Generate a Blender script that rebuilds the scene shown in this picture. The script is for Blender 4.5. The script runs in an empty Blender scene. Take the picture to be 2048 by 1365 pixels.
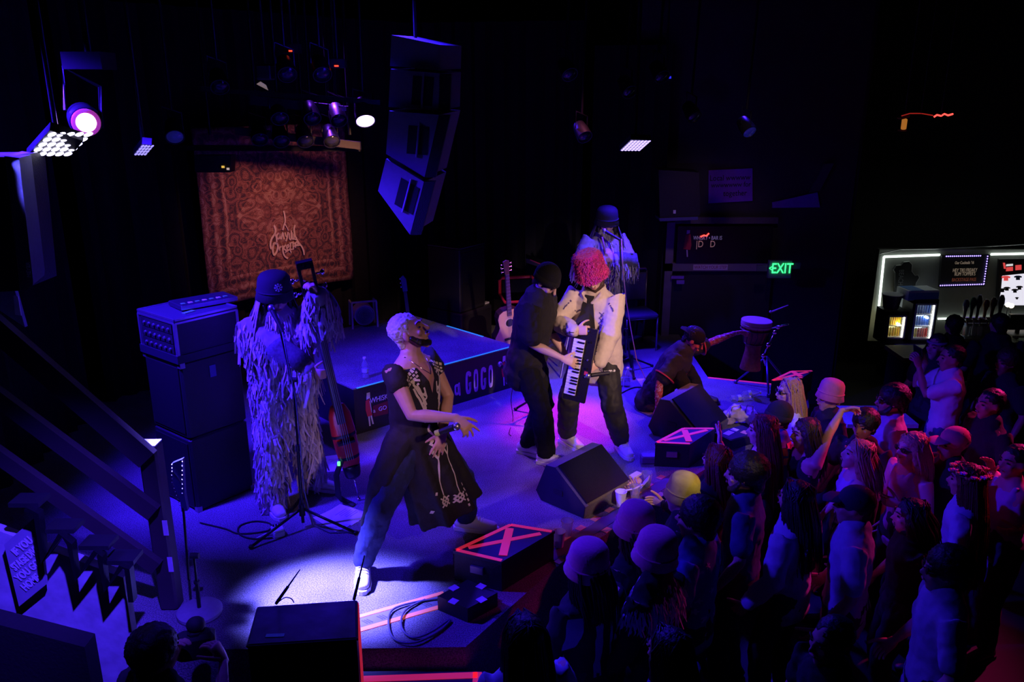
import bpy, bmesh, math, random
from mathutils import Vector, Matrix
from mathutils.bvhtree import BVHTree
random.seed(7)
V = Vector
scene = bpy.context.scene
COL = scene.collection
# ------------------------------------------------------------------ camera
FPX, PITCH, CZ, S = 1650.0, math.radians(17), 4.1, 1.0      # focal length in px, pitch, camera height, stage height
cam = bpy.data.cameras.new('camera'); cam.sensor_width = 36; cam.lens = 36*FPX/2048; cam.clip_start = .05
cam_ob = bpy.data.objects.new('camera', cam); COL.objects.link(cam_ob)
cam_ob.location = (0, 0, CZ); cam_ob.rotation_euler = (math.pi/2-PITCH, 0, 0)
scene.camera = cam_ob
scene.view_settings.view_transform = 'Standard'; scene.view_settings.look = 'None'
scene.view_settings.exposure = 0; scene.view_settings.gamma = 1; scene.view_settings.use_curve_mapping = False
# ------------------------------------------------------------------ world: a closed dark club
w = bpy.data.worlds.new('world'); scene.world = w; w.use_nodes = True
w.node_tree.nodes['Background'].inputs[0].default_value = (.02, .02, .05, 1); w.node_tree.nodes['Background'].inputs[1].default_value = .02
# ------------------------------------------------------------------ stage lights
def spot(name, loc, aim, col, power, size, blend=.6, rad=.06):
    d = bpy.data.lights.new(name, 'SPOT'); d.color = col; d.energy = power; d.spot_size = math.radians(size); d.spot_blend = blend; d.shadow_soft_size = rad
    o = bpy.data.objects.new(name, d); COL.objects.link(o); o.location = loc
    o.rotation_euler = (V(aim)-V(loc)).to_track_quat('-Z', 'Y').to_euler(); return o
def area(name, loc, aim, col, power, sx, sy):
    d = bpy.data.lights.new(name, 'AREA'); d.color = col; d.energy = power; d.shape = 'RECTANGLE'; d.size = sx; d.size_y = sy
    o = bpy.data.objects.new(name, d); COL.objects.link(o); o.location = loc
    o.rotation_euler = (V(aim)-V(loc)).to_track_quat('-Z', 'Y').to_euler(); return o
BLUE = (.035, .008, 1); VIO = (.20, .035, 1); WARM = (1, .60, .52); PALE = (.13, .11, 1)
spot('blinder_spot', (-2.75, 4.55, 3.75), (-1.16, 4.55, 1.0), PALE, 15000, 20, 1, .12)
spot('blue_wash_left', (-3.3, 4.9, 4.4), (-.8, 6.1, 1.0), BLUE, 2700, 80, .8, .15)
spot('blue_wash_rear', (-.6, 9.6, 4.7), (.2, 6.6, 1.0), BLUE, 700, 75, .8, .12)
spot('violet_centre', (-1.9, 8.2, 4.8), (-.25, 6.55, 1.0), VIO, 1300, 36, 1, .1)
spot('blue_right_panel', (1.35, 9.0, 3.7), (1.5, 8.1, 1.0), BLUE, 1000, 85, .8, .12)
spot('magenta_back', (.9, 9.7, 4.6), (.5, 7.5, 1.0), (1, .02, .45), 2300, 20, 1, .08)
spot('violet_right', (2.6, 9.6, 4.6), (2.0, 7.7, 1.0), BLUE, 600, 50, .9, .1)
spot('front_warm', (3.4, 1.2, 5.0), (.82, 6.85, 2.05), WARM, 1900, 17, 1, .1)
spot('front_warm_low', (2.4, .2, 4.9), (-.5, 5.2, 1.9), (1, .55, .5), 420, 15, 1, .1)
spot('rug_amber', (-1.15, 7.25, 3.75), (-2.6, 9.35, 2.65), (1, .42, .27), 135, 52, .9, .05)
spot('crowd_magenta', (7.4, 8.2, 4.8), (3.5, 6.0, 1.5), (1, .02, .28), 1900, 28, 1, .1)
spot('crowd_blue', (-1.2, 6.6, 4.8), (1.9, 4.6, 1.0), (.03, .010, 1), 850, 72, 1, .12)
spot('perc_red', (3.6, 5.2, 4.7), (1.75, 7.6, 1.6), (1, .25, .16), 480, 16, 1, .08)
spot('stair_blue', (-.9, 2.2, 4.8), (-2.75, 4.0, 1.15), (.06, .02, 1), 2400, 30, 1, .04)
spot('flute_front', (3.6, .8, 5.2), (1.1, 9.2, 2.3), (.9, .66, .72), 900, 8, 1, .08)
spot('guitar_pink', (.9, 8.0, 4.7), (.0, 9.2, 1.6), (1, .2, .45), 220, 24, 1, .08)
spot('door_fill', (2.2, 7.0, 4.8), (2.4, 10.4, 2.2), (.55, .32, .62), 70, 34, 1, .1)  # added fill to lift the door frame, no fixture stands behind it
spot('front_warm_right', (3.9, .8, 5.1), (2.25, 6.95, 1.4), (1, .62, .50), 620, 11, 1, .08)
spot('front_warm_wedge', (3.2, .9, 5.0), (.75, 5.95, 1.15), (1, .66, .56), 850, 9, 1, .08)
spot('singer_violet', (-2.9, 3.0, 4.7), (-.62, 5.0, 2.15), (.36, .13, 1), 650, 15, 1, .08)
spot('crowd_pink_pin', (.6, 7.7, 4.7), (2.12, 6.42, 1.66), (1, .22, .75), 700, 3.4, 1, .03)
spot('array_blue', (-2.4, 4.9, 3.0), (-1.05, 6.2, 3.15), (.10, .03, 1), 75, 26, 1, .08)
# ------------------------------------------------------------------ picking helpers: a pixel of the 2048x1365 photo -> a point of the place
_c, _s = math.cos(PITCH), math.sin(PITCH)
def ray(px, py):
    u = (px-1024)/FPX; v = (py-682.5)/FPX
    return V((u, _c-v*_s, -_s-v*_c))
def G(px, py, z=S):                       # on a horizontal plane
    r = ray(px, py); return V((0, 0, CZ))+r*((z-CZ)/r.z)
def D(px, py, d):                         # at a depth y
    r = ray(px, py); return V((0, 0, CZ))+r*(d/r.y)
def PL(px, py, p0, n):                    # on any plane
    r = ray(px, py); o = V((0, 0, CZ)); return o+r*((V(p0)-o).dot(V(n))/r.dot(V(n)))
AX = V((.682, .731, 0)); NX = V((.731, -.682, 0)); ZZ = V((0, 0, 1)); AZ = math.atan2(.731, .682)
# ------------------------------------------------------------------ mesh building
class MB:
    def __init__(s): s.v = []; s.f = []
    def add(s, vs, fs):
        o = len(s.v); s.v += [tuple(p) for p in vs]; s.f += [[i+o for i in f] for f in fs]; return s
    def box(s, c, size, rz=0, m=None):
        hx, hy, hz = size[0]/2, size[1]/2, size[2]/2
        R = m if m else Matrix.Rotation(rz, 3, 'Z')
        vs = [V(c)+R@V((x*hx, y*hy, z*hz)) for x in (-1, 1) for y in (-1, 1) for z in (-1, 1)]
        return s.add(vs, [(0, 1, 3, 2), (4, 6, 7, 5), (0, 4, 5, 1), (2, 3, 7, 6), (0, 2, 6, 4), (1, 5, 7, 3)])
    def bbox(s, c, size, b=.01, rz=0):     # bevelled box (chamfered edges)
        hx, hy, hz = size[0]/2, size[1]/2, size[2]/2; R = Matrix.Rotation(rz, 3, 'Z'); b = min(b, hx*.9, hy*.9, hz*.9)
        ring = lambda x, y, z: [V(c)+R@V((q[0], q[1], z)) for q in ((-x+b, -y), (x-b, -y), (x, -y+b), (x, y-b), (x-b, y), (-x+b, y), (-x, y-b), (-x, -y+b))]
        vs = ring(hx-b, hy-b, -hz)+ring(hx, hy, -hz+b)+ring(hx, hy, hz-b)+ring(hx-b, hy-b, hz)
        fs = [tuple(range(7, -1, -1)), tuple(range(24, 32))]
        for k in range(3):
            for i in range(8): j = (i+1) % 8; fs.append((k*8+i, k*8+j, k*8+8+j, k*8+8+i))
        return s.add(vs, fs)
    def loft(s, pts, rad, hint=(1, 0, 0), n=10, cap=True, wave=None):
        pts = [V(p) for p in pts]; rad = [(r, r) if isinstance(r, (int, float)) else r for r in rad]
        ts = []
        for i in range(len(pts)):
            a = pts[max(0, i-1)]; b = pts[min(len(pts)-1, i+1)]; t = (b-a)
            ts.append(t.normalized() if t.length > 1e-6 else V((0, 0, 1)))
        st = []
        if cap:
            r = min(rad[0]); st += [(pts[0]-ts[0]*r*.87, (rad[0][0]*.5, rad[0][1]*.5), ts[0]), (pts[0]-ts[0]*r*.5, (rad[0][0]*.87, rad[0][1]*.87), ts[0])]
        st += [(pts[i], rad[i], ts[i]) for i in range(len(pts))]
        if cap:
            r = min(rad[-1]); st += [(pts[-1]+ts[-1]*r*.5, (rad[-1][0]*.87, rad[-1][1]*.87), ts[-1]), (pts[-1]+ts[-1]*r*.87, (rad[-1][0]*.5, rad[-1][1]*.5), ts[-1])]
        vs = []; h = V(hint)
        for q, (p, r, t) in enumerate(st):
            u = h-t*h.dot(t)
            if u.length < .05: u = V((0, 1, .3))-t*V((0, 1, .3)).dot(t)
            u.normalize(); v = t.cross(u)
            for k in range(n):
                a = 2*math.pi*k/n; wv = 1+(wave(a, q/(len(st)-1)) if wave else 0)
                vs.append(p+u*(r[0]*math.cos(a)*wv)+v*(r[1]*math.sin(a)*wv))
        fs = [tuple(range(n-1, -1, -1)), tuple(range((len(st)-1)*n, len(st)*n))]
        for i in range(len(st)-1):
            for k in range(n): j = (k+1) % n; fs.append((i*n+k, i*n+j, i*n+n+j, i*n+n+k))
        return s.add(vs, fs)
    def ell(s, c, r, m=None, n=12, seg=8):
        R = m if m else Matrix.Identity(3); vs = [V(c)+R@V((0, 0, -r[2]))]
        for i in range(1, seg):
            a = -math.pi/2+math.pi*i/seg
            for k in range(n): b = 2*math.pi*k/n; vs.append(V(c)+R@V((r[0]*math.cos(a)*math.cos(b), r[1]*math.cos(a)*math.sin(b), r[2]*math.sin(a))))
        vs.append(V(c)+R@V((0, 0, r[2]))); fs = []
        for k in range(n): j = (k+1) % n; fs.append((0, 1+j, 1+k)); fs.append((len(vs)-1, 1+(seg-2)*n+k, 1+(seg-2)*n+j))
        for i in range(seg-2):
            for k in range(n): j = (k+1) % n; fs.append((1+i*n+k, 1+i*n+j, 1+i*n+n+j, 1+i*n+n+k))
        return s.add(vs, fs)
    def lathe(s, prof, c=(0, 0, 0), m=None, n=20):       # prof: (radius, height) bottom to top, closed ends
        R = m if m else Matrix.Identity(3); vs = []; fs = []
        for r, z in prof:
            for k in range(n): b = 2*math.pi*k/n; vs.append(V(c)+R@V((r*math.cos(b), r*math.sin(b), z)))
        for i in range(len(prof)-1):
            for k in range(n): j = (k+1) % n; fs.append((i*n+k, i*n+j, i*n+n+j, i*n+n+k))
        fs += [tuple(range(n-1, -1, -1)), tuple(range((len(prof)-1)*n, len(prof)*n))]
        return s.add(vs, fs)
    def tube(s, pts, r, n=6): return s.loft(pts, [r]*len(pts), (.3, .2, 1), n, False)
    def cyl(s, a, b, r, r2=None, n=14): return s.loft([a, b], [r, r2 if r2 is not None else r], (.31, .17, .93), n, False)
    def prism(s, poly, vec):
        poly = [V(p) for p in poly]; n = len(poly); vec = V(vec)
        fs = [tuple(range(n-1, -1, -1)), tuple(range(n, 2*n))]+[(i, (i+1) % n, n+(i+1) % n, n+i) for i in range(n)]
        return s.add(poly+[p+vec for p in poly], fs)
    def ribbon(s, pts, wd, nrm, th=.002):    # flat stripe along a polyline on a plane with normal nrm
        pts = [V(p) for p in pts]; nrm = V(nrm).normalized(); L = []; R = []
        for i in range(len(pts)):
            t = (pts[min(i+1, len(pts)-1)]-pts[max(i-1, 0)]).normalized(); q = nrm.cross(t)*wd/2
            if isinstance(wd, (list, tuple)): pass
            L.append(pts[i]+q); R.append(pts[i]-q)
        for i in range(len(pts)-1): s.prism([L[i], R[i], R[i+1], L[i+1]], nrm*th)
        return s
    def mesh(s, name):
        me = bpy.data.meshes.new(name); me.from_pydata(s.v, [], s.f); me.update(); return me
    def build(s, name, mat=None, parent=None, smooth=False, fix=True):
        me = s.mesh(name)
        if fix:
            bm = bmesh.new(); bm.from_mesh(me); bmesh.ops.recalc_face_normals(bm, faces=bm.faces[:]); bm.to_mesh(me); bm.free()
        if smooth:
            me.polygons.foreach_set('use_smooth', [True]*len(me.polygons))
            if smooth == 'auto': me.set_sharp_from_angle(angle=math.radians(40))
        if mat: me.materials.append(mat)
        o = bpy.data.objects.new(name, me); COL.objects.link(o)
        if parent: o.parent = parent
        return o
def tag(o, label, cat, group=None):
    o['label'] = label; o['category'] = cat
    if group: o['group'] = group
    return o
def struct(o): o['kind'] = 'structure'; return o
def thing(name, label, cat, loc=(0, 0, 0), rz=0, group=None):
    o = bpy.data.objects.new(name, None); COL.objects.link(o); o.location = loc; o.rotation_euler = (0, 0, rz); o.empty_display_size = .1
    return tag(o, label, cat, group)
def child(mesh_ob, name, parent):                     # a further object sharing the mesh
    o = bpy.data.objects.new(name, mesh_ob.data); COL.objects.link(o); o.parent = parent; return o
def copy_tree(o, parent=None):
    c = o.copy(); COL.objects.link(c); c.parent = parent
    for ch in list(o.children): copy_tree(ch, c)
    return c
# ------------------------------------------------------------------ materials
MATS = {}
def mat(name, col, rough=.7, metal=0, noise=.15, scale=30, bump=.0, emit=None, es=0, alpha=1, trans=0, spec=.5, sheen=0, coat=0):
    if name in MATS: return MATS[name]
    m = bpy.data.materials.new(name); m.use_nodes = True; nt = m.node_tree; p = nt.nodes['Principled BSDF']
    p.inputs['Roughness'].default_value = rough; p.inputs['Metallic'].default_value = metal
    p.inputs['Specular IOR Level'].default_value = spec; p.inputs['Alpha'].default_value = alpha
    p.inputs['Transmission Weight'].default_value = trans; p.inputs['Sheen Weight'].default_value = sheen; p.inputs['Coat Weight'].default_value = coat
    c = tuple(col)+(1,)
    tc = nt.nodes.new('ShaderNodeTexCoord'); nz = nt.nodes.new('ShaderNodeTexNoise'); nz.inputs['Scale'].default_value = scale; nz.inputs['Detail'].default_value = 3
    nt.links.new(tc.outputs['Object'], nz.inputs['Vector'])
    mx = nt.nodes.new('ShaderNodeMix'); mx.data_type = 'RGBA'
    mx.inputs['A'].default_value = tuple(x*(1-noise) for x in col)+(1,); mx.inputs['B'].default_value = tuple(min(1, x*(1+noise)) for x in col)+(1,)
    nt.links.new(nz.outputs['Fac'], mx.inputs['Factor']); nt.links.new(mx.outputs['Result'], p.inputs['Base Color'])
    if bump:
        b = nt.nodes.new('ShaderNodeBump'); b.inputs['Strength'].default_value = bump; b.inputs['Distance'].default_value = .01
        nt.links.new(nz.outputs['Fac'], b.inputs['Height']); nt.links.new(b.outputs['Normal'], p.inputs['Normal'])
    if emit: p.inputs['Emission Color'].default_value = tuple(emit)+(1,); p.inputs['Emission Strength'].default_value = es
    MATS[name] = m; return m
def emis(name, col, st): return mat(name, tuple(min(1, c*.6) for c in col), .4, 0, .02, 10, emit=col, es=st)
def island_mat(name, c1, c2, rough=.85):     # colour varies from strip to strip
    m = bpy.data.materials.new(name); m.use_nodes = True; nt = m.node_tree; p = nt.nodes['Principled BSDF']; p.inputs['Roughness'].default_value = rough
    g = nt.nodes.new('ShaderNodeNewGeometry'); mx = nt.nodes.new('ShaderNodeMix'); mx.data_type = 'RGBA'
    mx.inputs['A'].default_value = c1+(1,); mx.inputs['B'].default_value = c2+(1,)
    nt.links.new(g.outputs['Random Per Island'], mx.inputs['Factor']); nt.links.new(mx.outputs['Result'], p.inputs['Base Color']); return m
black = mat('black paint', (.012, .012, .014), .55, 0, .2, 20, .1)
blackm = mat('black metal', (.02, .02, .022), .35, .6)
tolex = mat('speaker covering', (.015, .015, .017), .5, 0, .3, 160, .35)
grille = mat('speaker grille', (.01, .01, .011), .6, .3, .5, 240, .4)
chrome = mat('chrome', (.75, .75, .78), .18, 1, .05)
steel = mat('dull steel', (.45, .45, .47), .35, .9, .1)
white = mat('white plastic', (.8, .8, .78), .4, 0, .05)
paper = mat('paper', (.85, .85, .82), .8, 0, .04)
rubber = mat('black rubber', (.02, .02, .02), .7)
pinkt = mat('fluorescent red tape', (.95, .10, .13), .6, 0, .1, emit=(1, .03, .09), es=.35)
oranget = mat('orange tape', (.85, .42, .16), .6, 0, .1)
yellowt = mat('yellow tape', (.6, .75, .1), .6, 0, .1)
greent = mat('green tape', (.1, .65, .12), .6, 0, .1)
clear = mat('clear plastic', (.9, .92, .95), .08, 0, .02, trans=.85, alpha=.75)
blackf = mat('black fabric', (.012, .012, .013), .9, 0, .3, 60, .2, spec=.2)
wood = mat('brown wood', (.22, .10, .04), .5, 0, .35, 18)
# ------------------------------------------------------------------ remeshed solids are baked together, later
PEND = []; TEXTS = []
_tex = {}
def ctex(size):
    if size not in _tex:
        t = bpy.data.textures.new('folds %g' % size, 'CLOUDS'); t.noise_scale = size; t.noise_depth = 2; _tex[size] = t
    return _tex[size]
def solid(mb, name, material, parent, vox=.014, smooth=5, disp=None, post=None):
    o = mb.build(name, material, parent, fix=False)
    r = o.modifiers.new('r', 'REMESH'); r.mode = 'VOXEL'; r.voxel_size = vox; r.use_smooth_shade = True
    if smooth: q = o.modifiers.new('s', 'SMOOTH'); q.iterations = smooth; q.factor = .5
    if disp:
        d = o.modifiers.new('d', 'DISPLACE'); d.texture = ctex(disp[1]); d.strength = disp[0]; d.mid_level = .5; d.texture_coords = 'GLOBAL'
    PEND.append((o, post)); return o
def text(s, size, material, parent, M, name='lettering', ext=.002, align='CENTER', sx=1, bold=0, shear=0):
    cu = bpy.data.curves.new(name, 'FONT'); cu.body = s; cu.size = size; cu.extrude = ext; cu.align_x = align; cu.align_y = 'CENTER'; cu.offset = bold; cu.shear = shear; cu.resolution_u = 3
    if material: cu.materials.append(material)
    o = bpy.data.objects.new(name, cu); COL.objects.link(o); o.parent = parent; o.matrix_local = M @ Matrix.Diagonal((sx, 1, 1, 1)); TEXTS.append(o); return o
def frame(o, x, y):                        # matrix from origin, x axis, y axis
    x = V(x).normalized(); y = (V(y)-x*V(y).dot(x)).normalized(); z = x.cross(y)
    return Matrix(((x.x, y.x, z.x, o[0]), (x.y, y.y, z.y, o[1]), (x.z, y.z, z.z, o[2]), (0, 0, 0, 1)))
def bake():
    bpy.context.view_layer.update(); dg = bpy.context.evaluated_depsgraph_get()
    done = []
    for o, post in PEND: done.append((o, post, bpy.data.meshes.new_from_object(o.evaluated_get(dg))))
    tx = [(o, bpy.data.meshes.new_from_object(o.evaluated_get(dg))) for o in TEXTS]
    for o, post, me in done:
        old = o.data
        if not me.materials and old.materials: me.materials.append(old.materials[0])
        if post is not None and post.v:
            bm = bmesh.new(); bm.from_mesh(me); t = post.mesh('t'); bm.from_mesh(t)
            bm.to_mesh(me); bm.free(); bpy.data.meshes.remove(t)
            me.polygons.foreach_set('use_smooth', [True]*len(me.polygons))
        o.modifiers.clear(); o.data = me; bpy.data.meshes.remove(old)
    for o, me in tx:
        nm = o.name.split('.')[0]; n = bpy.data.objects.new('tmp', me); COL.objects.link(n); n.parent = o.parent; n.matrix_local = o.matrix_local
        cu = o.data; bpy.data.objects.remove(o); bpy.data.curves.remove(cu); n.name = nm
    PEND.clear(); TEXTS.clear()
# ================================================================== THE SETTING
def carpet_mat():
    m = bpy.data.materials.new('stage carpet'); m.use_nodes = True; nt = m.node_tree; p = nt.nodes['Principled BSDF']; p.inputs['Roughness'].default_value = .95
    p.inputs['Specular IOR Level'].default_value = .15
    tc = nt.nodes.new('ShaderNodeTexCoord'); a = nt.nodes.new('ShaderNodeTexNoise'); a.inputs['Scale'].default_value = 130; a.inputs['Detail'].default_value = 2
    b = nt.nodes.new('ShaderNodeTexNoise'); b.inputs['Scale'].default_value = 2.5; b.inputs['Detail'].default_value = 5
    for q in (a, b): nt.links.new(tc.outputs['Object'], q.inputs['Vector'])
    r = nt.nodes.new('ShaderNodeValToRGB'); r.color_ramp.elements[0].position = .36; r.color_ramp.elements[0].color = (.13, .13, .14, 1); r.color_ramp.elements[1].position = .66; r.color_ramp.elements[1].color = (.36, .355, .37, 1)
    nt.links.new(a.outputs['Fac'], r.inputs['Fac'])
    r2 = nt.nodes.new('ShaderNodeValToRGB'); r2.color_ramp.elements[0].position = .35; r2.color_ramp.elements[0].color = (.72, .72, .72, 1); r2.color_ramp.elements[1].position = .65
    nt.links.new(b.outputs['Fac'], r2.inputs['Fac'])
    mx = nt.nodes.new('ShaderNodeMix'); mx.data_type = 'RGBA'; mx.blend_type = 'MULTIPLY'; mx.inputs['Factor'].default_value = 1
    nt.links.new(r.outputs['Color'], mx.inputs['A']); nt.links.new(r2.outputs['Color'], mx.inputs['B']); nt.links.new(mx.outputs['Result'], p.inputs['Base Color'])
    bp = nt.nodes.new('ShaderNodeBump'); bp.inputs['Strength'].default_value = .5; bp.inputs['Distance'].default_value = .01
    nt.links.new(a.outputs['Fac'], bp.inputs['Height']); nt.links.new(bp.outputs['Normal'], p.inputs['Normal']); return m
carpet = carpet_mat()
dark = mat('dark club paint', (.012, .011, .012), .8, 0, .4, 3)
plaster = mat('worn painted plaster', (.42, .42, .45), .8, 0, .5, 9, .4)
struct(MB().box((2, 5, -.06), (15, 16, .12)).build('floor', mat('dark concrete', (.009, .008, .009), .7, 0, .4, 4)))
struct(MB().box((2, 5, 5.75), (15, 16, .1)).build('ceiling', dark))
struct(MB().box((-5.3, 5, 2.8), (.1, 16, 5.9)).build('wall_left', dark))
struct(MB().box((9.3, 5, 2.8), (.1, 16, 5.9)).build('wall_right', dark))
struct(MB().box((2, 12.7, 2.8), (15, .1, 5.9)).build('wall_back', dark))
struct(MB().box((2, -2.8, 2.8), (15, .1, 5.9)).build('wall_front', dark))
struct(MB().box((2.90, 10.55, 2.85), (2.8, .14, 5.7)).build('wall_side', mat('door wall paint', (.035, .03, .033), .7, 0, .3, 4)))
struct(MB().box((4.25, 11.2, 2.85), (.2, 1.4, 5.7)).build('wall_corner', dark))
# ---- stage platform
SP = [(-4.6, 4.05), (-1.2, 4.04), (-.27, 4.06), (.27, 4.86), (1.5, 6.25), (3.02, 7.82), (3.2, 8.42), (2.2, 8.76), (2.2, 10.5), (-1.2, 11.4), (-4.6, 9.0)]
stage = MB().prism([(x, y, .02) for x, y in SP], (0, 0, S-.02)).build('floor_stage', carpet); struct(stage)
# carpet steps below the corner of the stage
P0, P1 = V((-1.2, 4.08, 0)), V((-.38, 4.47, 0)); ed = (P1-P0).normalized(); en = V((ed.y, -ed.x, 0))
low = MB().prism([(-1.0, 3.45, .02), (-.16, 3.45, .02), (-.16, 4.03, .02), (-1.0, 4.03, .02)], (0, 0, .84)).build('floor_lower_step', mat('blue black step', (.05, .05, .07), .6)); struct(low)
m = MB(); zz = .861
c1, c2, c3 = V((-.97, 3.95, zz)), V((-.20, 3.99, zz)), V((-.20, 3.5, zz))
m.ribbon([c1, c2], .05, ZZ, .003); m.ribbon([c2+V((0, .024, 0)), c3], .05, ZZ, .003); m.build('tape_border', pinkt, low)
fluo = mat('fluorescent orange tape', (.95, .35, .18), .6, 0, .1, emit=(1, .16, .08), es=.3)
# tread plate and tape on the stage corner nosing
tread = MB()
q0, q1 = P0+V((.05, 0, S)), P1+V((0, 0, S))
tread.ribbon([q0-en*.07, q1-en*.07], .10, ZZ, .004); tp = tread.build('tread_plate', mat('grey tread plate', (.28, .28, .3), .45, .3), stage)
m = MB()
for i in range(9):
    p = q0.lerp(q1, (i+.5)/9)-en*.07+V((0, 0, .004))
    for s_ in (-.016, .0, .016): m.box(p+ed*s_, (.008, .05, .003), math.atan2(ed.y, ed.x)+.5)
m.build('tread_bars', mat('tread rib', (.2, .2, .22), .4, .5), tp)
MB().ribbon([q0-en*.01, q1-en*.01], .035, ZZ, .005).build('edge_tape', fluo, stage)
MB().ribbon([q0-en*.14, q1-en*.14], .03, ZZ, .005).build('edge_tape', fluo, stage)
# dashed tape along the front edge, two rows
e0, e1 = V((.27, 4.86, S)), V((1.5, 6.25, S)); fd = (e1-e0).normalized(); fn = V((fd.y, -fd.x, 0))
dash = MB().box((0, 0, .002), (.075, .05, .004), 0).build('tape_dash', oranget, stage)
dash.location = e0+fd*.12-fn*.03; dash.rotation_euler = (0, 0, math.atan2(fd.y, fd.x))
for i in range(1, 10):
    c = child(dash, 'tape_dash', stage); c.location = e0+fd*(.12+.185*i)-fn*.03; c.rotation_euler = dash.rotation_euler
for i in range(9):
    c = child(dash, 'tape_dash', stage); c.location = e0+fd*(.2+.185*i)-fn*.19; c.rotation_euler = dash.rotation_euler
MB().ribbon([e0+fd*.1-fn*.11, e1-fn*.11], .1, ZZ, .003).build('edge_strip', mat('grey edge strip', (.10, .09, .11), .6), stage)
# glowing-red tape on the rear edge
MB().ribbon([(2.2, 8.73, S), (3.18, 8.4, S)], .035, ZZ, .004).build('edge_tape', pinkt, stage)
# ---- drum riser
RA, RB, RC, RD = V((-1.46, 7.13, S)), V((.04, 8.45, S)), V((-1.25, 9.75, S)), V((-2.75, 8.45, S)); RH = .46
riser = MB().prism([RA, RB, RC, RD], (0, 0, RH-.012)).build('drum_riser', tolex)
tag(riser, 'low black drum riser with carpet top and lettered front panel', 'riser')
MB().prism([p+V((0, 0, RH-.012)) for p in (RA, RB, RC, RD)], (0, 0, .012)).build('carpet_top', carpet, riser)
cyan = mat('luminous cyan edge strip', (.08, .75, .85), .5, 0, .1, emit=(.03, .5, .8), es=.35)
MB().ribbon([RA+V((.03, .01, RH)), RB+V((-.02, .0, RH))], .022, ZZ, .004).build('edge_tape', cyan, riser)
MB().ribbon([RB.lerp(RC, .28)+V((0, -.02, RH)), RB.lerp(RC, .62)+V((0, -.02, RH))], .022, ZZ, .004).build('edge_tape', cyan, riser)
rd = (RB-RA).normalized(); rn = V((rd.y, -rd.x, 0)); rz = math.atan2(rd.y, rd.x)
RL = (RB-RA).length
letter = mat('pale purple lettering', (.62, .50, .68), .6)
redp = mat('red print', (.6, .04, .05), .6); whitep = mat('white print', (.75, .72, .75), .6); skinp = mat('pale print', (.7, .5, .45), .6)
def onr(t, h, off=.003): return RA+rd*(RL*t)+V((0, 0, h))+rn*off
# retro block letters built as outlines: a G O G O
def ring(mb, o, x, y, a, b, a2, b2, n=14, th=.003, gap=None, nrm=None):     # superellipse ring
    P = []
    sup = lambda c: math.copysign(abs(c)**.62, c)
    for k in range(n+1):
        t = 2*math.pi*k/n
        if gap and gap[0] < t < gap[1]: P.append(None); continue
        P.append((o+x*(a*sup(math.cos(t)))+y*(b*sup(math.sin(t))), o+x*(a2*sup(math.cos(t)))+y*(b2*sup(math.sin(t)))))
    for k in range(n):
        if P[k] and P[k+1]: mb.prism([P[k][0], P[k+1][0], P[k+1][1], P[k][1]], nrm*th)
for t, w_, h_, kind in ((.600, .034, .085, 'a'), (.672, .036, .125, 'G'), (.722, .029, .125, 'O'), (.772, .036, .125, 'G'), (.822, .029, .125, 'O')):
    mb = MB(); o = onr(t, .20 if kind != 'a' else .16)
    if kind == 'O': ring(mb, o, rd, ZZ, w_, h_, w_*.42, h_*.62, 20, nrm=rn)
    elif kind == 'G':
        ring(mb, o, rd, ZZ, w_, h_, w_*.30, h_*.66, 20, gap=(.02, .72), nrm=rn)
        mb.prism([o+rd*.004+ZZ*(-.005), o+rd*w_+ZZ*(-.005), o+rd*w_+ZZ*(-h_*.6), o+rd*w_*.55+ZZ*(-h_*.6), o+rd*w_*.55+ZZ*(-.04), o+rd*.004+ZZ*(-.04)], rn*.003)
        mb.box(o+rd*w_*.6+ZZ*h_*.68, (w_*.75, .006, h_*.34), rz)
    else:
        ring(mb, o-rd*.006, rd, ZZ, w_*.9, h_*.72, w_*.35, h_*.38, 18, nrm=rn)
        mb.prism([o+rd*w_*.45+ZZ*h_*.8, o+rd*w_*.9+ZZ*h_*.8, o+rd*w_*1.15-ZZ*h_*.85, o+rd*w_*.6-ZZ*h_*.85], rn*.003)
    mb.build('letter', letter, riser)
def sticker(t, flip, M=riser):                      # printed sign: girl in red with the lettering beside her
    mb = MB(); o = onr(t, .22); d = rd*flip
    mb.prism([o+d*-.03+ZZ*.09, o+d*.012+ZZ*.10, o+d*.022+ZZ*.0, o+d*.035-ZZ*.07, o+d*-.02-ZZ*.07, o+d*-.035+ZZ*.0], rn*.002); mb.build('printed_dress', redp, M)
    mb = MB(); mb.prism([o+d*-.02+ZZ*.10, o+d*.02+ZZ*.11, o+d*.02+ZZ*.165, o+d*-.015+ZZ*.165], rn*.002)
    mb.prism([o+d*-.012-ZZ*.07, o+d*.004-ZZ*.07, o+d*.010-ZZ*.17, o+d*-.006-ZZ*.17], rn*.002); mb.prism([o+d*.012-ZZ*.07, o+d*.028-ZZ*.07, o+d*.045-ZZ*.16, o+d*.03-ZZ*.16], rn*.002)
    mb.prism([o+d*.01+ZZ*.08, o+d*.02+ZZ*.08, o+d*.032-ZZ*.04, o+d*.022-ZZ*.04], rn*.002); mb.build('printed_figure', whitep, M)
    mb = MB(); mb.prism([o+d*.045+ZZ*.02, o+d*.21+ZZ*.03, o+d*.21-ZZ*.1, o+d*.045-ZZ*.09], rn*.002); mb.build('printed_panel', mat('dark red print', (.16, .015, .02), .6), M)
    text('WHISKY', .075, whitep, M, frame(o+d*.135+ZZ*.075+rn*.003, rd, ZZ), 'lettering', .001, sx=.85)
    text('a  GO', .06, whitep, M, frame(o+d*.12-ZZ*.03+rn*.004, rd, ZZ), 'lettering', .001)
sticker(.075, 1); sticker(.915, 1)
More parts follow.
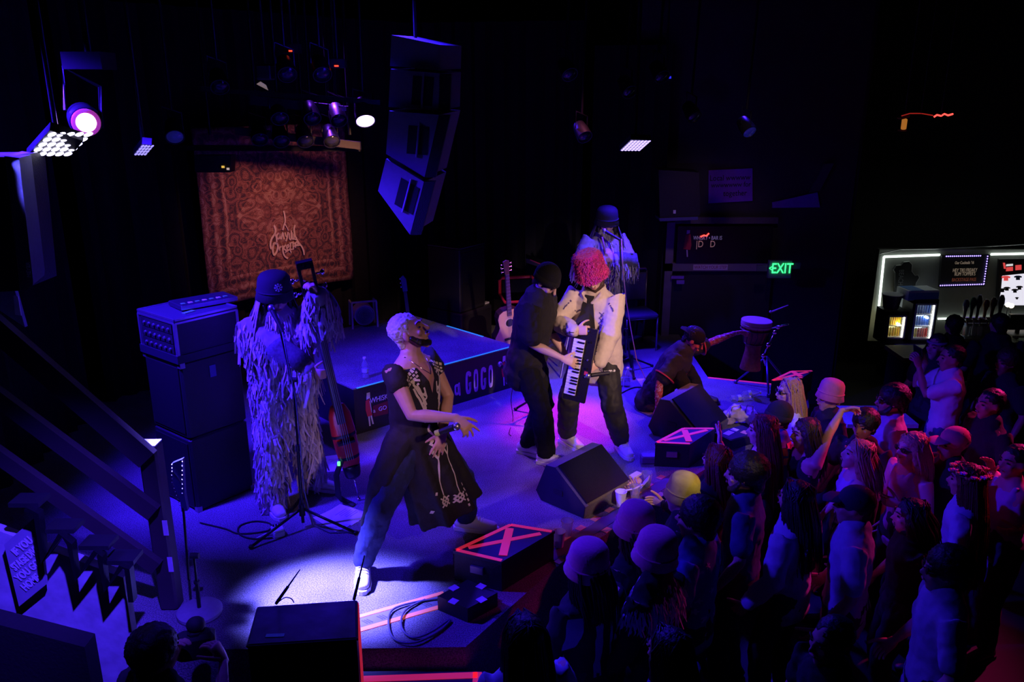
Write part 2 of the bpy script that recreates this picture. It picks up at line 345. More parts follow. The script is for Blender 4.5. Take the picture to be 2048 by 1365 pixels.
# ---- curtains (folded black cloth)
def curtain(name, pts, z0, z1, label, amp=.05, step=.06, material=None, wl=.22):
    path = []
    for a, b in zip(pts, pts[1:]):
        a, b = V(a+(0,)), V(b+(0,)); n = max(2, int((b-a).length/step))
        for i in range(n): path.append(a.lerp(b, i/n))
    path.append(V(pts[-1]+(0,))); top = []; L = 0; mb = MB(); F = []; B = []
    for i, p in enumerate(path):
        t = (path[min(i+1, len(path)-1)]-path[max(i-1, 0)]).normalized(); q = V((t.y, -t.x, 0)); L = i*step
        o = q*(amp*math.sin(L/wl*6.28)+amp*.5*math.sin(L/wl*2.9+1))
        F.append(p+o); B.append(p+o-q*.012)
    n = len(F); vs = [v+ZZ*z0 for v in F]+[v+ZZ*z1 for v in F]+[v+ZZ*z0 for v in B]+[v+ZZ*z1 for v in B]; fs = []
    for i in range(n-1): fs += [(i, i+1, n+i+1, n+i), (2*n+i+1, 2*n+i, 3*n+i, 3*n+i+1), (i, 2*n+i, 2*n+i+1, i+1), (n+i, n+i+1, 3*n+i+1, 3*n+i)]
    fs += [(0, n, 3*n, 2*n), (n-1, 3*n-1, 4*n-1, 2*n-1)]
    mb.add(vs, fs); return tag(mb.build(name, material or mat('black curtain velvet', (.02, .018, .022), .95, 0, .3, 40, spec=.1), smooth='auto'), label, 'curtain')
curtain('stage_curtain', [(-4.1, 4.5), (-4.15, 7.6)], S, 4.9, 'black folded curtain behind the speaker stack and the stairs')
curtain('stage_curtain', [(-4.2, 8.0), (-1.3, 11.15), (.9, 10.75)], S, 4.9, 'long black backdrop curtain behind the rug banner')
curtain('stage_curtain', [(1.0, 10.55), (1.9, 10.3)], S, 4.6, 'faintly blue curtain between the flute player and the door frame', .04)
# ---- doorway at the rear right
jamb = mat('mauve grey door frame', (.22, .19, .21), .7, 0, .2, 8)
y0 = 10.36
A = D(1320, 445, y0); B = D(1337, 720, y0)
dr = thing('door_1', 'dark doorway', 'door', (0, 0, 0)); del dr['label'], dr['category']; struct(dr)
xl = D(1326, 600, y0).x; xr = xl+1.42; zt = D(1330, 445, y0).z; zh = D(1400, 535, y0).z
MB().box((xl+.05, y0+.05, (zt+.3)/2), (.10, .1, zt-.3)).build('door_jamb', jamb, dr)
MB().box((xl+.7, y0+.05, zh), (1.4, .1, .10)).build('door_header', jamb, dr)
MB().box((xl+.7, y0+.06, zt+.02), (1.4, .08, .08)).build('door_header', mat('brown frame', (.10, .085, .09), .8), dr)
MB().box((xl+.75, y0+.1, (zh-.05+.3)/2), (1.3, .05, zh-.05-.3)).build('door_panel', mat('dark door', (.03, .028, .03), .6), dr)
mb = MB().box((xl+.16, y0-.03, zh-.12), (.16, .05, .04)).box((xl+.2, y0-.03, zh-.18), (.10, .06, .05)).build('door_closer', steel, dr)
sg = thing('safety_label', 'small pale WATCH YOUR STEP label above the dark doorway', 'sign', (D(1421, 532, y0).x, y0-.004, zh))
MB().box((0, 0, 0), (.44, .006, .07)).build('plate', mat('pale label', (.75, .6, .7), .6), sg)
text('WATCH YOUR STEP', .058, mat('dark red lettering', (.35, .05, .1), .6), sg, frame((0, -.004, 0), (1, 0, 0), ZZ), ext=.001, sx=.78)
# lit photo panel over the door
pn = thing('transom_sign', 'dark sign panel over the door with a red lady and marquee print', 'sign', (xl+.74, y0+.02, (zt+zh)/2))
MB().box((0, 0, 0), (1.2, .05, zt-zh-.1)).build('panel', mat('dark print', (.008, .006, .01), .3), pn)
MB().prism([(-.50, -.03, .13), (-.44, -.03, .14), (-.42, -.03, 0), (-.43, -.03, -.06), (-.52, -.03, -.05)], (0, -.002, 0)).build('printed_dress', redp, pn)
MB().prism([(-.49, -.03, .14), (-.45, -.03, .15), (-.45, -.03, .19), (-.49, -.03, .19)], (0, -.002, 0)).prism([(-.48, -.03, -.06), (-.465, -.03, -.06), (-.455, -.03, -.15), (-.47, -.03, -.15)], (0, -.002, 0)).build('printed_figure', whitep, pn)
text('WHISKY • BAR IS', .07, mat('lilac print', (.55, .5, .75), .5, emit=(.5, .45, .8), es=.12), pn, frame((-.22, -.03, .09), (1, 0, 0), ZZ), ext=.001, sx=.7)
text('|D   D', .12, mat('amber print', (.8, .5, .4), .5, emit=(.8, .45, .3), es=.12), pn, frame((-.24, -.03, .01), (1, 0, 0), ZZ), ext=.001, sx=.8)
neon = tag(MB().tube([D(1401, 474, y0-.02), D(1408, 471, y0-.02), D(1413, 472, y0-.02), D(1418, 467, y0-.02)], .009).build('neon_tube', emis('red neon', (1, .05, .04), 3)), 'short red neon tube glowing above the door sign', 'neon light')
# ---- railing and stairs at the left
SY = 4.42
post = thing('stair_railing', 'dark wooden stair railing with three boards and a post at the stage edge', 'railing', G(345, 1212))
pb = V(post.location); rel = lambda p: V(p)-pb
railm = mat('dark stained board', (.05, .036, .04), .5, 0, .25, 7)
ztop = D(293, 888, pb.y).z
MB().bbox((0, 0, (ztop-S)/2), (.11, .11, ztop-S), .012).build('post', railm, post)
MB().box((0, 0, ztop-S+.004), (.10, .10, .008)).build('post_cap', mat('pale post top', (.6, .6, .62), .7), post)
for (x0, y0_, x1, y1_, hh, tk) in ((0, 655, 300, 915, .13, .05), (0, 790, 312, 1022, .10, .05), (0, 905, 318, 1130, .09, .05)):
    a = rel(D(x0, y0_, pb.y-.06)); b = rel(D(x1, y1_, pb.y-.06)); a = a+(a-b)*.5; d = (b-a).normalized(); up = V((-d.z, 0, d.x)); up = up if up.z > 0 else -up
    MB().prism([a-up*hh/2, b-up*hh/2, b+up*hh/2, a+up*hh/2], (0, -tk, 0)).build('rail_board', railm, post)
mt_ = MB().box((.05, -.058, .33), (.03, .004, .10)).build('tape_patch', mat('lilac tape', (.7, .55, .75), .6), post); mt_2 = child(mt_, 'tape_patch', post); mt_2.location = (0, 0, .25)
# worn wall under the stairs, dark zigzag strip in front of it standing in for the steps' shadow
wy = 4.0
uw = MB().prism([(-3.9, wy, .05), (-2.16, wy, .05), (-2.16, wy, 1.5), (-3.9, wy, 2.3)], (0, .06, 0)).build('wall_stairs', plaster); struct(uw)
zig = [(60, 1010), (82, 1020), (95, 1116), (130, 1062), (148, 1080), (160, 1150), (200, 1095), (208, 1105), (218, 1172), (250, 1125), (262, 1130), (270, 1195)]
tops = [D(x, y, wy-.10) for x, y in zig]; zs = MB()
zs.ribbon(tops, .028, (0, -1, 0), .05); shadow_zz = thing('stair_shadow_zigzag', 'black zigzag strip in the shape of the stair shadow against the blue lit wall', 'stair', (0, 0, 0)); zs.build('shadow_strip', blackm, shadow_zz)
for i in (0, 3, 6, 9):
    p = tops[i]; MB().box((p.x-.03, p.y+.05, p.z+.0), (.16, .12, .025)).build('step', black, shadow_zz)
dive = thing('warning_sign', 'tall dark sign reading IF YOU STAGE DIVE YOU GO HOME by the stairs', 'sign', D(88, 1110, wy-.03))
dm = frame((0, 0, 0), V((.9, -.05, .28)), V((-.28, 0, .9)))
b0 = rel(D(22, 1060, wy-.05))+pb-V(dive.location); 
cs = [D(8, 1090, wy-.06), D(38, 1214, wy-.06), D(92, 1170, wy-.06), D(76, 1030, wy-.06)]
MB().prism([V(c)-V(dive.location) for c in cs], (0, .02, 0)).build('board', mat('blue grey sign board', (.30, .29, .36), .6, 0, .2, 12), dive)
bx = (V(cs[2])-V(cs[1])).normalized(); by = (V(cs[0])-V(cs[1])).normalized(); cen = (V(cs[0])+V(cs[1])+V(cs[2])+V(cs[3]))/4-V(dive.location)
for i, t_ in enumerate(('IF YOU', 'STAGE DIVE', 'YOU GO', 'HOME')):
    text(t_, .062, mat('pale sign lettering', (.7, .66, .75), .6), dive, frame(cen+by*(.105-.075*i)+bx*.0+V((0, -.004, 0)), bx, by), ext=.001, sx=.72 if i != 1 else .6, bold=.002)
# black half wall at the lower left
hw = MB(); a, b = D(-60, 1203, 3.42), D(190, 1268, 3.33)
hw.prism([(a.x, a.y, .02), (b.x, b.y, .02), b, a], (0, -.1, 0)); tag(hw.build('half_wall', blackf), 'black half wall crossing the lower left corner', 'wall')
# ---- rug banner
rgA, rgB = V((-3.24, 8.6, 0)), V((-1.98, 10.07, 0)); rgd = (rgB-rgA).normalized(); rgn = V((rgd.y, -rgd.x, 0)); RW = (rgB-rgA).length; Rz0, Rz1 = 1.86, 3.72
def rug_mat():
    m = bpy.data.materials.new('woven rug'); m.use_nodes = True; nt = m.node_tree; N = nt.nodes; L = nt.links; p = N['Principled BSDF']; p.inputs['Roughness'].default_value = .95
    tc = N.new('ShaderNodeTexCoord'); sp = N.new('ShaderNodeSeparateXYZ'); L.new(tc.outputs['UV'], sp.inputs[0])
    def M(op, a, b=None, c=None):
        n = N.new('ShaderNodeMath'); n.operation = op
        for i, x in enumerate((a, b, c)):
            if x is None: continue
            if isinstance(x, (int, float)): n.inputs[i].default_value = x
            else: L.new(x, n.inputs[i])
        return n.outputs[0]
    ax = M('ABSOLUTE', M('SUBTRACT', sp.outputs[0], .5)); ay = M('ABSOLUTE', M('SUBTRACT', sp.outputs[1], .5))
    cx = N.new('ShaderNodeCombineXYZ'); L.new(ax, cx.inputs[0]); L.new(ay, cx.inputs[1])
    vo = N.new('ShaderNodeTexVoronoi'); vo.inputs['Scale'].default_value = 15; L.new(cx.outputs[0], vo.inputs['Vector'])
    ns = N.new('ShaderNodeTexNoise'); ns.inputs['Scale'].default_value = 9; ns.inputs['Detail'].default_value = 6; L.new(cx.outputs[0], ns.inputs['Vector'])
    fine = N.new('ShaderNodeTexNoise'); fine.inputs['Scale'].default_value = 160; L.new(tc.outputs['UV'], fine.inputs['Vector'])
    dm_ = M('MAXIMUM', ax, ay)                                  # bands of the border
    band = M('SINE', M('MULTIPLY', dm_, 95)); inb = M('GREATER_THAN', dm_, .345)
    diam = M('ADD', M('MULTIPLY', ax, 1.15), ay); med = M('SINE', M('MULTIPLY', diam, 42)); inm = M('LESS_THAN', diam, .33)
    motif = M('SINE', M('MULTIPLY', vo.outputs['Distance'], 46))
    rose = M('SINE', M('ADD', M('MULTIPLY', ns.outputs['Fac'], 34), M('MULTIPLY', vo.outputs['Distance'], 14)))
    v = M('ADD', M('ADD', M('MULTIPLY', motif, .16), M('MULTIPLY', rose, .30)), M('ADD', M('MULTIPLY', M('MULTIPLY', band, inb), .42), M('MULTIPLY', M('MULTIPLY', med, inm), .10)))
    v = M('ADD', M('ADD', v, M('ADD', M('MULTIPLY', inm, .30), M('MULTIPLY', inb, .12))), M('MULTIPLY', M('SUBTRACT', fine.outputs['Fac'], .5), .9))
    r = N.new('ShaderNodeValToRGB'); e = r.color_ramp.elements; e[0].position = .1; e[0].color = (.055, .025, .045, 1); e[1].position = .95; e[1].color = (.50, .27, .19, 1)
    q = e.new(.38); q.color = (.20, .065, .06, 1); q = e.new(.62); q.color = (.33, .11, .085, 1)
    L.new(M('ADD', M('MULTIPLY', v, .70), .36), r.inputs['Fac']); L.new(r.outputs['Color'], p.inputs['Base Color']); return m
rug = thing('rug_banner', 'large faded red oriental rug hung as a stage backdrop with white script logo', 'rug', rgA.lerp(rgB, .5)+V((0, 0, Rz0)), math.atan2(rgd.y, rgd.x))
nx_, nz_ = 24, 20; vs = []; uvs = []
for off in (0, .012):
    for j in range(nz_+1):
        for i in range(nx_+1):
            u, v = i/nx_, j/nz_
            vs.append(((u-.5)*RW, off+.012*math.sin(u*11)*(1-v)+.01*math.sin(v*7+u*3), v*(Rz1-Rz0)-.03*(1-v)*(u-.5)**2*4)); uvs.append((u, v))
n1 = (nx_+1)*(nz_+1); fs = []
for j in range(nz_):
    for i in range(nx_):
        a = j*(nx_+1)+i; fs.append((a, a+1, a+nx_+2, a+nx_+1)); fs.append((n1+a+nx_+1, n1+a+nx_+2, n1+a+1, n1+a))
for i in range(nx_): fs.append((i+1, i, n1+i, n1+i+1)); a = nz_*(nx_+1)+i; fs.append((a, a+1, n1+a+1, n1+a))
for j in range(nz_): a = j*(nx_+1); fs.append((a, a+nx_+1, n1+a+nx_+1, n1+a)); b = a+nx_; fs.append((b+nx_+1, b, n1+b, n1+b+nx_+1))
ro = MB().add(vs, fs).build('woven_rug', rug_mat(), rug, True, False); uvl = ro.data.uv_layers.new(name='UVMap')
for lp in ro.data.loops: uvl.data[lp.index].uv = uvs[lp.vertex_index]
# script logo, strokes traced on the rug
strokes = [([(495, 125), (508, 180), (512, 250), (495, 300), (485, 345)], 12), ([(512, 275), (530, 310), (548, 350)], 8), ([(385, 290), (402, 330), (398, 380), (360, 440), (345, 500), (350, 545), (358, 555)], 16), ([(398, 385), (412, 430), (418, 480)], 12),
 ([(625, 285), (614, 330), (620, 390), (640, 440), (665, 485), (700, 530), (722, 580), (728, 628)], 13), ([(440, 375), (415, 410), (430, 445), (455, 420), (450, 375), (462, 450)], 12), ([(470, 450), (485, 370), (500, 450)], 12), ([(510, 370), (520, 410), (535, 420)], 11), ([(545, 365), (535, 430), (520, 470)], 12),
 ([(560, 380), (562, 440), (580, 445), (582, 350)], 11), ([(590, 370), (595, 440), (612, 440), (610, 385)], 11), ([(615, 445), (640, 455)], 9), ([(430, 500), (385, 500), (372, 560), (385, 625), (415, 590), (430, 520), (400, 490), (375, 505)], 15), ([(440, 530), (450, 580), (452, 545), (470, 530)], 10), ([(485, 520), (490, 600), (515, 650), (545, 665)], 13), ([(520, 510), (495, 550), (530, 580)], 11),
 ([(535, 545), (555, 530), (550, 510), (530, 530), (540, 570), (565, 560)], 10), ([(575, 500), (570, 560), (580, 600)], 10), ([(560, 495), (610, 480)], 10), ([(600, 490), (605, 560)], 10), ([(600, 505), (625, 490), (620, 525), (605, 530)], 9), ([(635, 480), (630, 545)], 9), ([(640, 470), (660, 500), (640, 520), (685, 515)], 10), ([(510, 600), (560, 570), (610, 560)], 8)]
lm = mat('cream logo paint', (.95, .62, .5), .8); lg = MB(); inv = Matrix.Rotation(-math.atan2(rgd.y, rgd.x), 3, 'Z')
for pts, w_ in strokes:
    P_ = [inv@(PL(480+x/5.6875, 400+y/5.6875, rgA+rgn*.03, rgn)-V(rug.location)) for x, y in pts]
    Q_ = [P_[0]]
    for i in range(len(P_)-1):                      # smooth the stroke
        a = P_[max(i-1, 0)]; b = P_[i]; c = P_[i+1]; d = P_[min(i+2, len(P_)-1)]
        for t in (.25, .5, .75, 1): Q_.append(.5*((2*b)+(c-a)*t+(2*a-5*b+4*c-d)*t*t+(3*b-a-3*c+d)*t**3))
    lg.ribbon(Q_, w_/5.6875*.0088, (0, -1, 0), .003)
lg.build('script_logo', lm, rug)
# ================================================================== PEOPLE: builder
def skin_mat(name, c): return mat(name, c, .5, 0, .12, 25, .03)
SK = skin_mat('fair skin', (.62, .36, .27)); SK2 = skin_mat('tan skin', (.48, .26, .18)); SK3 = skin_mat('pale skin', (.70, .45, .36)); SKD = skin_mat('brown skin', (.30, .16, .11))
shoe_w = mat('white leather', (.82, .80, .78), .45, 0, .06); shoe_b = mat('black shoe', (.03, .03, .03), .5); sole_w = mat('white sole', (.75, .74, .72), .6)
jeans = mat('blue denim', (.06, .09, .22), .9, 0, .35, 70, .2); eye_m = mat('dark eye', (.02, .015, .015), .2); lip_m = mat('lips', (.45, .16, .14), .45); lens_m = mat('dark lens', (.01, .01, .012), .12)
hair_d = mat('black hair', (.010, .008, .008), .5, 0, .5, 90, .5); hair_br = mat('brown hair', (.05, .025, .015), .5, 0, .5, 90, .5); hair_red = mat('dark red hair', (.12, .022, .014), .45, 0, .5, 90, .5); hair_bl = mat('blonde hair', (.50, .33, .17), .45, 0, .45, 80, .5); hair_wh = mat('bleached hair', (.85, .82, .8), .6, 0, .4, 90, .6)
pinkhat = mat('pink felt hat', (.80, .17, .36), .9, 0, .18, 60, .3, sheen=.3)
Q3 = lambda ax, deg: Matrix.Rotation(math.radians(deg), 3, ax)
def ik(a, t, l1, l2, pole):
    d = t-a; L = min(d.length, (l1+l2)*.995); L = max(L, abs(l1-l2)+.02); u = d.normalized(); t = a+u*L
    x = (l1*l1-l2*l2+L*L)/(2*L); h = math.sqrt(max(0, l1*l1-x*x)); p = pole-u*pole.dot(u)
    if p.length < 1e-4: p = V((0, 0, -1))-u*u.z*-1
    return a+u*x+p.normalized()*h, t
def hand(mb, wr, d, n, side, curl=.5, size=1, spread=.0, curls=None):
    d = d.normalized(); n = (n-d*n.dot(d)); n = n.normalized() if n.length > .05 else d.orthogonal().normalized(); t = d.cross(n)*(1 if side == 'R' else -1); k = size
    kn = wr+d*.085*k
    mb.loft([wr-d*.01, wr+d*.03*k, kn], [(.026*k, .019*k), (.037*k, .018*k), (.041*k, .013*k)], t, 10)
    for i, (o, L) in enumerate(((.030, .070), (.010, .079), (-.010, .073), (-.029, .057))):
        c = curls[i] if curls else curl*(1+.08*i); p = kn+t*o*k-d*.01*k; dv = (d+t*(spread*o*14)).normalized(); pts = [p]; ang = 0
        for s_, (f, a) in enumerate(((.45, 48), (.31, 62), (.24, 42))):
            ang += math.radians(a)*c; dd = dv*math.cos(ang)+n*math.sin(ang); p = p+dd*L*f*k*1.08; pts.append(p)
        mb.loft(pts, [.0098*k, .009*k, .0082*k, .0068*k], t, 8)
    c = curls[4] if curls else curl; p = wr+d*.025*k+t*.026*k; pts = [p]; dd = (d*.62+t*.75+n*.25).normalized()
    for f in (.045, .034, .026): dd = (dd+(n*.45+d*.25-t*.22)*c*.9).normalized() if len(pts) > 1 else dd; p = p+dd*f*k; pts.append(p)
    mb.loft(pts, [.014*k, .0115*k, .0098*k, .008*k], n, 8)
class P: pass
def person(label, xy, face, h=1.74, z0=0.0, lean=0, sidel=0, twist=0, head=(0, 0, 0), R=None, L=None, feet=None, pel=None, kneepole=None, vox=.014, skin=SK,
           hair=None, hat=None, top=None, legs=None, shoes=shoe_b, glasses=None, beard=None, detail=False, group='standing audience', w=1.0, hs=1.0, bag=1.0):
    p = P(); k = h/1.74; a = math.atan2(face[1], face[0])-math.pi/2
    root = thing('person', label, 'person', (xy[0], xy[1], z0), a, group); p.root = root; p.k = k
    Rz = Matrix.Rotation(-a, 3, 'Z'); base = V((xy[0], xy[1], z0))
    W = lambda q: Rz@(V(q)-base); Wd = lambda q: Rz@V(q); p.W = W; p.Wd = Wd
    pv = W(pel) if pel else V((0, 0, .94*k)); T = Q3('Y', sidel)@Q3('X', -lean); Tt = T@Q3('Z', twist)
    up = lambda x, y, z: pv+Tt@(V((x*w, y, z-.94))*k)
    low = lambda x, y, z: pv+V((x*w, y, z-.94))*k
    body = MB(); st = [(.86, .145, .10), (.94, .165, .115), (1.07, .138, .10), (1.22, .155, .112), (1.34, .172, .113), (1.42, .155, .088), (1.475, .075, .062)]
    rx = Tt@V((1, 0, 0)); p.rx = rx; p.fy = Tt@V((0, 1, 0)); p.uz = Tt@V((0, 0, 1)); p.up = up
    body.loft([up(0, 0, z) for z, _, _ in st], [(a_*k*w, b_*k) for _, a_, b_ in st], rx, 14)
    nb = up(0, -.005, 1.46); HC = up(0, .025, 1.605)+p.fy*(.03*math.sin(math.radians(-head[1])))*k
    HM = Tt@Q3('Z', head[0])@Q3('X', head[1])@Q3('Y', head[2]); p.HM = HM; p.HC = HC; hk = k*1.04*hs; p.hk = hk
    H = lambda x, y, z: HC+HM@(V((x, y, z))*hk); p.H = H
    body.loft([nb, (nb+H(0, -.02, -.08))/2, H(0, -.012, -.05)], [.062*k, .054*k, .052*k], rx, 10)
    body.ell(H(0, -.012, .028), (.076*hk, .096*hk, .092*hk), HM)
    body.loft([H(0, .018, .0), H(0, .038, -.06), H(0, .056, -.098)], [(.067*hk, .062*hk), (.054*hk, .048*hk), (.026*hk, .024*hk)], HM@V((1, 0, 0)), 12)
    body.loft([H(0, .086, .022), H(0, .102, -.006), H(0, .108, -.018)], [.009*hk, .012*hk, .015*hk], HM@V((1, 0, 0)), 8)
    body.ell(H(0, .074, .034), (.052*hk, .018*hk, .012*hk), HM); body.ell(H(0, .084, -.052), (.024*hk, .012*hk, .010*hk), HM)
    for sx in (-1, 1):
        body.ell(H(.078*sx, -.008, -.002), (.010*hk, .019*hk, .031*hk), HM); body.ell(H(.040*sx, .064, -.018), (.024*hk, .018*hk, .02*hk), HM)
    post = MB(); fine = vox < .009; p.arm = {}; p.leg = {}
    for sd, sx, o in (('R', 1, R), ('L', -1, L)):
        o = o or {}
        sh = up(.178*sx, -.005, 1.405); tg = W(o['p']) if 'p' in o else sh+V((.13*sx, .13, -.48))*k
        pole = Wd(o['pole']) if 'pole' in o else V((.35*sx, -1, -.3))
        el, wr = ik(sh, tg, .285*k, .255*k, pole); fd_ = (wr-el).normalized()
        body.loft([up(.12*sx, -.005, 1.39), sh, sh.lerp(el, .5), el, el.lerp(wr, .35), wr], [.062*k, .060*k, .049*k, .040*k, .041*k, .026*k], rx, 10)
        hd = Wd(o['d']) if 'd' in o else fd_; hn = Wd(o['n']) if 'n' in o else V((-sx, .2, 0))
        hand(body if fine else post, wr+fd_*.01*k, hd, hn, sd, o.get('curl', .45), k*1.03, o.get('spread', 0), o.get('curls')); p.arm[sd] = (sh, el, wr)
        hp = low(.09*sx, 0, .90); ft = W(feet[sd]) if feet and sd in feet else V((.11*sx, .0 if sx > 0 else .06, 0)); an = ft+V((0, 0, .085*k))
        kp = Wd(kneepole[sd]) if kneepole and sd in kneepole else V((.15*sx, 1, 0))
        kn, an = ik(hp, an, .42*k, .41*k, kp)
        body.loft([low(.075*sx, 0, .93), hp, hp.lerp(kn, .45), kn, kn.lerp(an, .35), an], [.088*k, .090*k, .075*k, .055*k, .053*k, .036*k], V((1, 0, 0)), 10); p.leg[sd] = (hp, kn, an)
        fdv = Wd(feet[sd+'d']).normalized() if feet and sd+'d' in feet else V((.18*sx, 1, 0)).normalized(); fg = V((an.x, an.y, max(0, an.z-.085*k)))
        body.loft([fg-fdv*.04*k+ZZ*.04*k, fg+fdv*.09*k+ZZ*.035*k, fg+fdv*.15*k+ZZ*.028*k], [(.033*k, .035*k), (.04*k, .03*k), (.035*k, .022*k)], fdv.cross(ZZ), 8)
        s = MB(); rt = fdv.cross(ZZ)
        s.loft([fg-fdv*.055*k+ZZ*.055*k, fg+fdv*.03*k+ZZ*.062*k, fg+fdv*.11*k+ZZ*.05*k, fg+fdv*.185*k+ZZ*.042*k], [(.042*k, .048*k), (.045*k, .05*k), (.05*k, .038*k), (.043*k, .028*k)], rt, 12)
        s.loft([fg-fdv*.02*k+ZZ*.06*k, fg-fdv*.02*k+ZZ*.12*k], [.048*k, .046*k], fdv, 10)
        sh_ = solid(s, 'shoe', shoes, root, .009 if fine else .016, 3)
        so = MB(); out = [(-.10, 0), (-.085, .036), (0, .045), (.11, .054), (.18, .048), (.222, .022), (.228, 0), (.222, -.022), (.18, -.048), (.11, -.054), (0, -.045), (-.085, -.036)]
        so.prism([fg+fdv*x*k+rt*y*k+ZZ*.002 for x, y in out], (0, 0, .026*k)); so.build('sole', sole_w if shoes is shoe_w else rubber, sh_)
        if fine and shoes is shoe_w:
            la = MB()
            for q in range(4): c_ = fg+fdv*(.045+.022*q)*k+ZZ*(.110-.009*q)*k; la.tube([c_-rt*.03*k, c_+ZZ*.006, c_+rt*.03*k], .004, 5)
            la.build('laces', white, sh_)
    p.body = solid(body, 'body', skin, root, vox, 4, None, post)
    # ---- clothes
    p.cl = {}
    gv = .011 if fine else .015
    if legs:
        t = MB(); g = .008+.0052*bag
        t.loft([low(0, 0, .86), low(0, 0, .94), low(0, 0, 1.03)], [((.16+g)*k*w, (.115+g)*k), ((.168+g)*k*w, (.12+g)*k), ((.145+g)*k*w, (.106+g)*k)], (1, 0, 0), 14)
        for sd in 'RL':
            hp, kn, an = p.leg[sd]; e = kn.lerp(an, .90)
            t.loft([hp+V((0, 0, .03)), hp.lerp(kn, .5), kn, kn.lerp(an, .5), e], [(.094+g)*k, (.078+g*1.3)*k, (.058+g*1.8)*k, (.054+g*1.9)*k, (.046+g*1.8)*k], (1, 0, 0), 12)
        p.cl['legs'] = solid(t, 'trousers', legs, root, gv, 4, (.014+.008*bag, .08))
    if top:
        sty, mt = top[0], top[1]; g = (top[2] if len(top) > 2 else .022)*(1 if fine else .5); hem = top[3] if len(top) > 3 else .84; t = MB()
        ss = [(z, a_, b_) for z, a_, b_ in st if z > hem]; ss = [(hem, .16, .12)]+ss[:-1]
        if sty == 'tank': ss = [q for q in ss if q[0] < 1.33]+[(1.33, .158, .112)]
        else: ss += [(1.455, .105, .075)]
        t.loft([up(0, 0, z) for z, _, _ in ss], [((a_+g)*k*w, (b_+g)*k) for _, a_, b_ in ss], rx, 16)
        if sty == 'tank':
            for sx in (-1, 1): t.loft([up(.09*sx, .1, 1.33), up(.095*sx, .06, 1.44), up(.09*sx, -.07, 1.42), up(.085*sx, -.11, 1.32)], [.016]*4, rx, 8)
        else:
            for sd in 'RL':
                sx = 1 if sd == 'R' else -1; sh, el, wr = p.arm[sd]
                if sty == 'tee': t.loft([up(.10*sx, -.005, 1.385), sh, sh.lerp(el, .4), sh.lerp(el, .72)], [(.066+g)*k, (.058+g)*k, (.052+g)*k, (.05+g*1.0)*k], rx, 12)
                elif sty == 'long': t.loft([up(.10*sx, -.005, 1.385), sh, sh.lerp(el, .5), el, el.lerp(wr, .5), el.lerp(wr, .94)], [(.066+g)*k, (.058+g)*k, (.05+g)*k, (.045+g)*k, (.04+g)*k, (.032+g*.9)*k], rx, 12)
                elif sty == 'vest': t.loft([up(.10*sx, -.005, 1.385), sh, sh.lerp(el, .22)], [(.066+g)*k, (.062+g)*k, (.062+g)*k], rx, 12)
            t.loft([up(0, -.01, 1.43), up(0, -.012, 1.478)], [(.082*k, .075*k), (.068*k, .064*k)], rx, 12)
        p.cl['top'] = solid(t, 'top', mt, root, gv, 3, (.030 if fine else .034, .09)); 
    # ---- hair
    if hair:
        sty, mt = hair[0], hair[1]; t = MB(); hl = hair[2] if len(hair) > 2 else .35
        if sty == 'short': t.ell(H(0, -.026, .046), (.085*hk, .097*hk, .087*hk), HM, 16, 10).loft([H(0, -.07, .02), H(0, -.075, -.05)], [(.068*hk, .035*hk), (.05*hk, .025*hk)], HM@V((1, 0, 0)), 10)
        elif sty == 'big': t.ell(H(0, -.03, .05), (.105*hk, .118*hk, .105*hk), HM, 16, 10).loft([H(0, -.075, .02), H(0, -.085, -.06)], [(.085*hk, .05*hk), (.06*hk, .035*hk)], HM@V((1, 0, 0)), 10)
        else:
            t.ell(H(0, -.024, .042), (.090*hk, .104*hk, .094*hk), HM, 16, 10)
            a0 = H(0, -.055, .0); dn = V((0, -.06, -1)).normalized(); q = p.fy
            t.loft([a0, a0-q*.03+dn*.10, a0-q*.055+dn*.22, a0-q*.06+dn*hl], [(.088*hk, .055*hk), (.094*hk, .048*hk), (.105*hk, .040*hk), (.075*hk, .022*hk)], HM@V((1, 0, 0)), 12, wave=lambda an_, tt: .06*math.sin(7*an_+9*tt))
            for sx in (-1, 1):
                b0 = H(.078*sx, -.002, .03); t.loft([b0, b0+dn*.12+rx*.012*sx, b0+dn*min(.3, hl*.9)+rx*.02*sx-q*.02], [(.022*hk, .05*hk), (.024*hk, .045*hk), (.018*hk, .02*hk)], HM@V((1, 0, 0)), 10)
        p.hair = solid(t, 'hair', mt, root, .007 if fine else .012, 2, (.022, .018))
        if sty == 'long':                      # loose strands over the mass
            s = MB(); a0 = H(0, -.06, .0)
            for i in range(170):
                u = random.uniform(-1, 1); sg2 = random.choice((-1, 1)); c0 = H(.012*sg2, random.uniform(-.09, .055), .128+random.uniform(-.01, .004)); b0 = H(.088*u, -.03-.085*(1-u*u), random.uniform(.0, .06)) if random.random() < .45 else H(.096*sg2, random.uniform(-.075, .02), random.uniform(-.01, .04)); e = b0+V((random.uniform(-.02, .02), -.03-.05*(1-u*u), -hl*random.uniform(.8, 1.08)))-p.fy*.02
                mid = b0.lerp(e, .45)+(b0-H(0, 0, .02)).normalized()*.02; c1 = c0.lerp(b0, .5)+((c0.lerp(b0, .5)-H(0, -.02, .03)).normalized()*.022); s.loft([c0, c1, b0+(b0-H(0, -.02, .03)).normalized()*.006, mid, e], [.004*hk, .006*hk, .0065*hk, .0065*hk, .002*hk], (1, 0, 0), 4, False)
            s.build('hair_strands', mt, root, True, False)['kind'] = 'stuff'
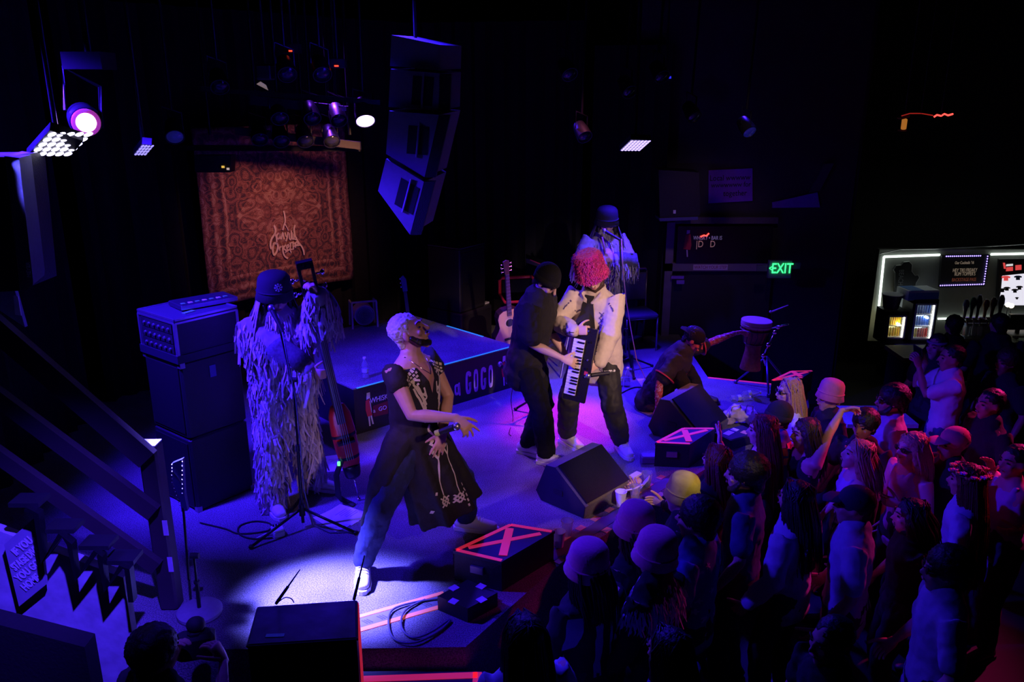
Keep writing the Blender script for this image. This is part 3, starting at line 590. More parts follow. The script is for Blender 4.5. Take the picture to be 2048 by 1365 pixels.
    if hat:
        sty, mt = hat[0], hat[1]
        if sty == 'bucket':
            sc = hat[2] if len(hat) > 2 else 1.0; t = MB(); M3 = HM@Q3('X', 8)
            t.lathe([(.045*sc, .150*sc), (.086*sc, .143*sc), (.100*sc, .12*sc), (.108*sc, .04), (.112*sc, .005), (.142*sc, -.045), (.138*sc, -.05), (.106*sc, -.0)], H(0, -.012, .05), M3*hk, 22) if False else None
            t.lathe([(.100*sc, -.005), (.118*sc, -.052), (.123*sc, -.048), (.108*sc, .008), (.106*sc, .05), (.099*sc, .088*sc), (.082*sc, .112*sc), (.05*sc, .126*sc), (.015, .130*sc)], H(0, -.012, .045), M3*hk, 24)
            p.hat = t.build('hat', mt, root, True)
            sm = MB().lathe([(.1135*sc, .006), (.1155*sc, .010), (.1135*sc, .014)], H(0, -.012, .045), M3*hk, 24).build('hat_seam', mt, p.hat)
            for z_ in (.025, .042):
                pass
        elif sty == 'fuzzy':
            t = MB(); M3 = HM@Q3('X', 6); t.lathe([(.08, -.045), (.118, -.06), (.124, -.05), (.108, .0), (.107, .07), (.101, .125), (.08, .140), (.02, .143)], H(0, -.012, .072), M3*hk, 40)
            p.hat = solid(t, 'hat', mt, root, .007, 1, (.014, .012)); p.hatframe = (H(0, -.01, .05), M3)
        elif sty == 'beanie':
            t = MB(); t.ell(H(0, -.025, .055), (.094*hk, .112*hk, .112*hk), HM@Q3('X', 14), 20, 12); p.hat = solid(t, 'hat', mt, root, .009, 2)
            MB().lathe([(.088, -.026), (.099, -.022), (.101, .0), (.098, .022), (.090, .026)], H(0, -.016, .035), (HM@Q3('X', 10)@Matrix.Diagonal((1, 1.13, 1)))*hk, 28).build('cuff', mt, p.hat, True)
        elif sty == 'cap':
            t = MB(); t.ell(H(0, -.018, .045), (.088*hk, .106*hk, .092*hk), HM, 20, 10); p.hat = solid(t, 'hat', mt, root, .010, 2)
            fl = -1 if len(hat) > 2 and hat[2] == 'back' else 1
            v = MB(); v.loft([H(0, fl*.075, .045), H(0, fl*.13, .042), H(0, fl*.165, .028)], [(.078*hk, .007), (.074*hk, .006), (.045*hk, .005)], HM@V((1, 0, 0)), 12); v.build('visor', mt, p.hat, True)
    if glasses:
        g_ = MB(); 
        for sx in (-1, 1): g_.ell(H(.034*sx, .092, .012), (.026*hk, .006*hk, .020*hk), HM); g_.tube([H(.058*sx, .088, .016), H(.078*sx, .02, .012), H(.08*sx, -.02, .008)], .003)
        g_.tube([H(-.012, .098, .014), H(.012, .098, .014)], .003); g_.build('glasses', glasses, root, True)
    else:
        for sx in (-1, 1):
            e = MB().ell(H(.033*sx, .078, .010), (.014*hk, .008*hk, .006*hk), HM, 8, 6).build('eye', eye_m, root, True)
    MB().ell(H(0, .094, -.052), (.021*hk, .006*hk, .007*hk), HM, 10, 6).build('lips', lip_m, root, True)
    for sx in (-1, 1): MB().loft([H(.016*sx, .092, .034), H(.036*sx, .088, .042), H(.054*sx, .074, .036)], [.004*hk, .005*hk, .003*hk], HM@V((0, 0, 1)), 6).build('eyebrow', hair[1] if hair and hair[1] not in (hair_wh,) else hair_br, root, True)
    if beard:
        t = MB(); t.loft([H(-.068, .015, -.02), H(-.058, .045, -.068), H(0, .068, -.098), H(.058, .045, -.068), H(.068, .015, -.02)], [(.012*hk, .024*hk), (.018*hk, .026*hk), (.024*hk, .022*hk), (.018*hk, .026*hk), (.012*hk, .024*hk)], HM@V((0, 1, 0)), 10)
        t.ell(H(0, .093, -.038), (.026*hk, .008*hk, .006*hk), HM, 10, 6); solid(t, 'beard', beard, root, .006, 2, (.006, .012))
    return p
# ---- surface dressing, used after the solids are baked
def bvh(o): me = o.data; return BVHTree.FromPolygons([v.co for v in me.vertices], [tuple(q.vertices) for q in me.polygons])
def decal(o, lines, O, A, B, Dv, material, name='embroidery', parent=None, off=.004, step=.012):
    t = bvh(o); mb = MB(); O, A, B, Dv = V(O), V(A).normalized(), V(B).normalized(), V(Dv).normalized()
    def hit(a, b):
        q = O+A*a+B*b; r = t.ray_cast(q-Dv*.8, Dv); return (r[0]+r[1]*off) if r[0] is not None else None
    for pts, wd in lines:
        for (a0, b0), (a1, b1) in zip(pts, pts[1:]):
            L = math.hypot(a1-a0, b1-b0)
            if L < 1e-5: continue
            nx, ny = -(b1-b0)/L*wd/2, (a1-a0)/L*wd/2; n = max(1, int(L/step)); prev = None
            for i in range(n+1):
                x, y = a0+(a1-a0)*i/n, b0+(b1-b0)*i/n; c = (hit(x+nx, y+ny), hit(x-nx, y-ny)); c = c if c[0] is not None and c[1] is not None and (c[0]-c[1]).length < wd*3 else None
                if prev and c and (prev[0]-c[0]).length < step*5: mb.add([prev[0], prev[1], c[1], c[0]], [(0, 1, 2, 3)])
                prev = c
    q = mb.build(name, material, parent or o, True, False)
    if name != 'pale_panel': q['kind'] = 'stuff'
    return q
def fringe(o, n, l0, l1, wd, material, parent, zmin=-9, zmax=9, name='fringe_strips', out=.012, seed=1):
    rnd = random.Random(seed); me = o.data; me.calc_loop_triangles(); vs = [v.co.copy() for v in me.vertices]; tri = []; ar = []; acc = 0
    for t in me.loop_triangles:
        c = (vs[t.vertices[0]]+vs[t.vertices[1]]+vs[t.vertices[2]])/3
        if zmin < c.z < zmax: acc += t.area; tri.append(t); ar.append(acc)
    import bisect; mb = MB()
    for i in range(n):
        t = tri[min(len(tri)-1, bisect.bisect(ar, rnd.random()*acc))]; a, b = rnd.random(), rnd.random()
        if a+b > 1: a, b = 1-a, 1-b
        A, B, C = (vs[q] for q in t.vertices); p0 = A+(B-A)*a+(C-A)*b; nr = t.normal
        if nr.z < -.6: continue
        L = rnd.uniform(l0, l1); hz = V((nr.x, nr.y, 0)); hz = hz.normalized() if hz.length > .1 else V((1, 0, 0)); sw = V((-hz.y, hz.x, 0)); w_ = wd*rnd.uniform(.6, 1.3); s1, s2 = rnd.uniform(-.12, .12), rnd.uniform(-.25, .25)
        tw = rnd.uniform(-.9, .9); wv = (sw*math.cos(tw)+hz*math.sin(tw))*w_/2
        pts = [p0-nr*.006, p0+nr*out+V((0, 0, -.03)), p0+hz*(out+.012)+V((0, 0, -L*.5))+sw*s1*L, p0+hz*(out+rnd.uniform(-.01, .03))+V((0, 0, -L))+sw*s2*L]
        mb.add([q+wv*s_*f for q, f in zip(pts, (1, 1, 1, .7)) for s_ in (-1, 1)], [(0, 1, 3, 2), (2, 3, 5, 4), (4, 5, 7, 6)])
    q = mb.build(name, material, parent, False, False); q['kind'] = 'stuff'; return q
# ================================================================== THE BAND
band = 'band on stage'
beige = mat('beige cotton shirt', (.66, .56, .47), .85, 0, .08, 40, .15); cloth_l = mat('pale cotton strips base', (.34, .30, .29), .9)
strip_m = island_mat('pale cotton strips', (.85, .78, .74), (.36, .31, .32)); strip_g = island_mat('grey cotton strips', (.50, .44, .40), (.16, .13, .13))
redlace = mat('red lace sleeve', (.55, .10, .07), .7, 0, .9, 55, .3)
# singer: long black sleeveless tunic, head thrown back
sg_ = person('bleached-haired singer in a long black tunic leaning back with eyes closed', (-.65, 5.05), (.86, -.5), 1.84, S, lean=-3, sidel=0, twist=0, head=(22, 26, 0),
    R=dict(p=D(908, 836, 4.72), pole=(-.5, -.4, -1), n=(.1, .4, -1), d=(.75, -.35, -.55), curls=(.15, .45, .6, .7, .4), spread=.6), L=dict(p=D(886, 862, 4.98), pole=(.6, .5, -.6), n=(-.3, .3, -.2), d=(-.25, -.45, -1), curl=.12, spread=.5),
    feet={'R': (-.99, 4.80, S), 'Rd': (.15, -1, 0), 'L': (-.33, 5.40, S), 'Ld': (1, -.15, 0)}, pel=(-.63, 5.06, S+.90), kneepole={'R': (-.2, -1, 0), 'L': (1, -.2, 0)}, vox=.0065, skin=SK, hair=('short', hair_wh), legs=mat('navy trousers', (.022, .03, .10), .9, 0, .3, 60, .2), shoes=shoe_w, beard=hair_d, group=band, bag=1.3)
t = MB(); k = sg_.k; u = sg_.up
ss = [(1.425, .105, .075), (1.40, .185, .11), (1.33, .195, .14), (1.22, .195, .145), (1.07, .185, .14), (.94, .20, .155)]
t.loft([u(0, 0, z) for z, _, _ in ss], [(a*k, b*k) for _, a, b in ss], sg_.rx, 18)
hemc = sg_.W((-.46, 5.14, S+.34)); top_ = u(0, 0, .98)
t.loft([top_, top_.lerp(hemc, .35), top_.lerp(hemc, .7), hemc], [(.20, .16), (.225, .185), (.25, .215), (.275, .24)], (1, 0, 0), 56, False, wave=lambda a, q: (.02+.09*q)*math.sin(9*a+2*q)+.03*math.sin(15*a))
kn_ = sg_.leg['R'][1]; t.loft([u(.1, -.02, .95), sg_.leg['R'][0].lerp(kn_, .6)+V((0, -.05, .0)), kn_+V((-.02, -.10, -.12))], [(.14, .12), (.13, .11), (.11, .05)], (1, 0, 0), 20, wave=lambda a, q: .05*math.sin(6*a))
for sd, sx in (('R', 1), ('L', -1)):
    sh, el, wr = sg_.arm[sd]; t.loft([u(.1*sx, 0, 1.37), sh, sh.lerp(el, .26)], [.085, .078, .076], sg_.rx, 14)
sg_.tunic = solid(t, 'tunic', mat('black linen', (.014, .013, .015), .8, 0, .3, 90, .2), sg_.root, .011, 3, (.022, .10))
# neck skin showing in the V is built over the tunic after baking
# beanie player
ka = person('keyboard player in black beanie, loose black T-shirt and wide trousers bending over the keys', (.24, 6.66), (.9, -.42), 1.76, S, lean=11, head=(-6, -26, 0),
    R=dict(p=D(1122, 716, 6.42), pole=(-.6, -.2, -1), n=(.4, .7, -.5), d=(.85, -.1, -.3), curl=.35, spread=.4), L=dict(p=D(1132, 712, 6.62), pole=(-.2, .5, -1), n=(-.2, -.6, -.5), d=(.6, -.2, -.4), curl=.5),
    feet={'R': (.30, 6.50, S), 'Rd': (1, -.45, 0), 'L': (.13, 6.72, S), 'Ld': (.95, -.5, 0)}, pel=(.13, 6.70, S+.92), vox=.0065, skin=SK3, hair=('short', hair_br), hat=('beanie', mat('black knit', (.012, .012, .013), .95, 0, .4, 120, .4)), top=('tee', mat('black cotton', (.02, .018, .018), .9, 0, .25, 60, .2), .055, .80), legs=blackf, shoes=shoe_w, group=band, bag=2.2)
# pink hat player
kb = person('keytar player in a fuzzy hot pink bucket hat and oversized beige shirt', (.74, 6.86), (-.42, -.9), 1.79, S, lean=8, head=(18, -20, 12),
    R=dict(p=D(1150, 662, 6.52), pole=(-1, .3, -.8), n=(.6, .3, -.1), d=(.55, -.2, .1), curl=.85), L=dict(p=D(1196, 738, 6.50), pole=(.9, .2, -.8), n=(-.3, .6, -.2), d=(-.8, -.25, -.35), curl=.8),
    feet={'R': (.50, 6.93, S), 'Rd': (.55, -.8, 0), 'L': (.98, 6.78, S), 'Ld': (.25, -1, 0)}, pel=(.73, 6.88, S+.93), vox=.0065, skin=SK3, hair=('short', hair_br), hat=('fuzzy', mat('hot pink fleece', (.95, .03, .42), .95, 0, .2, 90, .6, sheen=.4)), legs=mat('black track suit', (.018, .017, .018), .7), shoes=shoe_w, beard=hair_br, group=band, bag=2.4)
t = MB(); k = kb.k; u = kb.up
ss = [(1.46, .11, .085), (1.40, .20, .125), (1.30, .215, .155), (1.10, .22, .165), (.90, .235, .17), (.76, .245, .17)]
t.loft([u(0, 0, z) for z, _, _ in ss], [(a*k, b*k) for _, a, b in ss], kb.rx, 24, wave=lambda a, q: .025*math.sin(5*a+3*q))
for sd, sx in (('R', 1), ('L', -1)):
    sh, el, wr = kb.arm[sd]; t.loft([u(.1*sx, 0, 1.36), sh, sh.lerp(el, .5), el, el.lerp(wr, .55), el.lerp(wr, .97)], [.105, .098, .094, .088, .078, .058], kb.rx, 14)
for sx in (-1, 1): t.loft([u(.02*sx, .10, 1.40), u(.075*sx, .075, 1.455), u(.085*sx, 0, 1.485), u(.05*sx, -.07, 1.50), u(0, -.085, 1.50)], [(.03, .014)]*5, kb.fy, 8)
kb.shirt = solid(t, 'shirt', beige, kb.root, .010, 3, (.030, .11))
# fringe suit bassist
hatb = mat('black bucket hat cotton', (.013, .012, .016), .9, 0, .2, 60, .2)
bs = person('bass player in a shaggy pale fringe suit and black emblem hat singing at the mic', (-1.74, 5.88), (.33, -.95), 1.80, S, lean=4, head=(10, -10, 0),
    R=dict(p=D(622, 748, 5.62), pole=(-1, -.1, -.8), n=(.5, .6, 0), d=(.9, -.25, -.1), curl=.55), L=dict(p=D(634, 592, 5.54), pole=(1, .4, -.6), n=(-.8, -.5, .2), d=(-.15, -.3, .9), curl=.9),
    feet={'R': (-1.84, 5.70, S), 'Rd': (.55, -.85, 0), 'L': (-1.60, 6.05, S), 'Ld': (.95, -.3, 0)}, vox=.0065, skin=SK, hair=('long', hair_d, .3), hat=('bucket', hatb, 1.06), top=('long', cloth_l, .055, .72), legs=cloth_l, shoes=shoe_w, glasses=lens_m, group=band, bag=2.6)
fl = person('flute player in a grey fringe suit and black hat at the rear microphone', (1.04, 9.30), (.30, -.95), 1.80, S, lean=3, head=(-14, -14, 0),
    R=dict(p=D(1204, 522, 9.02), pole=(-1, 0, -.7), n=(.4, .8, 0), d=(.75, -.3, .35), curl=.55), L=dict(p=D(1226, 520, 9.04), pole=(1, .2, -.7), n=(-.6, .6, 0), d=(-.35, -.2, .8), curl=.55),
    vox=.008, skin=SK, hair=('long', hair_d, .3), hat=('bucket', hatb, 1.08), top=('long', cloth_l, .045, .66), legs=cloth_l, shoes=shoe_b, glasses=lens_m, group=band, bag=2.4)
# crouching percussionist
pc = person('crouching percussionist in black T-shirt with red lace sleeves reaching for the drum', (1.68, 7.80), (.92, -.32), 1.74, S, lean=28, head=(0, -6, 0),
    R=dict(p=(1.42, 7.50, S+.12), pole=(-1, -.4, .3), n=(0, 0, -1), d=(-.25, -.6, -.7), curl=.2, spread=.5), L=dict(p=D(1466, 668, 8.0), pole=(.2, .6, -1), n=(.3, -.5, -.6), d=(.9, .1, .1), curl=.4),
    feet={'R': (1.80, 7.60, S), 'Rd': (.9, -.3, 0), 'L': (1.92, 7.98, S), 'Ld': (.9, -.3, 0)}, pel=(1.46, 7.84, S+.17), kneepole={'R': (.6, -.6, 1), 'L': (1, -.2, .7)}, vox=.008, skin=redlace, hair=('short', hair_d), hat=('cap', blackf, 'back'), top=('tee', mat('black cotton', (.02, .018, .018)), .04, .82), legs=blackf, shoes=shoe_b, group=band, bag=1.6)
# ------------------------------------------------------------------ instruments
# electric upright bass
b0 = V((-1.205, 5.85, S)); b1 = D(606, 517, 5.50); bd = (b1-b0).normalized(); BL = (b1-b0).length
bn = V((.35, -.93, .0)); bn = (bn-bd*bn.dot(bd)).normalized(); bxv = bd.cross(bn)
bass = thing('upright_bass', 'slim red electric upright bass with black neck held by the fringed player', 'bass', b0)
Bp = lambda s, x=0, n=0: bd*s+bxv*x+bn*n
redw = mat('red lacquer', (.72, .03, .02), .28, 0, .1, 12, coat=.4); ebony = mat('black lacquer', (.015, .013, .014), .25)
mb = MB(); sec = [(.30, .055), (.36, .075), (.50, .088), (.66, .092), (.80, .082), (.86, .06)]
mb.loft([Bp(s_) for s_, _ in sec], [(w_, .035) for _, w_ in sec], bxv, 18); mb.build('bass_body', redw, bass, 'auto')
MB().loft([Bp(.84, 0, .02), Bp(1.72, 0, .02)], [(.034, .016), (.026, .014)], bxv, 12).build('bass_neck', ebony, bass, True)
MB().loft([Bp(.74, 0, .040), Bp(1.74, 0, .040)], [(.032, .006), (.023, .006)], bxv, 10).build('fingerboard', mat('grey fingerboard', (.10, .095, .095), .35), bass, True)
hd = MB().box(Bp(1.86, -.045, .0), (.02, .055, .30), m=Matrix((bxv, bn, bd)).transposed()).box(Bp(1.86, .045, .0), (.02, .055, .30), m=Matrix((bxv, bn, bd)).transposed()).box(Bp(2.0, 0, .0), (.11, .055, .05), m=Matrix((bxv, bn, bd)).transposed()).box(Bp(1.73, 0, .0), (.10, .055, .05), m=Matrix((bxv, bn, bd)).transposed())
hd = hd.build('headstock', ebony, bass)
for s_, x in ((1.80, -.06), (1.90, -.06), (1.82, .06), (1.92, .06)):
    sg1 = 1 if x > 0 else -1; MB().cyl(Bp(s_, x), Bp(s_, x+.03*sg1), .007).ell(Bp(s_, x+.045*sg1), (.016, .012, .02)).build('tuner', chrome, hd, True)
for x in (-.018, -.006, .006, .018): MB().tube([Bp(.42, x*1.3, .060), Bp(.58, x*1.3, .075), Bp(1.74, x*.8, .05)], .0022, 5).build('string', steel, bass)
MB().box(Bp(.58, 0, .05), (.13, .045, .02), m=Matrix((bxv, bn, bd)).transposed()).build('bridge', ebony, bass)
for s_ in (.62, .42): MB().loft([Bp(s_-.012), Bp(s_+.012)], [(.094 if s_ > .5 else .082, .040)]*2, bxv, 18, False).build('black_band', ebony, bass, 'auto')
MB().loft([Bp(.255), Bp(.33)], [(.062, .042), (.07, .042)], bxv, 14).build('tail_block', ebony, bass, 'auto')
MB().cyl(Bp(.01), Bp(.27), .006).ell(Bp(.012), (.016, .016, .012)).build('endpin', chrome, bass, True)
MB().loft([Bp(.42, -.06, .02), Bp(.30, -.10, .04)+V((-.03, 0, 0)), Bp(.12, -.12, .05)+V((-.03, 0, 0)), V((-.12, -.05, .03)), V((-.02, -.1, .01))], [(.022, .003)]*5, (1, .2, 0), 8).build('strap', rubber, bass, True)
MB().box(Bp(.40, -.088, .03), (.02, .02, .03)).build('jack_light', emis('green lamp', (.2, 1, .3), 1.2), bass)
# keyboard (keytar)
kc = D(1157, 728, 6.46); kn = V((-.42, -.88, .22)).normalized(); ku = (D(1172, 655, 6.52)-D(1146, 800, 6.44)).normalized(); ku = (ku-kn*ku.dot(kn)).normalized(); kx = ku.cross(kn); kx = kx if kx.x > 0 else -kx
KB = thing('keytar', 'black hand-held keyboard with white keys held upright between the two players', 'keyboard', kc)
M3 = Matrix((kx, ku, kn)).transposed(); Kp = lambda x, y, n=0: kx*x+ku*y+kn*n
MB().box(Kp(.02, 0, 0), (.19, .62, .035), m=M3).build('case', ebony, KB)
NW = 19; KL = .47; wk = MB().box((0, 0, 0), (.098, KL/NW-.0022, .014)).build('white_key', mat('white key', (.85, .83, .80), .35), KB); bk = MB().box((0, 0, 0), (.058, .013, .012)).build('black_key', mat('black key', (.012, .012, .012), .3), KB)
Mk = M3.to_4x4()
for i in range(NW):
    o = wk if i == 0 else child(wk, 'white_key', KB); o.matrix_local = Matrix.Translation(Kp(-.02, -KL/2-.03+(i+.5)*KL/NW, .024))@Mk
f_ = True
for i in range(1, NW):
    if i % 7 in (0, 3): continue
    o = bk if f_ else child(bk, 'black_key', KB); f_ = False; o.matrix_local = Matrix.Translation(Kp(.001, -KL/2-.03+i*KL/NW, .034))@Mk
for i, (x, y) in enumerate(((-.04, .27), (-.015, .28), (.01, .27), (.04, .285), (.07, .20), (.08, .05), (.08, -.02), (.085, -.09))): MB().cyl(Kp(x, y, .017), Kp(x, y, .03), .008, .007, 10).build('knob', steel if i % 2 else blackm, KB)
MB().box(Kp(.085, -.06, .019), (.03, .03, .004), m=M3).build('red_pad', redp, KB)
# pipe flute
f0, f1 = D(1204, 474, 9.05), D(1219, 545, 8.98)
fl_o = tag(MB().loft([f0, f0.lerp(f1, .5), f1], [.011, .012, .016], (1, 0, 0), 10, False).build('pipe_flute', wood, None, True), 'dark wooden pipe flute held to the rear player\'s mouth', 'flute')
# singer's hand microphone
m0, m1 = D(870, 868, 4.66), D(918, 852, 4.64); mc = thing('hand_microphone', 'black hand microphone with yellow tape in the singer\'s hand', 'microphone', m0)
md = m1-m0; MB().cyl((0, 0, 0), md*.78, .017, .021).build('mic_body', black, mc, 'auto'); MB().ell(md*.9, (.025, .025, .025)).build('mic_head', steel, mc, True); MB().cyl(md*.02, md*.2, .019, .019).build('tape_band', yellowt, mc, 'auto')
# hand mic at the pink hat player's hip
m0, m1 = D(1176, 752, 6.40), D(1206, 748, 6.44); mc = thing('hand_microphone', 'dark microphone held low against the beige shirt player\'s hip', 'microphone', m0); md = m1-m0
MB().cyl(md*.2, md*1.4, .018, .016).build('mic_body', black, mc, 'auto'); MB().ell((0, 0, 0), (.026, .026, .026)).build('mic_head', steel, mc, True)
# djembe on a stand
def djembe():
    p0 = D(1500, 738, 8.15); o = thing('djembe', 'carved wooden djembe drum with pale skin standing beside the percussionist', 'drum', p0)
    ax = (D(1514, 640, 8.15)-p0); M_ = V((0, 0, 1)).rotation_difference(ax.normalized()).to_matrix(); H_ = ax.length
    MB().lathe([(.105, 0), (.108, .01), (.080, H_*.35), (.078, H_*.45), (.105, H_*.62), (.140, H_*.82), (.145, H_*.93), (.02, H_*.94)], (0, 0, 0), M_, 28).build('shell', mat('carved red brown wood', (.30, .09, .04), .5, 0, .85, 26, .5), o, 'auto')
    MB().lathe([(.150, H_*.86), (.155, H_*.88), (.156, H_*.99), (.150, H_*1.0), (.02, H_*1.002)], (0, 0, 0), M_, 28).build('drum_skin', mat('drum hide', (.62, .46, .32), .7, 0, .2, 20), o, 'auto')
    for h_ in (.90, .80, .52): MB().lathe([(.150 if h_ > .7 else .098, H_*h_), (.158 if h_ > .7 else .104, H_*h_+.006), (.150 if h_ > .7 else .098, H_*h_+.012)], (0, 0, 0), M_, 28).build('ring', mat('dark ring', (.12, .05, .03), .4), o, 'auto')
    for i in range(14):
        a = i*.449; q = lambda r, z, b: M_@V((r*math.cos(b), r*math.sin(b), z)); MB().tube([q(.152, H_*.89, a), q(.122, H_*.7, a+.18), q(.101, H_*.53, a)], .004, 5).build('cord', mat('dark cord', (.06, .04, .05), .8), o)
djembe()
# acoustic guitar on its stand, riser corner
def guitar(label, base, tilt, face_, sc, bodym, neckm):
    o = thing('acoustic_guitar', label, 'guitar', base, math.atan2(face_[1], face_[0])+math.pi/2); R_ = Q3('X', 12)@Q3('Y', tilt)
    T_ = lambda x, y, z: R_@(V((x, y, z))*sc)
    half = [(0, 0), (.10, .0), (.165, .03), (.195, .10), (.185, .17), (.145, .235), (.125, .285), (.135, .345), (.140, .40), (.12, .455), (.07, .485), (0, .49)]
    out = half+[(-x, z) for x, z in reversed(half[1:-1])]
    MB().prism([T_(x, -.05, z) for x, z in out], R_@V((0, .1*sc, 0))).build('guitar_body', mat('dark guitar side', (.05, .02, .01), .35), o)
    MB().prism([T_(x*.985, -.054, z*.985+.004) for x, z in out], R_@V((0, .006*sc, 0))).build('sound_board', bodym, o)
    disc = lambda r, n=20, y=-.057: [T_(r*math.cos(2*math.pi*i/n), y, .325+r*math.sin(2*math.pi*i/n)) for i in range(n)]
    MB().prism(disc(.060), R_@V((0, .004*sc, 0))).build('rosette', mat('pale ring', (.8, .6, .5), .5), o); MB().prism(disc(.049, 20, -.059), R_@V((0, .004*sc, 0))).build('sound_hole', black, o)
    MB().box(T_(0, -.06, .12), (.15*sc, .012*sc, .025*sc), m=R_).build('bridge', ebony, o)
    MB().prism([T_(-.027, -.07, .42), T_(.027, -.07, .42), T_(.022, -.07, .94), T_(-.022, -.07, .94)], R_@V((0, .022*sc, 0))).build('neck', neckm, o)
    fr = MB()
    for i in range(13): fr.box(T_(0, -.072, .94-.042*i), (.046*sc, .004*sc, .004*sc), m=R_)
    fr.build('frets', steel, o)
    h_ = MB().prism([T_(-.024, -.066, .94), T_(.024, -.066, .94), T_(.036, -.056, 1.09), T_(.0, -.056, 1.105), T_(-.036, -.056, 1.09)], R_@V((0, .016*sc, 0))).build('headstock', neckm, o)
    for sx in (-1, 1):
        for z in (.97, 1.015, 1.06): MB().cyl(T_(.03*sx, -.05, z), T_(.055*sx, -.05, z), .005).ell(T_(.06*sx, -.05, z), (.008, .006, .011)).build('tuner', chrome, h_)
    for x in (-.015, -.009, -.003, .003, .009, .015): MB().tube([T_(x*1.6, -.07, .12), T_(x, -.078, .94)], .0012, 4).build('string', steel, o)
    MB().tube([T_(-.14, .10, -.12), T_(-.12, -.07, .03), T_(-.12, -.1, .05)], .008).tube([T_(.14, .10, -.12), T_(.12, -.07, .03), T_(.12, -.1, .05)], .008).tube([T_(0, .28, -.10), T_(0, .06, .4), T_(-.14, .10, -.12)], .008).build('guitar_stand', blackm, o)
    return o
guitar('pale acoustic guitar leaning on a stand behind the riser corner', D(1018, 690, 9.1), -9, (.45, -.9), 1.0, mat('spruce top', (.80, .48, .34), .4, 0, .1, 14), mat('dark neck wood', (.12, .06, .06), .4))
# ================================================================== STAGE GEAR
# ---- boxes with taped X
def xbox(label, A, B, C, D_, h, zt, tapeX=True):
    A, B, C, D_ = [V((p[0], p[1], 0)) for p in (A, B, C, D_)]; cen = (A+B+C+D_)/4; o = thing('stage_box', label, 'box', (cen.x, cen.y, zt-h), 0, 'taped stage boxes along the front')
    q = [p-cen for p in (A, B, C, D_)]
    MB().prism([p for p in q], (0, 0, h-.02)).build('box_body', tolex, o); MB().prism([p*1.02+V((0, 0, h-.02)) for p in q], (0, 0, .02)).build('lid', mat('box lid', (.03, .03, .05), .6), o)
    a, b, c, d = [p*.95+V((0, 0, h)) for p in q]
    for s_, e in ((a, b), (b, c), (d, a)): MB().ribbon([s_, e], .028, ZZ, .003).build('border_tape', pinkt, o)
    x1 = MB().ribbon([a.lerp(c, .12), a.lerp(c, .88)], .035, ZZ, .003).build('cross_tape', pinkt, o); MB().ribbon([b.lerp(d, .12)+ZZ*.003, b.lerp(d, .88)+ZZ*.003], .055, ZZ, .003).build('cross_tape', pinkt, o)
    f = (a+d)/2*1.075; MB().box((f.x, f.y, h*.55), (.09, .02, .05), math.atan2((d-a).y, (d-a).x)).build('latch', steel, o)
    return o
def quadbox(px, zt): return [G(x, y, zt) for x, y in px]
zt = S+.22
xbox('taped black stage box nearest the camera with a big red cross on its lid', *quadbox([(908, 1102), (1022, 1049), (1108, 1063), (1003, 1124)], zt), .22, zt)
xbox('taped black stage box with red cross lid beside the second wedge monitor', *quadbox([(1311, 886), (1367, 857), (1430, 857), (1380, 889)], zt), .22, zt)
xbox('distant red cross stage box behind the blonde woman with glasses', *quadbox([(1543, 762), (1583, 743), (1626, 742), (1605, 756)], zt), .22, zt)
# low black box in front, with corner tape
q = quadbox([(875, 1193), (935, 1160), (995, 1186), (935, 1218)], S+.10); cen = sum(q, V())/4
o = thing('low_box', 'low black box with lilac tape corners below the red cross box', 'box', (cen.x, cen.y, .45)); q = [V((p.x-cen.x, p.y-cen.y, 0)) for p in q]
MB().prism(q, (0, 0, S+.10-.45)).build('box_body', tolex, o); lil = mat('lilac tape', (.7, .55, .75), .6)
for i in range(4):
    a, b = q[i]*.92+V((0, 0, S+.101-.45)), q[(i+1) % 4]*.92+V((0, 0, S+.101-.45)); MB().ribbon([a.lerp(b, .38), a.lerp(b, .62)], .05, ZZ, .003).build('corner_tape', lil, o)
# ---- wedge monitors
def wedge(label, loc, rz, L=.56, d=.50, h=.37):
    o = thing('wedge_monitor', label, 'speaker', loc, rz, 'floor monitors')
    pr = [(-d*.55, 0), (d*.38, 0), (d*.5, .07), (d*.28, h), (d*.08, h*1.03), (-d*.58, .10)]
    MB().prism([(-L/2, y, z) for y, z in pr], (L, 0, 0)).build('cabinet', mat('grey monitor carpet', (.16, .145, .14), .9, 0, .4, 120, .3), o)
    MB().prism([(-L/2+.02, d*.06, h*1.03+.004), (L/2-.02, d*.06, h*1.03+.004), (L/2-.02, -d*.56, .115), (-L/2+.02, -d*.56, .115)], (0, -.01, .012)).build('grille', grille, o)
    MB().prism([(-L/2-.004, y*.985, z*.985+.003) for y, z in pr], (.004, 0, 0)).build('end_panel', mat('navy end panel', (.02, .02, .03), .6), o)
    MB().box((-L/2-.006, 0, h*.42), (.006, .09, .045)).build('side_grip', rubber, o)
    hz = MB().box((.02, d*.44, h*.55), (.20, .03, .10), m=Q3('X', 12)).build('handle_recess', rubber, o); MB().box((.02, d*.50, h*.55), (.16, .018, .025), m=Q3('X', 12)).build('handle_bar', blackm, hz)
    return o
wedge('near wedge monitor between the cups and the beanie player', G(1163, 990), AZ, L=.58, d=.46, h=.32)
wedge('far wedge monitor in front of the crouching percussionist', G(1372, 862), AZ+.05)
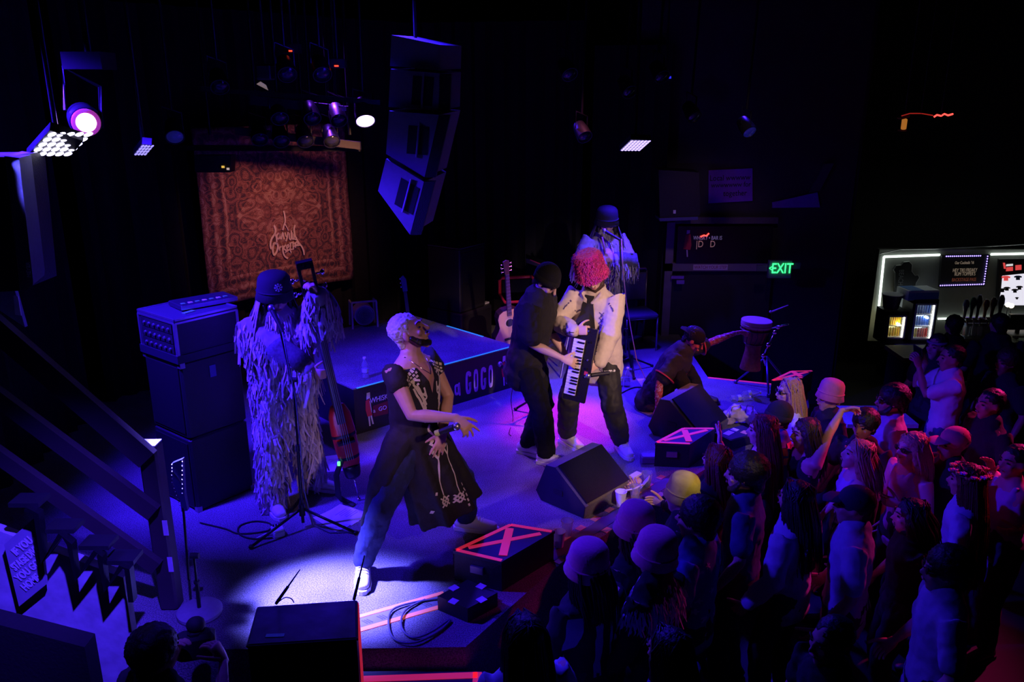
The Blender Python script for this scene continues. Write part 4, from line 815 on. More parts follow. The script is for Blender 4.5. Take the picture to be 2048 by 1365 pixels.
# ---- tall speaker stack with amp rack at left
for nm, zb in (('lower', 0), ('upper', .60)):
    o = thing('speaker_cabinet', nm+' black cabinet of the tall speaker stack under the amp rack', 'speaker', (-2.44, 6.0, S+zb), math.radians(52), 'speaker stack cabinets')
    MB().bbox((0, 0, .30), (.50, .50, .598), .015).build('cabinet', tolex, o); MB().box((-.252, 0, .30), (.012, .44, .52)).build('grille', grille, o)
    for sx in (-1, 1):
        for sy in (-1, 1): MB().box((.237*sx, .237*sy, .02 if zb == 0 else .58), (.04, .04, .04)).build('corner_guard', steel, o)
    if zb == 0: MB().box((.252, -.20, .30), (.004, .006, .54)).build('edge_trim', steel, o)
    else: MB().box((0, -.252, .48), (.05, .008, .09)).build('name_plate', mat('blue plate', (.08, .08, .3), .5), o)
rk = thing('amp_rack', 'open amp rack with metal rails and green tape on top of the speaker stack', 'rack', (-2.44, 6.0, S+1.20), math.radians(52))
case = mat('rack case', (.02, .02, .03), .4); alu = mat('aluminium rail', (.55, .55, .6), .3, .9)
MB().box((0, 0, .17), (.50, .50, .24)).build('case', case, rk); MB().box((0, 0, .03), (.54, .52, .06)).build('base_tray', case, rk); MB().box((0, .0, .31), (.52, .50, .03)).build('lid', mat('rack lid', (.05, .05, .07), .4), rk)
for sx in (-1, 1):
    for sy in (-1, 1): MB().box((.252*sx, .242*sy, .17), (.022, .022, .26)).build('corner_rail', alu, rk)
for s_ in (-1, 1):
    for z in (.05, .30, .325): MB().box((0, .25*s_, z), (.5, .012, .014)).build('edge_rail', alu, rk); MB().box((.255*s_, 0, z), (.012, .5, .014)).build('edge_rail', alu, rk)
MB().box((-.06, -.12, .328), (.10, .04, .004), .2).build('green_label', greent, rk); MB().box((.08, .05, .328), (.10, .05, .004), .2).build('pale_label', paper, rk)
for i in range(3):
    f = MB().box((-.255, 0, .10+.075*i), (.012, .42, .066)).build('amp_front', black, rk)
    for j in range(6): MB().cyl((-.262, -.17+.065*j, .10+.075*i), (-.275, -.17+.065*j, .10+.075*i), .011, .009, 8).build('knob', steel, f)
f2 = thing('effects_unit', 'thin effects unit lying on top of the amp rack', 'rack unit', (-2.36, 6.12, S+1.20+.328), math.radians(44)); MB().bbox((0, 0, .022), (.44, .24, .04), .006).build('case', case, f2)
for i in range(7): MB().box((-.18+.055*i, -.06, .044), (.03, .03, .004)).build('button', white if i % 2 else greent, f2)
MB().box((0, -.118, .024), (.44, .006, .03)).build('front_rail', alu, f2)
# ---- side cabinets behind the riser
o = thing('speaker_cabinet', 'wide dark bass cabinet standing behind the riser under a narrower one', 'speaker', G(955, 690), .95)
MB().bbox((-.1, .2, .25), (.62, .55, .5), .012).build('cabinet', tolex, o); MB().box((-.1, -.078, .25), (.54, .01, .42)).build('grille', grille, o); MB().box((.17, .0, .512), (.10, .05, .02)).build('corner_plate', white, o)
o = thing('speaker_cabinet', 'narrower dark speaker cabinet on top of the wide one behind the riser', 'speaker', G(955, 690)+V((0, 0, .502)), .95)
MB().bbox((-.14, .2, .39), (.5, .5, .78), .012).build('cabinet', tolex, o); MB().box((-.14, -.055, .39), (.42, .01, .68)).build('grille', grille, o); MB().box((-.14, .2, .786), (.5, .5, .012)).build('top_plate', mat('satin top', (.06, .05, .07), .35), o)
# ---- floor fan on the riser
fp = G(728, 652, S+RH); o = thing('floor_fan', 'small pale drum fan on its stand at the back of the riser', 'fan', fp, .35)
MB().lathe([(.115, -.10), (.12, -.09), (.12, .09), (.115, .10)], (0, 0, .15), Q3('X', 90), 24).build('drum_housing', mat('cream fan housing', (.62, .58, .52), .5), o, 'auto')
for i in range(5): MB().lathe([(.022+.02*i, -.104), (.026+.02*i, -.108), (.022+.02*i, -.104)], (0, 0, .15), Q3('X', -90), 20).build('guard_ring', steel, o)
for sx in (-1, 1): MB().tube([(.145*sx, -.1, 0), (.14*sx, -.09, .3), (.14*sx, .08, .3), (.145*sx, .1, 0)], .012).build('stand_leg', mat('cream fan housing', (.62, .58, .52)), o)
MB().tube([(-.145, -.09, .31), (.145, -.09, .31)], .012).build('carry_bar', mat('cream fan housing', (.62, .58, .52)), o)
# ---- mic stands
def mic_stand(label, base, top, boom=None, mic=None, tripod=True, round_base=False, legang=.3, r=.30, cable=None):
    o = thing('microphone_stand', label, 'microphone stand', base); top = V(top)-V(base)
    if round_base: MB().lathe([(.125, 0), (.135, .008), (.135, .028), (.12, .04), (.02, .046)], n=30).build('round_base', mat('pale grey base', (.34, .33, .36), .6), o, 'auto')
    else:
        hub = MB().cyl((0, 0, .10), (0, 0, .19), .024, .022).build('hub', blackm, o, 'auto')
        for i in range(3): a = legang+i*2.094; MB().tube([(.02*math.cos(a), .02*math.sin(a), .15), (r*math.cos(a), r*math.sin(a), .015)], .011).ell((r*math.cos(a), r*math.sin(a), .016), (.02, .02, .015)).build('leg', blackm, o, True)
    MB().cyl((0, 0, .04), top*.55, .012, .012, 10).build('lower_tube', blackm, o, 'auto'); MB().cyl(top*.5, top, .008, .008, 10).build('upper_tube', blackm, o, 'auto'); MB().cyl(top*.53, top*.57, .018, .018, 10).build('clutch', rubber, o, 'auto')
    if boom:
        b = [V(p)-V(base) for p in boom]; MB().cyl(b[0], b[1], .008, .008, 10).build('boom_arm', blackm, o, 'auto'); MB().cyl(top-V((.02, 0, 0)), top+V((.03, 0, 0)), .018).build('swivel', rubber, o)
    if mic:
        m0, m1 = [V(p)-V(base) for p in mic]; mo = MB().cyl(m0, m1, .012, .019).build('microphone', black, o, 'auto'); MB().ell(m1+(m1-m0).normalized()*.02, (.026, .026, .028)).build('mic_grille', steel, mo, True)
    return o
mb_ = G(607, 1055); mt_ = D(573, 700, 5.42)
mic_stand('tripod microphone stand in front of the fringed bass player', mb_, D(586, 760, 5.45), (D(590, 790, 5.45), D(560, 660, 5.50)), (D(567, 668, 5.48), D(545, 622, 5.56)), legang=-2.35, r=.42)
tag(MB().tube([D(565, 665, 5.46), D(575, 720, 5.42), D(592, 800, 5.40), D(600, 880, 5.40), D(608, 980, 5.38), G(625, 1050, S+.01), G(660, 1066, S+.008), G(720, 1064, S+.008)], .005).build('microphone_cable', mat('blue grey cable', (.12, .13, .2), .5), None, True), 'cable running down the bass player\'s microphone stand to the floor', 'cable')
rb = G(400, 1228); mic_stand('boom microphone stand on a pale round base near the stairs', rb, D(388, 1112, rb.y), (D(378, 1160, rb.y-.02), D(366, 1010, rb.y+.05)), None, round_base=True)
# studded guitar headstock shape hung on that stand's boom
hs = [(343, 928), (365, 919), (369, 990), (375, 1022), (363, 1024), (360, 998), (346, 968)]
o = thing('studded_headstock', 'blue studded guitar headstock cover standing up from the boom stand', 'headstock', D(366, 1020, rb.y+.05)); bp = V(o.location)
MB().prism([D(x, y, rb.y+.04)-bp for x, y in hs], (0, .03, 0)).build('plate', mat('navy cover', (.05, .05, .16), .4), o)
for i, (x, y) in enumerate([(344, 930+7*j) for j in range(6)]+[(346+2.3*j, 970+7*j) for j in range(7)]+[(364.5, 924+9*j) for j in range(8)]): MB().ell(D(x, y, rb.y+.036)-bp, (.004, .003, .004), None, 6, 4).build('stud', chrome, o)
MB().ribbon([D(345, 944, rb.y+.035)-bp, D(364, 966, rb.y+.035)-bp], .008, (0, -1, 0), .003).build('inlay', chrome, o)
bx_ = G(1300, 770)
mic_stand('rear microphone stand with curved cable in front of the flute player', G(1262, 742), D(1245, 590, 8.75), (D(1243, 600, 8.75), D(1240, 480, 8.85)), (D(1240, 480, 8.85), D(1212, 464, 8.95)), legang=.5)
tag(MB().tube([D(1243, 478, 8.84), D(1246, 540, 8.75), D(1252, 600, 8.7), D(1262, 660, 8.6), D(1273, 720, 8.3), G(1290, 756, S+.01), G(1312, 772, S+.01), G(1340, 780, S+.01)], .006).build('microphone_cable', mat('orange cable', (.55, .3, .15), .5), None, True), 'orange cable hanging from the rear microphone stand', 'cable')
mic_stand('low microphone stand in front of the riser lettering', G(1075, 822), D(1040, 770, 7.6), (D(1010, 738, 7.7), D(1062, 792, 7.5)), (D(1012, 741, 7.7), D(1003, 732, 7.72)), legang=1, r=.22)
# dark headstock glimpsed on the riser and keyboard-top behind the beanie player
o = thing('electric_guitar', 'dark electric guitar standing behind the singer with its headstock lit blue', 'guitar', G(818, 668, S+RH)); bp = V(o.location); yv = bp.y
MB().prism([D(x, y, yv)-bp for x, y in ((801, 556), (806, 552), (812, 560), (815, 583), (806, 584))], (0, .02, 0)).build('headstock', mat('blue headstock', (.06, .06, .2), .3), o)
MB().prism([D(x, y, yv)-bp for x, y in ((807, 583), (813, 583), (821, 640), (814, 640))], (0, .025, 0)).build('neck', mat('dark neck', (.05, .04, .05), .4), o)
MB().loft([D(817, 640, yv)-bp, D(818, 655, yv)-bp, D(819, 664, yv)-bp], [(.05, .02), (.12, .025), (.14, .025)], (1, 0, 0), 14).build('guitar_body', ebony, o, True)
for i in range(3): MB().ell(D(800+i, 558+8*i, yv-.01)-bp, (.008, .008, .012)).build('tuner', chrome, o)
o = thing('music_tablet', 'tablet on a stand behind the beanie player with a red lit edge', 'tablet', G(1072, 690)); bp = V(o.location)
MB().cyl((0, 0, .02), D(1075, 540, bp.y)-bp, .012).build('pole', blackm, o); MB().prism([D(x, y, bp.y)-bp for x, y in ((1052, 517), (1090, 531), (1086, 537), (1053, 526))], (0, .12, .03)).build('screen', black, o)
MB().prism([D(x, y, bp.y-.01)-bp for x, y in ((1060, 519), (1088, 530), (1087, 532), (1060, 521))], (0, .01, 0)).build('lit_edge', mat('red edge', (.6, .05, .05), .4), o); MB().lathe([(.16, 0), (.16, .02), (.02, .025)], n=18).build('base', blackm, o)
# ---- chairs
def chair(label, loc, rz, seatm, framem):
    o = thing('banquet_chair', label, 'chair', loc, rz)
    MB().bbox((0, 0, .45), (.42, .42, .06), .02).build('seat', seatm, o); MB().bbox((0, .205, .74), (.40, .05, .36), .02).build('backrest', seatm, o)
    for sx in (-1, 1):
        MB().tube([(.20*sx, -.19, 0), (.20*sx, -.19, .43)], .012).build('leg', framem, o, True); MB().tube([(.20*sx, .24, 0), (.20*sx, .19, .45), (.205*sx, .22, .93)], .012).build('leg', framem, o, True)
    MB().tube([(-.205, .22, .93), (-.19, .22, .96), (.19, .22, .96), (.205, .22, .93)], .014).build('top_rail', framem, o, True); MB().tube([(-.2, -.19, .42), (.2, -.19, .42)], .011).build('seat_rail', framem, o, True)
    return o
chair('grey padded banquet chair with steel frame beside the flute player', G(1272, 700)+V((0, .1, 0)), .25, mat('slate upholstery', (.12, .12, .17), .8), steel)
# red tubular chair behind the guitar
o = thing('tubular_chair', 'chair with glossy red tube frame behind the beanie player', 'chair', G(1040, 690), .2); rt_ = mat('red tube', (.8, .04, .05), .25)
MB().tube([(-.22, .2, .62), (-.22, .2, .80), (-.19, .2, .83), (.19, .2, .83), (.22, .2, .80), (.22, .2, .62)], .022).build('back_frame', rt_, o, True); MB().tube([(-.22, .2, .62), (-.22, -.15, .60), (.22, -.15, .60), (.22, .2, .62)], .02).build('arm_frame', rt_, o, True)
MB().bbox((0, 0, .47), (.42, .42, .05), .02).build('seat', blackf, o); MB().box((0, .2, .72), (.38, .03, .16)).build('backrest', blackf, o)
for sx in (-1, 1):
    for sy in (-1, 1): MB().tube([(.2*sx, .19*sy, 0), (.2*sx, .19*sy, .47)], .014).build('leg', rt_, o, True)
# percussion table lit pink between the two keyboard players
o = thing('percussion_table', 'small pink lit percussion rack glimpsed between the keyboard players', 'percussion', G(1138, 745)); pkm = mat('pale percussion metal', (.75, .72, .74), .35, .2)
for a in (0, 2.1, 4.2): MB().tube([(.0, 0, .5), (.22*math.cos(a), .22*math.sin(a), 0)], .011).build('leg', chrome, o)
MB().lathe([(.15, .56), (.16, .57), (.16, .68), (.15, .69), (.02, .692)], n=24).build('snare_drum', pkm, o, 'auto'); MB().lathe([(.163, .675), (.166, .68), (.163, .69)], n=24).build('rim', chrome, o)
MB().bbox((.05, .0, .75), (.24, .12, .08), .02).build('wood_block', pkm, o); MB().cyl((0, 0, .45), (0, 0, .57), .02).build('mount', chrome, o)
# drum hardware stand beside the djembe
o = thing('boom_stand', 'chrome boom stand with crossbar beside the djembe', 'stand', G(1527, 775)); bp = V(o.location); yv = bp.y
ch = [D(x, y, yv)-bp for x, y in ((1527, 745), (1527, 712), (1537, 690), (1550, 665), (1556, 655))]
MB().tube([V((0, 0, .25)), ch[1]], .014).build('post', chrome, o, True); MB().tube(ch[1:4], .009).build('arm', chrome, o, True); MB().tube([D(1540, 657, yv)-bp, D(1577, 649, yv-.1)-bp], .010).build('crossbar', chrome, o, True)
for c_ in ch[1:]: MB().ell(c_, (.028, .022, .024)).build('clamp', chrome, o, True)
for a in (2.7, .2, 4.6): MB().tube([(0, 0, .35), (.30*math.cos(a), .30*math.sin(a), .015)], .012).ell((.30*math.cos(a), .30*math.sin(a), .018), (.022, .022, .018)).build('leg', mat('navy steel', (.15, .15, .3), .3, .7), o, True)
o = thing('drum_stick', 'single drumstick clipped above the djembe stand', 'drumstick', D(1543, 624, 8.4)); bp = V(o.location); MB().loft([(0, 0, 0), D(1576, 611, 8.3)-bp], [.009, .005], (1, 0, 0), 8).ell((-.01, 0, 0), (.016, .014, .014)).build('stick', mat('pale stick', (.6, .5, .45), .5), o, True); MB().tube([(.0, 0, 0), D(1548, 658, 8.45)-bp], .005).build('holder', blackm, o)
# ---- bottles and cups
def bottle(label, loc, lying=None, h=.21, grp='water bottles'):
    o = thing('water_bottle', label, 'bottle', loc, 0, grp); M_ = Matrix.Identity(3)
    if lying is not None: M_ = Matrix.Rotation(lying, 3, 'Z')@Q3('Y', 90); o.location.z += .033
    MB().lathe([(.028, 0), (.032, .006), (.032, .05), (.029, .055), (.032, .06), (.032, .10), (.029, .105), (.032, .11), (.032, .14), (.014, .185), (.014, .20)], n=16, m=M_).build('bottle_body', clear, o, 'auto')
    MB().lathe([(.016, .195), (.016, .212), (.012, .214)], n=14, m=M_).build('cap', white, o, 'auto'); MB().lathe([(.0328, .065), (.0328, .10)], n=16, m=M_).build('label_band', mat('pale blue label', (.5, .55, .8), .5), o, 'auto'); return o
bottle('clear water bottle standing on the riser edge behind the singer', G(731, 757, S+RH)); bottle('clear water bottle beside the foot of the speaker stack', G(491, 948))
bottle('left one of two water bottles standing by the rear microphone', G(1240, 772)); bottle('right one of two water bottles standing by the rear microphone', G(1254, 772))
bottle('water bottle lying nearest the wedge by the drum stand', G(1462, 803), .15); bottle('water bottle lying nearest the drum stand foot', G(1483, 794), .15)
def cup(label, loc, frosted=False, fill=False):
    o = thing('plastic_cup', label, 'cup', loc, 0, 'plastic cups on the stage edge'); mt = mat('frosted cup', (.75, .72, .85), .5, 0, .05, alpha=1) if frosted else clear
    MB().lathe([(.030, 0), (.030, .004), (.044, .118), (.047, .120), (.047, .124), (.042, .122), (.0285, .006), (.01, .005)], n=22).build('cup_wall', mt, o, 'auto')
    if fill: MB().lathe([(.029, .006), (.035, .05), (.01, .05)], n=18).build('drink', mat('ice drink', (.8, .8, .85), .1, 0, .6, 60, trans=.7), o, True)
    return o
cup('frosted plastic cup beside the strappy bag on the stage edge', G(1241, 1012), True); cup('clear plastic cup just behind the frosted cup by the bag', G(1259, 997)+NX*.05); cup('clear cup with ice standing furthest along the stage edge', G(1293, 973), fill=True)
cup('frosted plastic cup next to the red cross box', G(1118, 1094), True); cup('tall clear cup behind the frosted one by the red cross box', G(1134, 1072))
# ---- sandal-like bag and phone on the edge
o = thing('handbag', 'pale pink strappy bag with curved handle lying on the stage edge', 'bag', G(1238, 985)+NX*.05+AX*.04, AZ-.3); bm_ = mat('pink leather', (.75, .5, .45), .6)
MB().loft([(-.11, 0, .045), (0, .01, .06), (.11, .02, .055)], [(.045, .035), (.06, .05), (.05, .045)], (0, 1, 0), 14).build('bag_body', bm_, o, True); MB().tube([(-.12, -.02, .05), (-.14, -.1, .09), (-.05, -.15, .11), (.06, -.11, .10), (.11, -.02, .06)], .007).build('handle', mat('cream strap', (.8, .7, .62), .6), o, True)
for i in range(6): MB().tube([(-.06+.025*i, -.05, .075), (-.05+.025*i, 0, .115), (-.04+.025*i, .06, .08)], .006).build('strap', mat('mauve strap', (.45, .25, .4), .6), o, True)
MB().box((.10, .03, .115), (.11, .05, .02), .3).build('flap', mat('cream strap', (.8, .7, .62)), o)
o = thing('smartphone', 'black smartphone with pale rim leaning against the bag', 'phone', G(1270, 978)+NX*.07, AZ); Mt = Q3('X', 35); MB().box((0, 0, .06), (.085, .010, .165), m=Q3('Z', 25)@Mt).build('case', mat('pale phone rim', (.6, .5, .5), .4), o); MB().box(Q3('Z', 25)@Mt@V((0, -.006, 0))+V((0, 0, .06)), (.075, .003, .152), m=Q3('Z', 25)@Mt).build('screen', lens_m, o)
tag(MB().bbox((0, 0, .035), (.15, .10, .07), .01).build('small_pedal_box', mat('purple lit box', (.16, .10, .2), .5)), 'small dark box on the stage edge beside the clear cup', 'box').location = G(1298, 925)
# ---- paper sheets, pedal
def sheets(where, loc, rz, n=3, sx=.21, sy=.297):
    nm = {1: ('lone',), 2: ('lower', 'upper'), 3: ('bottom', 'middle', 'top')}[n]
    for i in range(n):
        o = thing('paper_sheet', nm[i]+' white sheet '+where, 'paper', V(loc)+V((.03*i, .035*i, .001+.0016*i)), rz+.12*i-.1, 'song sheets on the floor'); MB().box((0, 0, 0), (sx, sy, .001)).build('sheet', paper, o)
        if i == n-1:
            tx = MB()
            for j in range(6): tx.box((.01+.005*j, .06-.022*j, .0008), (.09 if j % 2 else .12, .007, .0006))
            tx.build('writing', mat('lilac ink', (.35, .3, .45), .7), o)['kind'] = 'stuff'
sheets('of the pile on the floor beside the bass mic stand', G(672, 1040), .9, 3); sheets('lying behind the bass endpin', G(662, 929), .3, 2); sheets('by the rear microphone stand', G(1296, 765), .2, 1, .2, .25)
o = thing('effect_pedal', 'pale effects pedal on the floor left of the mic stand', 'pedal', G(556, 1068), .5); MB().bbox((0, 0, .022), (.075, .125, .044), .006).build('housing', mat('lilac pedal', (.6, .57, .65), .4), o); MB().box((0, -.03, .05), (.07, .05, .012), m=Q3('X', 10)).build('treadle', white, o)
for x in (-.02, 0, .02): MB().cyl((x, .04, .044), (x, .04, .058), .007, .006, 8).build('knob', black, o)
MB().tube([(-.04, .0, .02), (-.09, .01, .015), (-.16, -.01, .008)], .006).build('plug_lead', white, o)
def cable(label, pts, r=.006, m_=rubber):
    Q_ = [V(pts[0])]
    for i in range(len(pts)-1):
        a = V(pts[max(i-1, 0)]); b = V(pts[i]); c = V(pts[i+1]); d = V(pts[min(i+2, len(pts)-1)])
        for t in (.2, .4, .6, .8, 1): Q_.append(.5*((2*b)+(c-a)*t+(2*a-5*b+4*c-d)*t*t+(3*b-a-3*c+d)*t**3))
    return tag(MB().tube(Q_, r).build('cable', m_, None, True), label, 'cable')
gz = lambda l: [G(x, y, S+.008) for x, y in l]
cable('black looped cable on the floor by the effects pedal', gz([(400, 1046), (450, 1058), (480, 1068), (535, 1062), (540, 1048), (510, 1043), (480, 1052), (478, 1068), (505, 1078), (545, 1076)]))
cable('blue grey coil of cable over the taped stage corner', [G(x, y, S+.012+.004*(k % 3)) for k, (x, y) in enumerate(((885, 1197), (830, 1205), (785, 1220), (777, 1250), (790, 1280), (830, 1286), (880, 1262), (900, 1240), (860, 1266), (825, 1276), (803, 1255), (810, 1222), (850, 1200)))], .007, mat('lilac cable', (.14, .14, .24), .5))
cable('thin dark cable hanging down by the riser front', [D(1027, 770, 7.6), D(1022, 800, 7.5), G(1026, 840, S+.008), G(1018, 865, S+.008), G(1022, 872, S+.008)], .004)
cable('black cable running along the stage behind the crouching percussionist', gz([(1228, 795), (1270, 775), (1310, 782), (1335, 790)]), .007)
# cloth bag and small stuff beyond the second wedge
o = thing('tote_bag', 'crumpled pale tote bag lying beyond the far wedge monitor', 'bag', G(1480, 850)); t = MB(); t.loft([(-.15, 0, .05), (-.05, .02, .12), (.08, 0, .10), (.18, .03, .04)], [(.05, .05), (.10, .08), (.11, .07), (.05, .03)], (0, 1, 0), 14); solid(t, 'bag_body', mat('pale canvas', (.72, .62, .56), .9), o, .012, 2, (.06, .06))
MB().tube([(-.12, -.06, .1), (-.1, -.04, .2), (-.02, -.02, .21), (0, -.04, .15)], .009).tube([(.02, -.06, .14), (.04, -.04, .22), (.1, -.02, .2), (.1, -.04, .13)], .009).build('handle', mat('pale canvas', (.72, .62, .56)), o, True)
o = thing('face_print_card', 'card with black and white cartoonless doodles and orange sticker near the tote bag', 'card', G(1472, 885), .5); o['label'] = 'dark gear case with white and orange sticker patches near the tote bag'; o['category'] = 'case'; o.name = 'gear_case'
MB().bbox((0, 0, .05), (.34, .22, .10), .01).build('case', black, o)
for x, y, w_, m_ in ((-.08, .02, .10, paper), (.06, -.04, .07, oranget), (.02, .05, .06, paper)): MB().box((x, y, .101), (w_, .06, .002), .3).build('sticker_patch', m_, o)
# ---- road case at the bottom with antennas
q = quadbox([(495, 1290), (516, 1214), (712, 1201), (713, 1276)], S+.52); cen = sum(q, V())/4
o = thing('road_case', 'black road case with worn top and green label in the foreground', 'case', (cen.x, cen.y, S)); q = [V((p.x-cen.x, p.y-cen.y, 0)) for p in q]
MB().prism(q, (0, 0, .50)).build('case_body', tolex, o)
wm = mat('scuffed case top', (.075, .075, .10), .45, 0, .75, 14, .2); MB().prism([p*.985+V((0, 0, .50)) for p in q], (0, 0, .02)).build('case_top', wm, o)
for i in range(4): a, b = q[i], q[(i+1) % 4]; MB().tube([a+V((0, 0, .508)), b+V((0, 0, .508))], .009).build('edge_trim', mat('case edge', (.05, .05, .06), .3), o)
MB().tube([q[2]+V((.005, 0, .5)), q[2]+V((.005, 0, 0))], .010).build('edge_trim', pinkt, o); a = q[0].lerp(q[3], .22).lerp(q[1], .12); MB().box(a+V((.02, .02, .522)), (.09, .025, .003), .05).build('green_label', mat('mint label', (.25, .85, .5), .6), o)
for nm, x0, y0_, x1, y1_ in (('left', 552, 1208, 600, 1140), ('right', 708, 1200, 729, 1112)):
    p0 = G(x0, y0_, S+.50); a_ = thing('antenna', 'slim black antenna rising from the %s rear corner of the road case' % nm, 'antenna', p0, 0, 'antennas'); e = D(x1, y1_, p0.y+.02)-p0
    MB().cyl((0, 0, 0), e*.5, .009, .008, 10).build('sleeve', rubber, a_, 'auto'); MB().cyl(e*.48, e, .005, .003, 8).build('rod', rubber, a_, 'auto')
cable('thin lead curling from the antenna behind the road case', [G(558, 1204, S+.5), G(570, 1196, S+.55), G(582, 1198, S+.54), G(588, 1206, S+.5)], .003)
# ================================================================== HUNG GEAR
# PA cabinet, far left
o = thing('hung_speaker', 'tall hung speaker with blue lit curved edge at the left frame edge', 'speaker', D(30, 450, 4.7)); bp = V(o.location); e = [(8, 312), (38, 316), (66, 560), (66, 570), (52, 582), (40, 582)]
MB().prism([D(x, y, 4.62)-bp for x, y in e]+[], (-.10, .35, 0)).build('curved_side', mat('blue grey enamel', (.10, .10, .15), .7, spec=.2), o, 'auto')
MB().prism([D(x, y, 4.61)-bp for x, y in ((-120, 316), (10, 314), (40, 582), (-120, 590))], (0, .4, 0)).build('front', tolex, o)
text('MEYER', .03, mat('grey badge', (.4, .4, .5), .5), o, frame(D(57, 540, 4.60)-bp, V((.1, 0, 1)), V((-1, 0, .1))), ext=.001)
o = thing('wall_panel', 'pale panel with printed notice below the hung speaker', 'notice', D(25, 620, 4.9)); bp = V(o.location); MB().prism([D(x, y, 4.9)-bp for x, y in ((-30, 582), (30, 582), (50, 655), (-10, 615), (-30, 600))], (0, .03, 0)).build('panel', mat('grey blue panel', (.3, .3, .4), .6), o)
MB().prism([D(x, y, 4.89)-bp for x, y in ((27, 592), (36, 594), (42, 632), (30, 630))], (0, .008, 0)).build('notice', paper, o)
# line array
o = thing('line_array', 'hung line array of four speaker cabinets lit blue above the stage', 'speaker', D(830, 330, 6.2)); bp = V(o.location)
MB().cyl((0, .3, .6), (0, .3, 5.70-bp.z), .012).build('hanger', blackf, o); lam = mat('grey array enamel', (.24, .23, .27), .5); cabs = [[(783, 70), (880, 90), (879, 140), (780, 132)], [(781, 138), (879, 147), (877, 222), (777, 214)], [(778, 222), (878, 230), (849, 355), (772, 308)], [(772, 318), (848, 364), (820, 470), (756, 382)]]
for i, c_ in enumerate(cabs):
    dd = 6.2-.05*i; P_ = [D(x, y, dd)-bp for x, y in c_]; cb = MB().prism(P_, (.12, .55, .02)).build('array_cabinet', lam, o)
    cen = sum(P_, V())/4; ux = (P_[1]-P_[0]).normalized(); uy = (P_[0]-P_[3]).normalized(); c2 = cen+ux*.06
    if i > 0:
        MB().prism([c2+ux*a*.075+uy*b*.10+V((0, -.004, 0)) for a, b in ((-1, -1), (1, -1), (1, 1), (-1, 1))], (0, .004, 0)).build('handle_recess', black, cb); MB().cyl(c2+uy*.13+V((0, -.012, 0)), c2-uy*.12+V((0, -.012, 0)), .008).build('lift_rod', lam, cb)
        MB().prism([P_[1]+V((.005, -.008, 0)), P_[2]+V((.005, -.008, 0)), P_[2]+V((.08, 0, 0)), P_[1]+V((.08, 0, 0))], (0, .1, 0)).build('front_edge', tolex, cb)
# right side hung speaker, posters
o = thing('hung_speaker', 'dark hung speaker above the left side of the door frame', 'speaker', D(1355, 390, 9.8)); bp = V(o.location)
MB().prism([D(x, y, 9.8)-bp for x, y in ((1317, 340), (1398, 345), (1400, 430), (1390, 438), (1320, 440))], (.02, .4, 0)).build('cabinet', tolex, o); MB().box(D(1349, 424, 9.79)-bp, (.03, .01, .04)).build('badge', white, o); MB().box((.05, .5, 0), (.06, .4, .06)).build('wall_arm', black, o); MB().prism([D(x, y, 9.78)-bp for x, y in ((1318, 437), (1396, 434), (1396, 440), (1320, 443))], (0, .3, 0)).build('bracket', mat('blue bracket', (.1, .1, .25), .4), o)
o = thing('poster', 'violet poster with blurred dark lines beside the hung speaker', 'poster', D(1461, 372, 10.46)); bp = V(o.location); pur = mat('violet poster', (.22, .05, .55), .7)
MB().prism([D(x, y, 10.45)-bp for x, y in ((1417, 341), (1505, 337), (1505, 402), (1417, 407))], (0, .02, 0)).build('sheet', pur, o)
for i, (t_, s_, x, y) in enumerate((('Local ~~~~~', .10, 1460, 356), ('~~~~~~~ for', .09, 1462, 370), ('together', .10, 1470, 387))): text(t_.replace('~', 'w'), s_, black, o, frame(D(x, y, 10.445)-bp, (1, 0, .03), ZZ), ext=.001, sx=.85)
o = thing('poster', 'dim violet panel partly hidden by a slanted bracket right of the poster', 'poster', D(1595, 400, 10.46)); bp = V(o.location); MB().prism([D(x, y, 10.45)-bp for x, y in ((1545, 405), (1635, 385), (1640, 415), (1545, 416))], (0, .02, 0)).build('sheet', pur, o)
MB().prism([D(x, y, 10.40)-bp for x, y in ((1650, 328), (1668, 327), (1640, 382), (1620, 386))], (0, .05, 0)).build('slanted_bracket', mat('grey bracket', (.07, .07, .07), .6), o)
# exit sign
o = thing('exit_sign', 'green lit EXIT sign with left arrow right of the doorway', 'sign', D(1561, 538, 10.0)); bp = V(o.location)
MB().box((0, .27, -.01), (.05, .44, .05)).build('mount_arm', black, o); MB().box((0, .04, -.01), (.28, .06, .22)).build('housing', mat('grey sign housing', (.16, .14, .17), .5), o); MB().box((-.22, .05, -.0), (.12, .03, .08)).build('lamp_head', mat('grey lamp', (.13, .11, .14), .5), o); MB().box((.20, .05, .03), (.11, .03, .08)).build('lamp_head', mat('grey lamp', (.13, .11, .14), .5), o)
gl = emis('green exit glow', (.04, 1, .22), 2.2); text('EXIT', .18, gl, o, frame((.02, -.002, 0), (1, 0, 0), ZZ), 'lettering', .004, sx=.72, bold=.001); text('<', .12, gl, o, frame((-.12, -.002, 0), (1, 0, 0), ZZ), 'arrow', .004, sx=.7)
